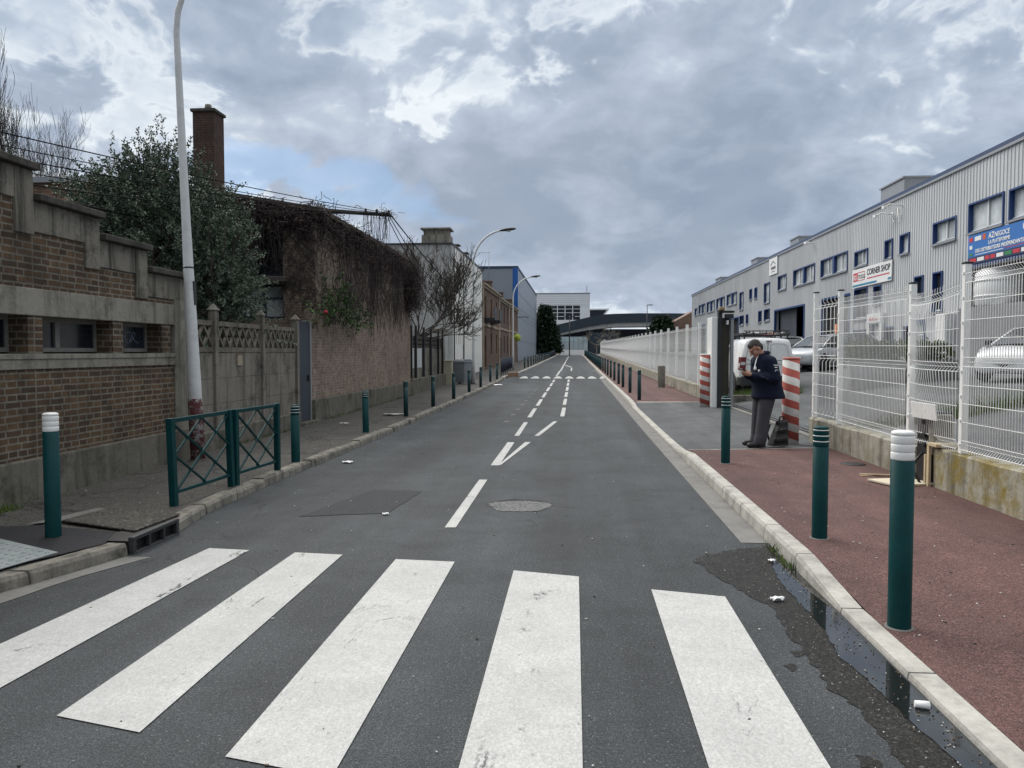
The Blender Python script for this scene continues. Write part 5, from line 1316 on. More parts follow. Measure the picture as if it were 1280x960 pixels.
    # inner blind or room dark behind
mb = MB()
for (y0, y1, z0, z1) in holes: pass
mb.box(RX+2.2, RX+2.3, 16.4, 87.9, 0, RT-.41); fb(mb, 'inner_wall', DARK, wh)
mb = MB(); mb.box(RX+.26, RX+2.19, 16.4, 87.9, RB-.45, RB-.35); mb.box(RX+.26, RX+2.19, 16.4, 87.9, 4.9, 5.0); fb(mb, 'floor', CONC_L, wh)
for i, (y0, y1, z0, z1) in enumerate(bays[:3] + bays[5:]):
    fr = MB(); fr.box(RX-.05, RX+.08, y0-.02, y0+.10, z0, z1); fr.box(RX-.05, RX+.08, y1-.10, y1+.02, z0, z1); fr.box(RX-.05, RX+.08, y0+.10, y1-.10, z1-.08, z1+.02); w = fb(fr, 'bay_frame', BLUE, wh)
    s = MB(); k = int((y1-y0)/.22)
    ya, yb = (y0+.11, lerp(y0, y1, .99)) if i != 0 else (y0+(y1-y0)*.42, y1-.11)
    for q in range(k):
        a = lerp(ya, yb, q/k); s.box(RX+.3+(.05 if q % 2 else 0), RX+.36, a, lerp(ya, yb, (q+1)/k), z0, z1-.08)
    s.build('shutter', [M_plain('brown_shutter', (.10, .095, .09), .6, .15, 4), DARK, DARK, DARK, DARK][[1, 0, 2, 3, 4][i]] if i != 0 else M_plain('slate_shutter', (.09, .10, .12), .6, .15, 4), w)
# upper loading bay with a dock wall beneath
fr = MB(); fr.box(RX-.05, RX+.1, 27.3, 27.45, RB, 4.6); fr.box(RX-.05, RX+.1, 19.0, 27.29, 4.521, 4.62); w = fb(fr, 'bay_frame', BLUE, wh)
mb = MB(); mb.box(RX-.3, RX-.041, 22.95, 27.2, RB-.3, 3.18); fb(mb, 'dock_wall', M_plain('dock_grey', (.2, .205, .215), .6, .1, 1), wh)
mb = MB(); mb.box(RX-.5, RX-.06, 27.6, 28.3, RB-.3, 3.05); fb(mb, 'pillar', WHITE, wh, .02)
mb = MB(); mb.box(RX-.04, RX-.036, 30.21+.0, 31.2, 2.9, 2.95); fb(mb, 'lintel', BLUE, wh)
for (y0, y1, z0, z1) in doors:
    fr = MB(); fr.box(RX-.04, RX+.1, y0, y0+.09, z0, z1); fr.box(RX-.04, RX+.1, y1-.09, y1, z0, z1); fr.box(RX-.04, RX+.1, y0+.09, y1-.09, z1-.09, z1); w = fb(fr, 'door_frame', BLUE, wh)
    d = MB(); d.box(RX+.06, RX+.1, y0+.09, y1-.09, z0, z1-.09); d.build('door', WHITE, w)
    g = MB()
    for a in (0, 1):
        for b in (0, 1): g.box(RX+.05, RX+.06, lerp(y0, y1, .18+.34*a), lerp(y0, y1, .47+.34*a), z0+1.1+.42*b, z0+1.46+.42*b)
    g.build('pane', GLASS_L, w)
mb = MB(); mb.box(RX-.16, RX-.041, 33.95, 34.24, RB, 3.4); mb.box(RX-.16, RX-.041, 35.41, 35.7, RB, 3.4); mb.box(RX-.16, RX-.041, 34.24, 35.41, 2.96, 3.4); fb(mb, 'door_surround', WHITE, wh)
for (y0, y1, x0, h) in ((33.35, 35.8, 13.6, .75), (48.4, 50.2, 13.6, .55), (59, 61, 13.6, .55), (73.5, 76, 13.6, .5)):
    mb = MB(); mb.box(x0, x0+2.2, y0, y1, RT+.13, RT+.13+h); mb.box(x0-.06, x0+2.26, y0-.06, y1+.06, RT+.13+h, RT+.2+h); fb(mb, 'rooftop_unit', GREYM, wh)
mb = MB()
for y, z in ((32.5, 7.65), (33.4, 7.45)):
    mb.tube([(RX-.04, y, z), (RX-.5, y, z+.05), (RX-.55, y+.35, z)], .03, 6); mb.box(RX-.62, RX-.5, y+.3, y+.5, z-.06, z+.05)
rr = random.Random(3)
mb.tube([(RX-.05, 32.5+.06*k, 7.3-.25*math.sin(k*.7)+.1*math.sin(k*2.3)) for k in range(16)], .014, 4)
fb(mb, 'floodlight_arm', WHITE_GAL, wh)
mb = MB(); mb.tube([(RX-.05, 44.0, 7.75), (RX-.4, 44.0, 7.78)], .04, 6); mb.box(RX-.5, RX-.35, 43.8, 44.2, 7.7, 7.82); fb(mb, 'floodlight_arm', WHITE_GAL, wh)

# ------------------------------------------------------------------ writing
def text(body, loc, size, mat, parent, name='lettering', R=None, align='LEFT', depth=.004, bold=0):
    cu = bpy.data.curves.new(name, 'FONT'); cu.body = body; cu.size = size; cu.extrude = depth; cu.align_x = align; cu.offset = bold; cu.resolution_u = 3
    o = bpy.data.objects.new(name, cu); COL.objects.link(o)
    dg = bpy.context.evaluated_depsgraph_get(); me = bpy.data.meshes.new_from_object(o.evaluated_get(dg))
    bpy.data.objects.remove(o); bpy.data.curves.remove(cu)
    me.name = name; me.materials.clear(); me.materials.append(mat)
    o = bpy.data.objects.new(name, me); COL.objects.link(o); o.parent = parent
    M = (R or FACE_R).to_4x4(); M.translation = Vector(loc); o.matrix_world = M
    o.matrix_parent_inverse = Matrix.Identity(4)
    o.matrix_local = parent_local(parent, M); return o
FACE_R = Matrix(((0, 0, -1), (-1, 0, 0), (0, 1, 0)))
def parent_local(p, M):
    pw = Matrix.Translation(p.location) if p.parent is None else Matrix.Identity(4)
    return pw.inverted() @ M
SIGN_W = M_plain('sign_white', (.80, .80, .79), .4, .04, 2)
SIGN_R = M_plain('sign_red', (.55, .03, .045), .4, .05, 2)
SIGN_B = M_plain('sign_black', (.015, .015, .016), .4, .05, 2)
SIGN_T = M_plain('sign_teal_blue', (.03, .22, .36), .4, .05, 2)
SIGN_BL = M_plain('banner_blue', (.02, .15, .46), .45, .06, 1)
SIGN_NV = M_plain('banner_navy', (.018, .035, .10), .45, .06, 1)
SIGN_O = M_plain('sign_orange', (.55, .10, .03), .4, .05, 2)
SIGN_G = M_plain('sign_green', (.03, .22, .07), .4, .05, 2)
sx_ = RX-.045
sg = thing('shop_sign', 'long white shop sign with a red logo and black letters on the grey warehouse', 'sign', (sx_, 35.5, 5.1))
mb = MB(); mb.box(sx_-.04, sx_, 33.24, 37.74, 4.71, 5.56); fb(mb, 'board', SIGN_W, sg)
q = sx_-.046
mb = MB(); mb.box(q, q+.005, 34.8, 37.7, 4.76, 4.85); fb(mb, 'blue_stripe', SIGN_T, sg)
mb = MB(); mb.box(q, q+.005, 33.24, 33.6, 4.76, 4.85); fb(mb, 'blue_stripe', SIGN_T, sg)
mb = MB(); mb.box(q, q+.005, 37.05, 37.6, 5.0, 5.4); fb(mb, 'red_logo', SIGN_R, sg, .003)
mb = MB(); 
for z0, z1, y0, y1 in ((5.37, 5.4, 36.2, 37.05), (5.0, 5.03, 36.2, 37.05), (5.03, 5.37, 36.2, 36.23)): mb.box(q, q+.005, y0, y1, z0, z1)
fb(mb, 'logo_outline', SIGN_R, sg)
text('KS', (q-.002, 37.53, 5.07), .33, SIGN_W, sg, bold=.006); text('TOOLS', (q+.002, 37.0, 5.09), .27, SIGN_B, sg)
text('CORNER SHOP', (q+.002, 35.93, 5.17), .375, SIGN_B, sg, bold=.008)
mb = MB()
rr = random.Random(6); yv = 35.9
while yv > 33.5:
    l = rr.uniform(.05, .22); mb.box(q, q+.005, yv-l, yv, 5.0, 5.055); yv -= l+.035
fb(mb, 'small_red_print', SIGN_R, sg)
sd = thing('door_sign', 'small red lettered panel over the white warehouse door', 'sign', (RX-.17, 34.8, 3.2))
mb = MB(); mb.box(RX-.185, RX-.161, 34.1, 35.55, 3.0, 3.37); fb(mb, 'panel', SIGN_W, sd); text('KS TOOLS', (RX-.188, 35.25, 3.1), .2, SIGN_R, sd, bold=.004)
hs = thing('house_sign', 'square white sign with a small roof emblem high on the warehouse', 'sign', (sx_, 52.5, 7.4))
mb = MB(); mb.box(sx_-.03, sx_, 51.47, 53.53, 6.86, 8.0); fb(mb, 'board', SIGN_W, hs)
mb = MB(); mb.bar((sx_-.036, 53.1, 7.5), (sx_-.036, 52.5, 7.75), .02, .05); mb.bar((sx_-.036, 52.5, 7.75), (sx_-.036, 51.9, 7.5), .02, .05)
for k in range(6): mb.box(sx_-.036, sx_-.03, 53.0-.2*k-.14, 53.0-.2*k, 7.2, 7.38)
for k in range(5): mb.box(sx_-.036, sx_-.03, 52.9-.2*k-.1, 52.9-.2*k, 7.02, 7.1)
fb(mb, 'emblem', DARK, hs)
az_ = thing('blue_banner', 'large blue banner with white lettering below the blue windows', 'banner', (sx_, 25, 5.1))
mb = MB(); mb.box(sx_-.03, sx_, 22.9, 27.03, 4.85, 5.59); fb(mb, 'board', SIGN_BL, az_)
mb = MB(); mb.box(sx_-.03, sx_, 22.9, 27.03, 4.63, 4.849); fb(mb, 'lower_strip', SIGN_NV, az_)
q = sx_-.036
text('AZ', (q, 25.75, 5.33), .26, SIGN_W, az_, bold=.006); text('NEGOCE', (q, 25.4, 5.33), .21, SIGN_W, az_, bold=.004)
text('LA PLATEFORME', (q, 25.75, 5.15), .165, SIGN_W, az_, bold=.004)
text('DES DISTRIBUTEURS INDÉPENDANTS', (q, 26.55, 4.97), .165, SIGN_W, az_, bold=.004)
mb = MB(); mb.box(q, q+.005, 24.9, 26.55, 4.895, 4.915); fb(mb, 'underline', SIGN_W, az_)
mb = MB(); mb.box(q, q+.005, 23.2, 24.85, 4.90, 4.92); fb(mb, 'underline', SIGN_R, az_)
for k, (y0, y1, z0, z1, mt) in enumerate([(26.72, 26.95, 5.36, 5.5, SIGN_R), (26.2, 26.6, 5.36, 5.5, SIGN_W), (25.92, 26.1, 5.34, 5.52, SIGN_O), (26.75, 26.92, 5.12, 5.24, SIGN_W), (26.72, 26.95, 4.9, 4.98, SIGN_G)]):
    mb = MB(); mb.box(q, q+.005, y0, y1, z0, z1); fb(mb, 'small_logo', mt, az_)
yv = 26.9; rr = random.Random(2)
for k in range(9):
    l = rr.uniform(.25, .42); mb = MB(); mb.box(q, q+.005, yv-l, yv, 4.68, 4.8); fb(mb, 'small_logo', [SIGN_R, SIGN_W, SIGN_R, SIGN_R, SIGN_W, SIGN_G, SIGN_R, SIGN_W, SIGN_R][k], az_); yv -= l+.07
mb = MB(); mb.tube([(q-.0, 23.75, 5.42), (q+.006, 23.75, 5.42)], .12, 16); fb(mb, 'round_logo', SIGN_W, az_)
tk = thing('white_tank', 'white rounded tank standing in the dark upper loading bay', 'tank', (RX+.9, 26.4, 3.2))
mb = MB(); mb.lathe([(.6, 0), (.72, .08), (.74, .6), (.72, 1.1), (.55, 1.24), (.2, 1.28)], 24)
mb.lathe([(.755, .3), (.76, .33), (.755, .36)], 24); mb.lathe([(.755, .8), (.76, .83), (.755, .86)], 24)
mb.build('body', SIGN_W, tk); tk.scale = (1, 1.2, 1); tk.location = (RX+.6, 26.2, 3.2)
mb = MB(); mb.box(RX+.3, RX+2.1, 19.0, 27.3, 3.1, 3.19); fb(mb, 'dock_floor', CONC_L, wh)
# orange pole and pallet goods by the bays
o = MB().tube([(0, 0, 0), (0, 0, 1.9)], .08, 10).build('orange_pole', M_plain('orange_plastic', (.55, .17, .04), .5)); o.location = (12.2, 37.0, 1.0+gz(37)); tag(o, 'upright orange pole in front of the brown shutter bay', 'pole')
# ------------------------------------------------------------------ vegetation
def unit(a): return a / np.maximum(np.linalg.norm(a, axis=1, keepdims=True), 1e-9)
def shoots(rng, C, Dv, n_leaf, stem, ll, lw, out=.9):
    """leaves (diamond quads) set along short shoots; C,Dv (m,3)"""
    m = len(C)
    t = np.repeat(np.linspace(.05, 1, n_leaf)[None, :], m, 0).reshape(-1, 1)
    c = np.repeat(C, n_leaf, 0); d = np.repeat(Dv, n_leaf, 0)
    L = np.repeat(stem * rng.uniform(.6, 1.3, (m, 1)), n_leaf, 0)
    p = c + d*t*L + rng.normal(0, .012, c.shape)
    r = unit(rng.normal(0, 1, c.shape))
    ld = unit(d*.6 + r*out)
    s = ll * rng.uniform(.65, 1.25, (len(p), 1))
    w = unit(np.cross(ld, unit(rng.normal(0, 1, c.shape)))) * lw * rng.uniform(.7, 1.2, (len(p), 1))
    bend = unit(np.cross(ld, w)) * s * .12
    V = np.stack([p, p+ld*s*.5+w+bend, p+ld*s, p+ld*s*.5-w+bend], 1).reshape(-1, 3)
    F = np.arange(len(V)).reshape(-1, 4)
    return V, F
def in_ellipsoids(rng, E, n, shell=.45):
    vol = np.array([e[3]*e[4]*e[5] for e in E]); idx = rng.choice(len(E), n, p=vol/vol.sum())
    d = unit(rng.normal(0, 1, (n, 3))); r = rng.uniform(shell, 1, (n, 1))**.6
    E = np.array(E)
    return E[idx, :3] + d*r*E[idx, 3:], d
def foliage(name, parent, E, nshoot, nleaf, stem, ll, lw, mat, seed, up=.5, shell=.35, clump=0):
    rng = np.random.default_rng(seed)
    if clump:
        cc, dd = in_ellipsoids(rng, E, clump, shell)
        idx = rng.integers(0, clump, nshoot); rad = rng.uniform(.5, 1.2, clump)
        off = rng.normal(0, 1, (nshoot, 3)) * (stem*.75*rad[idx])[:, None]
        C = cc[idx] + off; Dv = unit(dd[idx] + unit(off)*.7 + np.array([[0, 0, up]]) + rng.normal(0, .25, (nshoot, 3)))
    else:
        C, dd = in_ellipsoids(rng, E, nshoot, shell); Dv = unit(dd + np.array([[0, 0, up]]) + rng.normal(0, .35, (nshoot, 3)))
    V, F = shoots(rng, C, Dv, nleaf, stem, ll, lw)
    return np_mesh(name, V, F, mat, parent)
def branches(mb, rr, p, d, L, r, depth, up=.12, spread=.55, n=(2, 4), shrink=.72, side=5, minr=.004, wob=.14, fork=.35):
    pts = [p]; q = p.copy(); dd = d.copy(); k = 4
    for i in range(k):
        dd = (dd + Vector((rr.gauss(0, wob), rr.gauss(0, wob), rr.gauss(0, wob)+up*.3))).normalized(); q = q + dd*L/k; pts.append(q.copy())
    rs = [lerp(r, max(minr, r*.6), i/k) for i in range(k+1)]
    mb.tube(pts, rs, max(3, side), caps=False)
    if depth == 0: return
    for c in range(rr.randint(*n)):
        t = rr.uniform(fork, 1.0) if c else 1.0
        i = min(k-1, int(t*k)); b = pts[i].lerp(pts[i+1], t*k-i) if t < 1 else pts[-1]
        nd = (dd + Vector((rr.gauss(0, spread), rr.gauss(0, spread), rr.gauss(0, spread)*.6+up))).normalized()
        branches(mb, rr, b, nd, L*shrink*rr.uniform(.75, 1.15), max(minr, r*.58), depth-1, up, spread, n, shrink, side-1, minr, wob, fork)

OLIVE = M_leaf('olive_leaves', [(.05, .08, .052), (.075, .108, .072), (.10, .135, .092), (.16, .19, .145)], .55, .35)
GREEN = M_leaf('green_leaves', [(.018, .04, .014), (.035, .075, .022), (.06, .11, .03), (.09, .13, .05)], .5)
CONIF = M_leaf('conifer_needles', [(.010, .022, .013), (.018, .036, .018), (.03, .05, .024)], .6)
DRYL = M_leaf('dry_leaves', [(.05, .038, .038), (.075, .056, .05), (.11, .082, .066), (.06, .05, .055)], .8)
GRASS = M_leaf('grass_blades', [(.03, .06, .012), (.06, .11, .02), (.10, .15, .03), (.16, .17, .06)], .6)
VINE = M_plain('dry_vine_stems', (.055, .043, .042), .9, .4, 5)

# evergreen behind the concrete fence
ev = thing('evergreen_tree', 'bushy grey green evergreen tree between the workshop and the creeper cottage', 'tree', (-8.2, 14.8, .1))
mb = MB(); rr = random.Random(4)
for k in range(5):
    branches(mb, rr, Vector((-8.2+.12*k-.2, 14.75+.05*k, .1)), Vector((rr.gauss(0, .3), rr.gauss(0, .12), 1)).normalized(), 1.9, .07, 3, .25, .4, (2, 3), .75, 6)
fb(mb, 'trunk', BARK, ev)
E1 = [(-9.55, 14.7, 4.1, .55, .7, 1.0), (-8.75, 14.8, 4.35, .85, .85, 1.15), (-8.2, 14.9, 4.6, .72, .8, 1.15), (-7.6, 14.7, 3.7, .95, .9, 1.3), (-7.0, 14.5, 3.0, .62, .65, 1.35), (-8.2, 14.8, 3.1, 1.4, 1.0, 1.3), (-9.3, 14.8, 3.7, .6, .75, .8), (-7.3, 14.5, 2.3, 1.0, .6, .6), (-7.1, 14.9, 3.9, .45, .5, .7)]
o = foliage('crown', ev, E1, 3300, 36, .36, .062, .0155, OLIVE, 3, .75, .3, clump=420); o.matrix_parent_inverse = Matrix.Translation(ev.location).inverted()
o.name = 'crown'
rng = np.random.default_rng(9); C = []; Dv = []
for (x, z0, z1, n) in ((-8.82, 4.9, 5.75, 26), (-8.2, 5.0, 5.75, 26), (-8.55, 4.9, 5.55, 18), (-9.15, 4.4, 5.15, 14), (-7.75, 4.7, 5.3, 14), (-7.35, 4.5, 5.1, 10), (-6.98, 4.2, 4.85, 10), (-6.55, 4.0, 4.75, 8), (-6.4, 3.9, 4.5, 6)):
    for i in range(n):
        t = rng.uniform(0, 1)**1.3; C.append((x + rng.normal(0, .24*(1-t)+.04), 14.8 + rng.normal(0, .25), z0 + t*(z1-z0-.2))); Dv.append((rng.normal(0, .25), rng.normal(0, .25), 1))
V, F = shoots(rng, np.array(C), unit(np.array(Dv)), 24, .36, .075, .016)
o = np_mesh('top_shoots', V, F, OLIVE, ev); o.matrix_parent_inverse = Matrix.Translation(ev.location).inverted()

# bare trees
bt = thing('bare_tree', 'large leafless tree with fine upright twigs at the far left edge', 'tree', (-29.4, 35, 0))
mb = MB(); rr = random.Random(12); p0 = Vector((-29.4, 35, 0))
mb.tube([p0, p0+Vector((.1, 0, 3)), p0+Vector((0, 0, 6.5))], [.28, .24, .2], 8)
for k in range(18):
    a = k/18*2*PI; branches(mb, rr, p0+Vector((0, 0, 4.5+.16*k)), Vector((math.cos(a)*.8, math.sin(a)*.6, 1.1)).normalized(), 3.0, .06, 5, .42, .3, (2, 4), .76, 5, .007, .09)
for k in range(6):
    branches(mb, rr, p0+Vector((1.5+.3*k, 0, 6+.25*k)), Vector((.75, rr.gauss(0, .3), .8)).normalized(), 2.3, .03, 4, .4, .4, (3, 4), .74, 4, .0055, .1)
fb(mb, 'branches', TWIG, bt)
sb = thing('bare_tree', 'leafless vase shaped tree in front of the white building', 'tree', (-6.9, 32, .2))
mb = MB(); rr = random.Random(31); p0 = Vector((-6.6, 31.8, .2))
mb.tube([p0, p0+Vector((0, 0, 1.2)), p0+Vector((.05, .1, 2.2))], [.12, .1, .09], 8)
for (dx, dy, dz, L, z) in ((.55, .3, .8, 1.7, 2.0), (.9, .5, .45, 1.6, 2.1), (.2, .5, 1.0, 1.8, 2.2), (-.15, .2, 1.0, 1.7, 2.2), (.8, -.1, .7, 1.5, 2.1), (.4, 1.0, .7, 1.6, 2.0), (1.0, .9, .25, 1.4, 2.1), (.6, .6, 1.0, 1.8, 2.1), (.9, .2, .9, 1.7, 2.1), (1.1, .3, .5, 1.5, 2.0), (.3, -.2, 1.0, 1.6, 2.2)):
    branches(mb, rr, p0+Vector((.05, .1, z)), Vector((dx, dy, dz)).normalized(), L*1.0, .032, 4, .24, .46, (3, 4), .70, 5, .0095, .16)
fb(mb, 'branches', TWIG, sb)
# conifers and far trees
def conifer(label, x, y, H, Rr, seed, group=None, n=900, name='conifer'):
    g = gz(y); root = thing(name, label, 'tree', (x, y, g), 0, group); rng = np.random.default_rng(seed)
    mb = MB(); mb.tube([(0, 0, -.1), (0, 0, H*.95)], [.16, .03], 6); mb.build('trunk', BARK, root)
    t = rng.uniform(.0, 1, n); a = rng.uniform(0, 2*PI, n); rad = Rr*(1-t)**.8*rng.uniform(.5, 1.08, n) + .08
    C = np.stack([rad*np.cos(a), rad*np.sin(a), .6 + t*(H-.7)], 1); D_ = unit(np.stack([np.cos(a), np.sin(a), rng.normal(.15, .3, n)], 1))
    V, F = shoots(rng, C, D_, 14, Rr*.3+.1, Rr*.12+.06, Rr*.035+.02); np_mesh('crown', V, F, CONIF, root); return root
conifer('tallest dark conifer just right of the blue grey warehouse', -5.7, 150.5, 9.6, 2.7, 1, 'dark conifers by the warehouse', 1300)
conifer('lower dark conifer at the street side of the tall conifer', -4.6, 152, 6.4, 1.4, 2, 'dark conifers by the warehouse', 900)
conifer('broad dark fir tree rising behind the far white fence', 13.4, 120, 6.3, 2.5, 3, None, 1400)
for k, (x, y, s) in enumerate(((4.5, 158, 21), (6.8, 157, 22))):
    root = thing('bare_tree', ['spreading', 'small'][k] + ' leafless street tree under the dark bridge', 'tree', (x, y, gz(y))); mb = MB(); rr = random.Random(s)
    branches(mb, rr, Vector((0, 0, 0)), Vector((0, 0, 1)), 2.8, .12, 4, .1, .7, (3, 4), .72, 5, .02, .1); mb.build('branches', M_plain('pale_twigs', (.16, .15, .12), .9), root)
root = thing('bare_shrub', 'reddish leafless shrubs before the brown roofed house', 'shrub', (15.8, 126, gz(126))); mb = MB(); rr = random.Random(77)
for k in range(7): branches(mb, rr, Vector((-2+.9*k, 0, 0)), Vector((rr.gauss(0, .2), 0, 1)).normalized(), 2.6, .07, 4, .2, .5, (2, 4), .72, 4, .016, .1)
mb.build('branches', M_plain('reddish_twigs', (.15, .09, .075), .9), root)

# creeper on the cottage
cr = thing('climbing_plant', 'dense dry brown creeper hanging from the cottage eave over the brick wall', 'climbing plant', (VX, 23, 5))
rr = random.Random(21); mb = MB()
def strand(p, L, jit, outw, r, n=9, axis='x'):
    pts = []; q = Vector(p); v = Vector((0, 0, -1))
    for i in range(n):
        pts.append(q.copy())
        lat = rr.gauss(0, jit)
        step = Vector((rr.gauss(0, .012) - outw*.0, lat, -L/n)) if axis == 'x' else Vector((lat, rr.gauss(0, .012), -L/n))
        q = q + step
        if axis == 'x': q.x = max(q.x, VX+.012)
        else: q.y = min(q.y, VY0-.012)
    mb.tube(pts, [r*lerp(1, .55, i/(n-1)) for i in range(n)], 3, caps=False)
def eave_dens(y): return .14 + .86*sstep(19.2, 21.6, y)
CLY = [VY0 + (VY1-VY0)*rr.random() for _ in range(46)]
for i in range(680):
    y = CLY[int(rr.random()*len(CLY))] + rr.gauss(0, .075) if rr.random() < .78 else VY0 + (VY1-VY0+.1)*rr.random()
    y = min(max(y, VY0), VY1+.1)
    if rr.random() > eave_dens(y): continue
    o_ = abs(rr.gauss(0, .09)) + .015; L = rr.choice((.35, .5, .8, 1.1, 1.5, 2.1, 2.6))*rr.uniform(.6, 1.1)*(.75+.3*math.sin(y*2.3)+.2*math.sin(y*5.1))
    strand((VX+o_, y, 5.0 - rr.uniform(0, .35)), L, .03, 0, rr.uniform(.008, .016))
for i in range(150):      # tangle reaching low on the wall
    y = rr.uniform(19.3, 26.5); strand((VX+.03+abs(rr.gauss(0, .02)), y, rr.uniform(3.2, 4.3)), rr.uniform(.6, 1.5), .15, 0, rr.uniform(.005, .009), 10)
for i in range(150):      # net of stems on bare brick
    y = rr.uniform(17.7, 27.5); strand((VX+.02, y, rr.uniform(3.2, 4.9)), rr.uniform(.5, 1.6), .13, 0, rr.uniform(.005, .008), 9)
for i in range(330):      # gable
    x = rr.uniform(-9.6, -6.85) if rr.random() < .85 else rr.uniform(-6.85, VX); zt = 4.98 + max(0, (VX-x))*.15
    strand((x, VY0-.05-abs(rr.gauss(0, .1)), zt - rr.uniform(0, .2)), rr.uniform(.4, 1.9) if x < -6.85 else rr.uniform(.3, .8), .04, 0, rr.uniform(.006, .013), 9, 'y')
for i in range(110):
    x = rr.uniform(-6.8, VX); strand((x, VY0-.03, rr.uniform(3.2, 4.9)), rr.uniform(.5, 1.4), .12, 0, .007, 9, 'y')
def curl(c, s, r):
    pts = [Vector(c)]; v = Vector((rr.gauss(0, 1), rr.gauss(0, 1), rr.gauss(0, .8))).normalized()
    for k in range(6):
        v = (v + Vector((rr.gauss(0, .6), rr.gauss(0, .6), rr.gauss(0, .5)-.12))).normalized(); pts.append(pts[-1]+v*s/6)
    mb.tube(pts, r, 3, caps=False)
for i in range(950):
    y = rr.uniform(VY0-.1, VY1+.1); curl((VX+abs(rr.gauss(0, .13))+.03, y, 5.0-abs(rr.gauss(0, .32))), rr.uniform(.2, .42), rr.uniform(.005, .011))
for i in range(430):
    x = rr.uniform(-9.6, VX+.1); curl((x, VY0-.08-abs(rr.gauss(0, .1)), 4.98+max(0, VX-x)*.15-abs(rr.gauss(0, .2))+.02), rr.uniform(.2, .4), rr.uniform(.005, .011))
for i in range(900):      # heavy bulge at the far end
    a = rr.uniform(0, 2*PI); q = rr.random()**.5; curl((VX+.12+.30*q*math.cos(a), 27.5+.65*q*math.sin(a), 4.05+.75*rr.uniform(-1, 1)), rr.uniform(.25, .5), .009)
for i in range(260):      # tuft on the roof edge
    curl((rr.gauss(-6.6, .4), rr.gauss(18.4, .5), 5.12+abs(rr.gauss(0, .09))), .26, .008)
for i in range(70): curl((-5.05+rr.gauss(0, .12), 20.42+rr.gauss(0, .12), 5.42+rr.gauss(0, .04)), .22, .006)
for i in range(36):       # hanging from the bracket
    t = rr.uniform(.5, 1); p = (lerp(-6.2, -4.95, t)+rr.gauss(0, .03), lerp(19.6, 20.5, t), 5.35); pts = [Vector(p)]
    for k in range(6): pts.append(pts[-1]+Vector((rr.gauss(0, .02), rr.gauss(0, .02), -rr.uniform(.06, .17))))
    mb.tube(pts, .006, 3, caps=False)
fb(mb, 'stems', VINE, cr)
rng = np.random.default_rng(5); n = 1300
C = np.stack([VX+.03+np.abs(rng.normal(0, .12, n)), rng.uniform(VY0-.1, VY1+.1, n), 5.05-np.abs(rng.normal(0, .5, n))], 1)
C2 = np.stack([VX+.1+rng.normal(0, .16, 1500), 27.5+rng.normal(0, .33, 1500), 4.1+rng.normal(0, .4, 1500)], 1); C2[:, 0] = np.maximum(C2[:, 0], VX+.02)
C3 = np.stack([rng.uniform(-9.6, VX, 700), VY0-.06-np.abs(rng.normal(0, .1, 700)), 5.0-np.abs(rng.normal(0, .3, 700))], 1); C3[:, 2] += np.maximum(0, VX-C3[:, 0])*.15
C = np.concatenate([C, C2, C3]); V, F = shoots(rng, C, unit(rng.normal(0, 1, C.shape)+np.array([[0, 0, -.6]])), 6, .16, .055, .017)
fo_ = np_mesh('dry_leaves', V, F, DRYL, cr); fo_.matrix_parent_inverse = Matrix.Translation(cr.location).inverted()

# rose bush over the door
rs = thing('rose_bush', 'green rose bush with one red bloom arching above the blue door', 'shrub', (-5.95, 18, .1))
E2 = [(-5.82, 17.5, 2.72, .28, .7, .28), (-5.75, 18.6, 2.85, .35, .9, .4), (-5.72, 20.0, 2.6, .3, 1.1, .22), (-5.75, 18.2, 3.2, .25, .6, .28)]
o = foliage('leaves', rs, E2, 200, 8, .24, .075, .026, GREEN, 8, .1, .05); o.matrix_parent_inverse = Matrix.Translation(rs.location).inverted()
mb = MB(); rr = random.Random(2)
for k in range(12): branches(mb, rr, Vector((-5.85, 17.6+.15*k, 2.4)), Vector((.15, rr.gauss(.3, .5), .7)).normalized(), .9, .012, 2, -.05, .5, (2, 3), .7, 4, .004)
fb(mb, 'stems', TWIG, rs)
mb = MB(); mb.lathe([(.01, -.04), (.035, -.025), (.05, .01), (.04, .035), (.015, .04)], 10, (-5.62, 17.05, 2.62)); fb(mb, 'bloom', M_plain('rose_red', (.55, .02, .05), .6, .2, 40), rs)

# grass and hedge in the yard
def grass(name, boxes, n, h, seed, zf):
    rng = np.random.default_rng(seed); Vs = []
    for (x0, x1, y0, y1), k in zip(boxes, n):
        x = rng.uniform(x0, x1, k); y = rng.uniform(y0, y1, k); z = np.array([zf(a, b) for a, b in zip(x, y)])
        p = np.stack([x, y, z], 1); d = unit(np.stack([rng.normal(0, .3, k), rng.normal(0, .3, k), np.ones(k)], 1)); s = h*rng.uniform(.4, 1.2, (k, 1))
        w = unit(np.cross(d, rng.normal(0, 1, (k, 3))))*.006
        b = rng.normal(0, .25, (k, 3))*s; b[:, 2] = -abs(b[:, 2])*.4
        Vs.append(np.stack([p-w, p+w, p+d*s+b+w*.2, p+d*s+b-w*.2], 1).reshape(-1, 3))
    V = np.concatenate(Vs); o = np_mesh(name, V, np.arange(len(V)).reshape(-1, 4), GRASS); return tag(o, kind='stuff')
grass('yard_grass', [(4.45, 5.9, 3.5, 9.5), (4.85, 6.9, 23.9, 25.4), (4.6, 9, 14.9, 15.4)], [9000, 5000, 2000], .3, 4, lambda x, y: yard(x)+gz(y))
tag(grass('weeds', [(-5.86, -5.7, 6.9, 7.5), (1.68, 1.74, 6.1, 6.8), (-5.93, -5.82, 13, 16), (-5.95, -5.85, 18, 28)], [160, 60, 160, 400], .09, 6, lambda x, y: gz(y)+(.09 if x < 0 else .0)), kind='stuff')
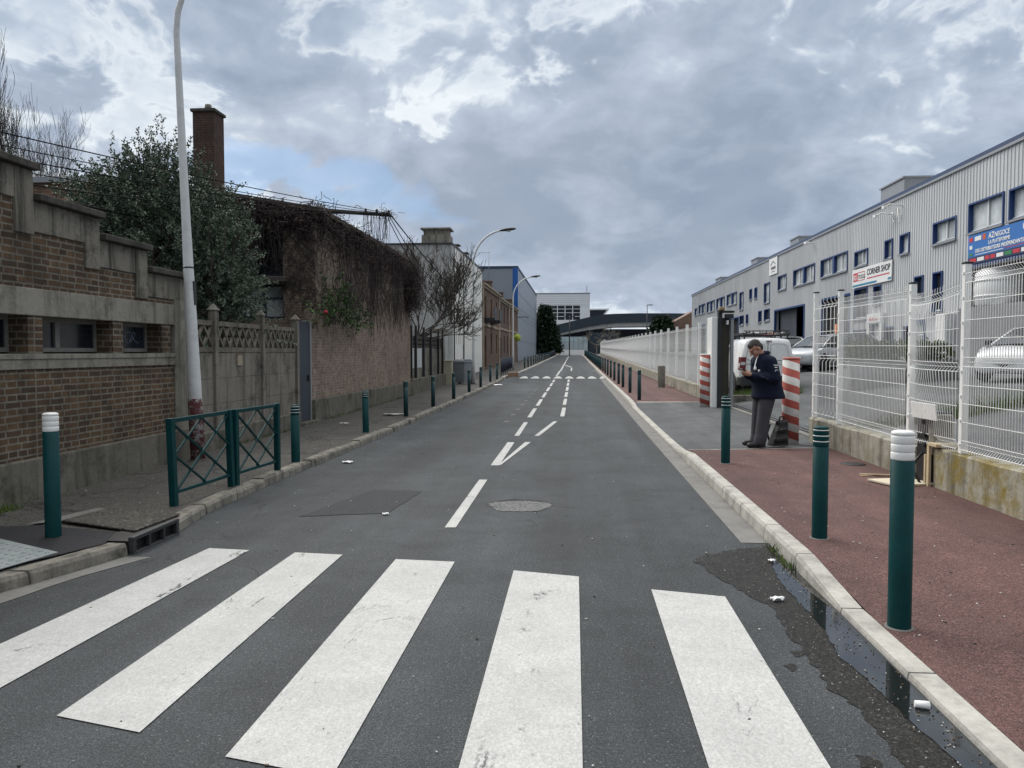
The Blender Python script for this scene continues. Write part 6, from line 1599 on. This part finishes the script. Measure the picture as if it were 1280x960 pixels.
kb = MB(); kb.box(4.7, 9.0, 23.6, 23.75, .1, .42); kb.box(4.7, 4.85, 23.75, 25.6, .1, .42); o = kb.build('planter_kerb', KERB_OLD, bevel=.02); tag(o, 'low stone kerb edging the grass in front of the white van', 'kerb edging')
hd = thing('hedge', 'clipped green hedge on a grey retaining wall in front of the warehouse doors', 'hedge', (9, 22, .8))
mb = MB(); mb.box(7.7, 10.6, 22.2, 22.45, .2, 1.5); fb(mb, 'retaining_wall', M_concrete('retaining_wall', (.17, .17, .175), .3), hd, .01)
E3 = [(7.9+.25*k, 22.75, 1.68, .35, .35, .3) for k in range(11)]
o = foliage('leaves', hd, E3, 700, 12, .16, .07, .025, GRASS, 18, .6, .2); o.matrix_parent_inverse = Matrix.Translation(hd.location).inverted()
# ------------------------------------------------------------------ vehicles
def car_paint(name, col, rough=.25, metal=0.0):
    m, nt, b, v = new_mat(name)
    d = ramp(nt, noise(nt, v, 2.5, 6), [(.4, 1.), (.75, .82)])
    nt.links.new(mixc(nt, 1., col, d, 'MULTIPLY'), b.inputs['Base Color'])
    b.inputs['Roughness'].default_value = rough; b.inputs['Metallic'].default_value = metal
    b.inputs['Coat Weight'].default_value = .5; b.inputs['Coat Roughness'].default_value = .06
    return m
PW = car_paint('white_car_paint', (.86, .865, .865)); PS = car_paint('silver_car_paint', (.50, .52, .54), .3, .3); PD = car_paint('dark_car_paint', (.03, .034, .04))
PG = car_paint('grey_car_paint', (.30, .31, .34), .3, .2)
TAIL = M_plain('tail_lamp_red', (.14, .012, .014), .2, .3, 15); LAMPG = M_plain('headlamp_glass', (.55, .57, .58), .1, .2, 20)
ALU = M_plain('wheel_alloy', (.40, .41, .42), .35, .1, 6, metal=.7)
def wheel(root, x, y, r, w=.2):
    s = 1 if y > 0 else -1
    mb = MB(); mb.lathe([(r*.6, -w/2), (r*.92, -w/2), (r, -w/2+.03), (r, w/2-.03), (r*.92, w/2), (r*.62, w/2)], 24)
    o = mb.build('tyre', RUBBER, root); o.rotation_euler = (PI/2, 0, 0); o.location = (x, y, r)
    mb = MB(); z = w/2 - .015
    mb.lathe([(r*.63, z-.02), (r*.64, z), (r*.56, z+.005), (r*.5, z-.03), (r*.15, z-.02), (r*.12, z), (r*.02, z)], 24)
    for k in range(5):
        a = 2*PI*k/5; mb.bar((math.cos(a)*r*.1, math.sin(a)*r*.1, z-.01), (math.cos(a)*r*.58, math.sin(a)*r*.58, z-.005), .05, .02)
    o2 = mb.build('rim', ALU, root); o2.rotation_euler = (-s*PI/2, 0, 0); o2.location = (x, y, r)
def loft(mb, secs, mi=0, smooth=True, cap=True):
    n = len(secs[0]); vs = [p for s in secs for p in s]
    fs = [(i*n+k, i*n+(k+1) % n, (i+1)*n+(k+1) % n, (i+1)*n+k) for i in range(len(secs)-1) for k in range(n)]
    if cap: fs += [tuple(range(n))[::-1], tuple((len(secs)-1)*n+k for k in range(n))]
    mb.add(vs, fs, mi, smooth)
def body_sec(x, zb, zt, hw, crown=.03):
    h = zt-zb
    R_ = [(-hw*.80, zb), (-hw*.96, zb+h*.10), (-hw, zb+h*.38), (-hw*.985, zb+h*.72), (-hw*.93, zb+h*.93), (-hw*.80, zt+crown*.4), (-hw*.4, zt+crown)]
    return [(x, y, z) for y, z in R_] + [(x, -y, z) for y, z in R_[::-1]]
def hatchback(label, loc, rz, paint, sc=1.0, group=None):
    root = thing('parked_car', label, 'car', loc, rz, group); root.scale = (sc, sc, sc)
    mb = MB(); st = [(2.03, .36, .56, .50), (2.0, .27, .66, .66), (1.9, .22, .73, .78), (1.72, .19, .80, .84), (1.4, .18, .87, .865), (.95, .18, .95, .875), (.3, .18, .97, .88), (-.6, .18, .99, .88), (-1.4, .19, 1.0, .87), (-1.8, .22, 1.0, .82), (-1.97, .28, .95, .74), (-2.02, .38, .85, .62)]
    loft(mb, [body_sec(*s) for s in st]); body = mb.build('body', paint, root)
    # greenhouse
    B = [(1.12, .72, .965), (.25, .80, .965), (-.75, .81, .985), (-1.55, .78, 1.0), (-1.93, .66, .98)]
    T = [(.28, .55, 1.40), (.15, .585, 1.43), (-.70, .60, 1.475), (-1.35, .57, 1.43), (-1.55, .50, 1.38)]
    g = MB()
    def P(l, i, s): return (l[i][0], s*l[i][1], l[i][2])
    for s in (-1, 1):
        for i in range(4): g.add([P(B, i, s), P(B, i+1, s), P(T, i+1, s), P(T, i, s)], [(0, 1, 2, 3)])
    mid = (B[0][0]+.10, 0, B[0][2]+.03); midT = (T[0][0]+.06, 0, T[0][2]+.035)
    g.add([P(B, 0, -1), mid, midT, P(T, 0, -1)], [(0, 1, 2, 3)]); g.add([mid, P(B, 0, 1), P(T, 0, 1), midT], [(0, 1, 2, 3)])
    g.add([P(B, 4, -1), P(T, 4, -1), P(T, 4, 1), P(B, 4, 1)], [(0, 1, 2, 3)])
    g.build('windows', GLASS, root)
    rf = MB(); secs = []
    for i, t in enumerate(T):
        n = 9; secs.append([(t[0] + (.06*math.cos((k/(n-1)-.5)*PI) if i == 0 else -.03*math.cos((k/(n-1)-.5)*PI) if i == 4 else 0), lerp(-t[1]-.012, t[1]+.012, k/(n-1)), t[2]+.004+.04*math.sin(PI*k/(n-1))) for k in range(n)])
    vs = [p for s in secs for p in s]; rf.add(vs, [(i*9+k, i*9+k+1, (i+1)*9+k+1, (i+1)*9+k) for i in range(4) for k in range(8)], 0, True); rf.build('roof', paint, root)
    pl = MB()
    for s in (-1, 1):
        pl.tube([P(B, 0, s), P(T, 0, s)], .035, 6); pl.bar(P(B, 2, s), P(T, 2, s), .10, .03); pl.bar(P(B, 3, s), P(T, 3, s), .12, .03); pl.tube([P(B, 4, s), P(T, 4, s)], .05, 6)
        pl.tube([P(T, i, s) for i in range(5)], .022, 6)
    pl.build('pillars', paint, root)
    for s in (-1, 1):
        h = MB(); h.hexa([(1.66, s*.62, .66), (1.60, s*.845, .68), (1.30, s*.86, .80), (1.36, s*.80, .79), (1.74, s*.58, .80), (1.64, s*.82, .80), (1.30, s*.85, .91), (1.36, s*.76, .91)]); h.build('headlight', LAMPG, root)
        t = MB(); t.hexa([(-1.98, s*.55, .72), (-1.8, s*.84, .72), (-1.75, s*.82, .72), (-1.9, s*.5, .72), (-1.96, s*.55, .98), (-1.82, s*.80, .98), (-1.75, s*.78, .98), (-1.9, s*.5, .98)]); t.build('tail_light', TAIL, root)
        m_ = MB(); m_.obox((.78, s*.97, 1.03), .14, .2, .13, Matrix.Identity(3)); m_.build('mirror', DARK, root, .03)
        for x in (1.28, -1.28):
            wheel(root, x, s*.80, .31)
            a = MB(); a.tube([(x, s*.76, .33), (x, s*.893, .33)], .37, 20); a.build('wheel_arch', BLACK, root)
            # tyre sits just proud of the arch
    fr = MB(); fr.hexa([(1.92, -.5, .26), (1.98, .0, .24), (1.92, .5, .26), (1.8, 0, .26), (1.99, -.45, .44), (2.06, 0, .44), (1.99, .45, .44), (1.8, 0, .44)]); fr.build('grille', BLACK, root)
    pn = MB(); pn.box(2.045, 2.06, -.26, .26, .45, .55); pn.build('plate', WHITE, root)
    hd_ = MB(); 
    for s in (-1, 1): hd_.tube([(1.62, s*.60, .835), (1.05, s*.70, .962)], .006, 4); hd_.box(.24, .25, s*.885-.003, s*.885+.003, .3, .94); hd_.box(-.74, -.73, s*.886-.003, s*.886+.003, .3, .96)
    hd_.build('shut_lines', BLACK, root)
    return root
for o_ in ():
    pass
a_ = math.atan2(-.60, -.80)
hatchback('white hatchback behind the wire fence at the right edge, in front of the dock', (11.55+.80*.6, 20.6+.6*.6, 1.0), a_, PW, .94, 'cars parked in the yard')
hatchback('silver car with a sloping windscreen just right of the white van', (10.3, 33.0, yard(10.3)+gz(33)-.05), math.radians(222), PS, .95, 'cars parked in the yard')
hatchback('dark car half hidden between the white van and the silver car', (9.4, 36.5, yard(9.4)+gz(36)-.05), math.radians(95), PD, 1.0, 'cars parked in the yard')
hatchback('grey car parked behind the hedge near the brown shutter bay', (11.0, 34.0, 1.0+gz(34)), math.radians(182), PG, .95, 'cars parked in the yard')

# white van seen from behind
van = thing('white_van', 'white panel van with a loaded black roof rack parked behind the standing man', 'van', (6.36, 28.15, .33), PI/2)
def vsec(x, zb, zt, hb, ht, rc=.16):
    m = lerp(hb, ht, .5)
    R_ = [(-hb*.86, zb), (-hb*.97, zb+.05), (-hb, zb+.3), (-hb*.995, zb+(zt-zb)*.45), (-lerp(hb, ht, .75), zb+(zt-zb)*.75), (-ht, zt-rc), (-ht+rc*.35, zt-rc*.3), (-ht+rc, zt-.01), (-.3, zt+.015)]
    return [(x, y, z) for y, z in R_] + [(x, -y, z) for y, z in R_[::-1]]
mb = MB(); loft(mb, [vsec(-2.19, .50, 1.66, .84, .64), vsec(-2.17, .36, 1.78, .905, .725), vsec(-2.10, .30, 1.83, .925, .75), vsec(-1.0, .28, 1.86, .93, .76), vsec(.3, .28, 1.85, .93, .74), vsec(.75, .28, 1.76, .93, .70), vsec(1.25, .28, 1.15, .92, .78), vsec(1.9, .3, .98, .86, .7), vsec(2.15, .38, .8, .7, .55)])
mb.build('body', PW, van)
# rear panels: raised rims, recess shade put into their grey so doors read
for s in (-1, 1):
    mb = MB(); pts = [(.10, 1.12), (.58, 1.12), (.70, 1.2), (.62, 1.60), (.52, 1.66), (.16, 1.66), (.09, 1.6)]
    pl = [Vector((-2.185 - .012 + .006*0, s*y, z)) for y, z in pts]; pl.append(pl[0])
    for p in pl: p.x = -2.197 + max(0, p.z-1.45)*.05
    mb.tube(pl, .012, 5); mb.build('panel_shade_rim', M_plain('van_shadow_line', (.50, .51, .52), .4, .05), van)
    t = MB(); t.hexa([(-2.225, s*.72, .80), (-2.21, s*.90, .80), (-2.05, s*.935, .80), (-2.12, s*.72, .80), (-2.225, s*.70, 1.22), (-2.20, s*.86, 1.22), (-2.05, s*.91, 1.22), (-2.12, s*.70, 1.22)]); t.build('tail_light', TAIL, van)
    t = MB(); t.hexa([(-2.231, s*.735, .96), (-2.216, s*.875, .96), (-2.10, s*.89, .96), (-2.12, s*.735, .96), (-2.231, s*.732, 1.06), (-2.214, s*.868, 1.06), (-2.1, s*.88, 1.06), (-2.12, s*.732, 1.06)]); t.build('reverse_lens', LAMPG, van)
    m_ = MB(); m_.obox((.95, s*1.03, 1.12), .12, .2, .2, Matrix.Identity(3)); m_.build('mirror', DARK, van, .03)
    for x in (1.4, -1.35):
        wheel(van, x, s*.84, .32)
        a = MB(); a.tube([(x, s*.80, .34), (x, s*.943, .34)], .385, 20); a.build('wheel_arch', BLACK, van)
mb = MB(); mb.box(-2.205, -2.19, -.006, .006, .62, 1.72); mb.box(-2.2, -2.19, -.72, .72, .985, .995); mb.build('door_seam', DARK, van)
mb = MB(); loft(mb, [[(x, y, z) for y, z in ((-hw, .28), (-hw, .55), (-hw*.9, .60), (hw*.9, .60), (hw, .55), (hw, .28))] for x, hw in ((-2.27, .72), (-2.24, .86), (-2.1, .94), (-1.9, .945))], smooth=False); mb.build('rear_bumper', M_plain('bumper_grey', (.03, .03, .032), .6), van, .015)
mb = MB(); mb.box(-2.203, -2.19, .30, .62, .80, .845); 
for k in range(6): pass
mb.build('badge', M_plain('badge_grey', (.2, .2, .21), .4), van) if False else None
vt = None
mb = MB(); mb.box(-2.225, -2.19, -.12, .06, 1.735, 1.765); mb.build('high_brake_light', TAIL, van)
mb = MB(); mb.box(-2.206, -2.19, -.26, .26, .66, .77); mb.build('plate', WHITE, van, .004)
mb = MB(); mb.box(-2.22, -2.19, .03, .17, .83, .88); mb.build('handle', DARK, van, .008)
gl = MB(); gl.add([(.80, -.68, 1.70), (1.26, -.80, 1.17), (1.26, .80, 1.17), (.80, .68, 1.70)], [(0, 1, 2, 3)]); o = gl.build('windscreen', GLASS, van); o.location = (.012, 0, .02)
gl = MB()
for s in (-1, 1): gl.add([(.75, s*.80, 1.62), (1.1, s*.90, 1.15), (.1, s*.935, 1.15), (.1, s*.825, 1.66)], [(0, 1, 2, 3)])
gl.build('side_window', GLASS, van)
rk_ = MB()
for x in (-1.9, -1.1, -.3, .3):
    rk_.box(x-.03, x+.03, -.74, .74, 1.93, 1.97)
    for s in (-1, 1): rk_.box(x-.03, x+.03, s*.70-.02, s*.70+.02, 1.82, 1.93)
for s in (-1, 1): rk_.box(-2.0, .4, s*.74-.02, s*.74+.02, 1.971, 2.03)
for k in range(7): rk_.box(-2.02, -1.98, -.66+.22*k-.012, -.66+.22*k+.012, 1.971, 2.09)
rk_.tube([(-2.0, -.74, 2.09), (-2.0, .74, 2.09)], .02, 6)
rk_.build('roof_rack', BLACK, van)
rr = random.Random(14); ld = MB()
for k in range(9): 
    y = -.6+.14*k; ld.tube([(-1.95+rr.uniform(0, .2), y, 2.0+rr.uniform(0, .05)), (.2+rr.uniform(0, .3), y+rr.gauss(0, .03), 2.0+rr.uniform(0, .05))], rr.uniform(.018, .035), 6, rr.choice((0, 0, 1, 2)))
ld.build('rack_load', [DARK, REDW, GREYM], van)

# ------------------------------------------------------------------ person
def cap(mb, a, b, ra, rb, n=12):
    a = Vector(a); b = Vector(b); d = b-a; L = max(d.length, 1e-4); q = d.to_track_quat('Z', 'Y').to_matrix()
    prof = [(ra*math.sin(t), -ra*math.cos(t)) for t in (.25, .7, 1.15, PI/2)] + [(rb*math.sin(t), L - rb*math.cos(t)) for t in (PI/2, 2.0, 2.45, 2.9)]
    vs = []; 
    for r, z in prof:
        for k in range(n): vs.append(a + q @ Vector((r*math.cos(2*PI*k/n), r*math.sin(2*PI*k/n), z)))
    m = len(prof); fs = [(i*n+k, i*n+(k+1) % n, (i+1)*n+(k+1) % n, (i+1)*n+k) for i in range(m-1) for k in range(n)] + [tuple(range(n))[::-1], tuple((m-1)*n+k for k in range(n))]
    mb.add(vs, fs)
def ell(mb, c, r, M=None, n=16, m=10):
    c = Vector(c); vs = []
    for i in range(1, m):
        t = PI*i/m
        for k in range(n):
            p = Vector((r[0]*math.sin(t)*math.cos(2*PI*k/n), r[1]*math.sin(t)*math.sin(2*PI*k/n), -r[2]*math.cos(t)))
            vs.append(c + (M @ p if M else p))
    fs = [(i*n+k, i*n+(k+1) % n, (i+1)*n+(k+1) % n, (i+1)*n+k) for i in range(m-2) for k in range(n)] + [tuple(range(n))[::-1], tuple((m-2)*n+k for k in range(n))]
    mb.add(vs, fs)
def ringloft(mb, rings, n=20):
    """rings: (x, z, rx, ry)"""
    vs = [(x+rx*math.cos(2*PI*k/n), ry*math.sin(2*PI*k/n), z) for x, z, rx, ry in rings for k in range(n)]; m = len(rings)
    mb.add(vs, [(i*n+k, i*n+(k+1) % n, (i+1)*n+(k+1) % n, (i+1)*n+k) for i in range(m-1) for k in range(n)] + [tuple(range(n))[::-1], tuple((m-1)*n+k for k in range(n))])
def fuse(name, mb, voxel, mat, parent, smooth=4):
    o = mb.build(name, mat); md = o.modifiers.new('r', 'REMESH'); md.mode = 'VOXEL'; md.voxel_size = voxel; md.use_smooth_shade = True
    sm = o.modifiers.new('s', 'SMOOTH'); sm.iterations = smooth; sm.factor = .5
    dg = bpy.context.evaluated_depsgraph_get(); me = bpy.data.meshes.new_from_object(o.evaluated_get(dg)); me.name = name
    o.modifiers.clear(); old = o.data; o.data = me; bpy.data.meshes.remove(old)
    if not me.materials: me.materials.append(mat)
    o.parent = parent; return o
HEAD = math.radians(201)
man = thing('person', 'man in navy jacket and grey trousers looking down at the phone in his hands', 'person', (3.14, 13.36, pr(3.14, 13.1)+.012), HEAD); man.scale = (1.1, 1.06, 1.02)
SKIN = M_plain('skin', (.42, .22, .155), .55, .12, 14); HAIR = M_plain('short_grey_hair', (.07, .065, .061), .9, .6, 45, bmp=.9, bscale=120, spec=.15)
JACK = M_plain('navy_jacket_cloth', (.007, .011, .027), .85, .3, 9, spec=.2, bmp=.25, bscale=35); TROU = M_plain('grey_trouser_cloth', (.045, .044, .052), .9, .25, 7, bmp=.35, bscale=18)
SHOE = M_plain('black_shoe_leather', (.014, .013, .013), .5, .2, 10)
HQ = Matrix.Rotation(math.radians(42), 3, 'Y'); HC = Vector((.085, 0, 1.632))
def H(p): return HC + HQ @ (Vector(p)*1.08)
b = MB()
ell(b, H((-.012, 0, .03)), (.100, .078, .100), HQ); ell(b, H((.03, 0, -.045)), (.066, .060, .078), HQ); ell(b, H((.055, 0, -.102)), (.035, .036, .026), HQ)
cap(b, H((.088, 0, .012)), H((.118, 0, -.032)), .010, .017); cap(b, H((.080, -.035, .028)), H((.080, .035, .028)), .013, .013)
cap(b, H((.083, -.02, -.066)), H((.083, .02, -.066)), .012, .012); ell(b, H((.045, .03, -.03)), (.045, .028, .045), HQ); ell(b, H((.045, -.03, -.03)), (.045, .028, .045), HQ)
for s in (-1, 1): ell(b, H((-.012, s*.083, -.012)), (.022, .012, .034), HQ)
cap(b, H((-.03, 0, -.06)), (-.045, 0, 1.47), .058, .066)
ringloft(b, [(-.13, .82, .12, .16), (-.12, 1.0, .115, .15), (-.10, 1.2, .12, .165), (-.085, 1.36, .115, .18), (-.06, 1.46, .08, .13), (-.045, 1.5, .05, .06)])
J = {}
for s in (-1, 1):
    hip = (-.10, s*.085, .90); kn = (-.02 if s > 0 else -.05, s*.095, .49); an = ((.05 if s > 0 else -.03), s*.11, .09)
    cap(b, hip, kn, .085, .055); cap(b, kn, an, .055, .04); cap(b, an, (an[0]+.13, s*.125, .04), .04, .03)
    sh = (-.07, s*.185, 1.42); el = (-.09, s*.245, 1.14); wr = (.17, s*.085, 1.185)
    cap(b, sh, el, .05, .042); cap(b, el, wr, .042, .03); J[s] = (hip, kn, an, sh, el, wr)
    # hand: palm, four curled fingers, thumb on the phone
    pc = Vector((.225, s*.062, 1.215)); ell(b, pc, (.048, .022, .036), Matrix.Rotation(math.radians(-25), 3, 'Y'))
    cap(b, wr, pc, .028, .026)
    for k in range(4):
        base = Vector((.245 - .004*k, s*.055, 1.24 - .019*k)); ln = (.9, 1., .95, .78)[k]
        p1 = base + Vector((.036*ln, -s*.002, .008)); p2 = p1 + Vector((.016*ln, -s*.026*ln, .004)); p3 = p2 + Vector((-.006, -s*.022*ln, .003))
        cap(b, base, p1, .0095, .009, 8); cap(b, p1, p2, .009, .0085, 8); cap(b, p2, p3, .0085, .007, 8)
    t0 = Vector((.215, s*.05, 1.245)); t1 = t0 + Vector((.03, -s*.012, .022)); t2 = t1 + Vector((.026, -s*.016, .004)); cap(b, t0, t1, .013, .011, 8); cap(b, t1, t2, .011, .008, 8)
fuse('body', b, .0065, SKIN, man, 3)
h = MB(); ell(h, H((-.036, 0, .05)), (.096, .084, .092), HQ); ell(h, H((-.06, 0, -.01)), (.068, .083, .09), HQ); ell(h, H((-.0, 0, .075)), (.085, .07, .055), HQ)
fuse('hair', h, .008, HAIR, man, 2)
for s in (-1, 1):
    e = MB(); ell(e, H((.078, s*.033, .003)), (.009, .009, .006), HQ); e.build('eye', BLACK, man)
j = MB()
ringloft(j, [(-.16, .80, .245, .27), (-.158, .83, .25, .275), (-.145, .95, .225, .26), (-.125, 1.08, .205, .25), (-.11, 1.22, .195, .25), (-.095, 1.34, .185, .245), (-.075, 1.44, .155, .22), (-.06, 1.50, .115, .15), (-.045, 1.545, .085, .09)], 28)
for s in (-1, 1):
    hip, kn, an, sh, el, wr = J[s]
    cap(j, (sh[0], s*.19, 1.42), (el[0]-.02, el[1]+s*.02, el[2]), .095, .085); cap(j, (el[0]-.02, el[1]+s*.02, el[2]), (wr[0]-.015, wr[1], wr[2]-.004), .085, .06)
    cap(j, (-.06, s*.06, 1.49), (-.07, s*.17, 1.425), .06, .075)
    cap(j, (.03, s*.06, 1.5), (.085, s*.055, 1.36), .026, .024); cap(j, (-.075, s*.08, 1.56), (.03, s*.066, 1.50), .034, .026)
for k in range(6):
    a0 = -.9+.36*k; cap(j, (-.06-.075*math.cos(a0), .075*math.sin(a0), 1.565), (-.06-.075*math.cos(a0+.36), .075*math.sin(a0+.36), 1.565), .034, .034)
# soft folds at the elbow and waist
for s in (-1, 1):
    for k in range(3): cap(j, (-.02+.055*k, s*.27-.0*k, 1.09+.03*k), (.0+.055*k, s*.15, 1.13+.03*k), .02, .018)
jk = fuse('jacket', j, .011, JACK, man, 4)
sh_ = MB(); cap(sh_, (.03, .018, 1.51), (.098, .03, 1.29), .03, .024); cap(sh_, (-.02, .03, 1.515), (.03, .035, 1.47), .032, .03); fuse('shirt', sh_, .01, WHITE, man, 2)
t = MB()
for s in (-1, 1):
    hip, kn, an, *_ = J[s]
    cap(t, hip, kn, .135, .102); cap(t, kn, (an[0]-.015, an[1], .14), .102, .098); cap(t, (an[0]-.015, an[1], .16), (an[0]+.01, an[1], .085), .10, .092)
cap(t, (-.11, -.06, .92), (-.11, .06, .92), .13, .13); fuse('trousers', t, .011, TROU, man, 4)
for s in (-1, 1):
    an = J[s][2]; f_ = MB(); cap(f_, (an[0]-.045, an[1], .055), (an[0]+.05, an[1]+s*.006, .058), .054, .058); cap(f_, (an[0]+.05, an[1]+s*.006, .048), (an[0]+.195, an[1]+s*.02, .042), .054, .042); cap(f_, (an[0], an[1], .05), (an[0]-.005, an[1], .13), .06, .06)
    f_.box(an[0]-.085, an[0]+.2, an[1]-.04, an[1]+.04+s*.01, -.002, .018); fuse('shoe', f_, .008, SHOE, man, 2)
# patches on the sleeve and chest
pm_ = MB()
for z, w in ((1.36, .045), (1.325, .03)): pm_.obox((-.085, .30, z), .07 if z > 1.35 else .05, .02, .014, Matrix.Identity(3))
pm_.build('sleeve_tape', WHITE, man)
pb = MB(); pb.tube([(-.09, .285, 1.265), (-.09, .318, 1.262)], .03, 14); pb.build('sleeve_badge', M_plain('badge_silver', (.35, .37, .42), .5), man)
pc_ = MB(); pc_.obox((.085, .115, 1.27), .02, .022, .035, Matrix.Identity(3)); pc_.build('chest_badge', WHITE, man)
ph = thing('mobile_phone', 'dark mobile phone held in both hands of the man', 'phone', tuple(man.location), HEAD); ph.scale = (1.1, 1.06, 1.02)
mb = MB(); mb.obox((.268, 0, 1.268), .15, .074, .009, Matrix.Rotation(math.radians(-22), 3, 'Y')); mb.build('case', BLACK, ph, .004)
mb = MB(); mb.obox((.2665, 0, 1.2735), .138, .066, .002, Matrix.Rotation(math.radians(-22), 3, 'Y')); mb.build('screen', GLASS, ph)
# backpack at his feet
bag = thing('backpack', 'black backpack standing on the pavement against the striped post', 'backpack', (3.50, 13.50, pr(3.5, 13.1)), math.radians(20))
BAGM = M_plain('black_bag_cloth', (.013, .013, .014), .75, .3, 8, bmp=.4, bscale=25)
g_ = MB(); g_.hexa([(-.17, -.11, 0), (.14, -.11, 0), (.14, .08, 0), (-.17, .08, 0), (-.01, -.06, .40), (.15, -.06, .42), (.15, .06, .42), (-.01, .06, .40)]); cap(g_, (.0, 0, .39), (.14, 0, .39), .05, .05); cap(g_, (-.09, -.09, .10), (.08, -.09, .12), .05, .05); cap(g_, (-.03, -.06, .26), (.09, -.06, .27), .05, .045)
fuse('bag_body', g_, .012, BAGM, bag, 4)
g_ = MB(); g_.tube([(.02, 0, .42), (.03, 0, .49), (.10, 0, .495), (.12, 0, .42)], .013, 8); g_.build('handle_loop', BAGM, bag)
g_ = MB(); g_.tube([(-.1, .09, .36), (-.12, .14, .2), (-.1, .1, .05)], .016, 6); g_.tube([(.1, .09, .36), (.12, .14, .2), (.1, .1, .05)], .016, 6); g_.build('straps', BAGM, bag)
g_ = MB(); g_.tube([(-.12, -.075, .25), (0, -.1, .285), (.12, -.075, .25)], .006, 5); g_.build('zip', GREYM, bag)
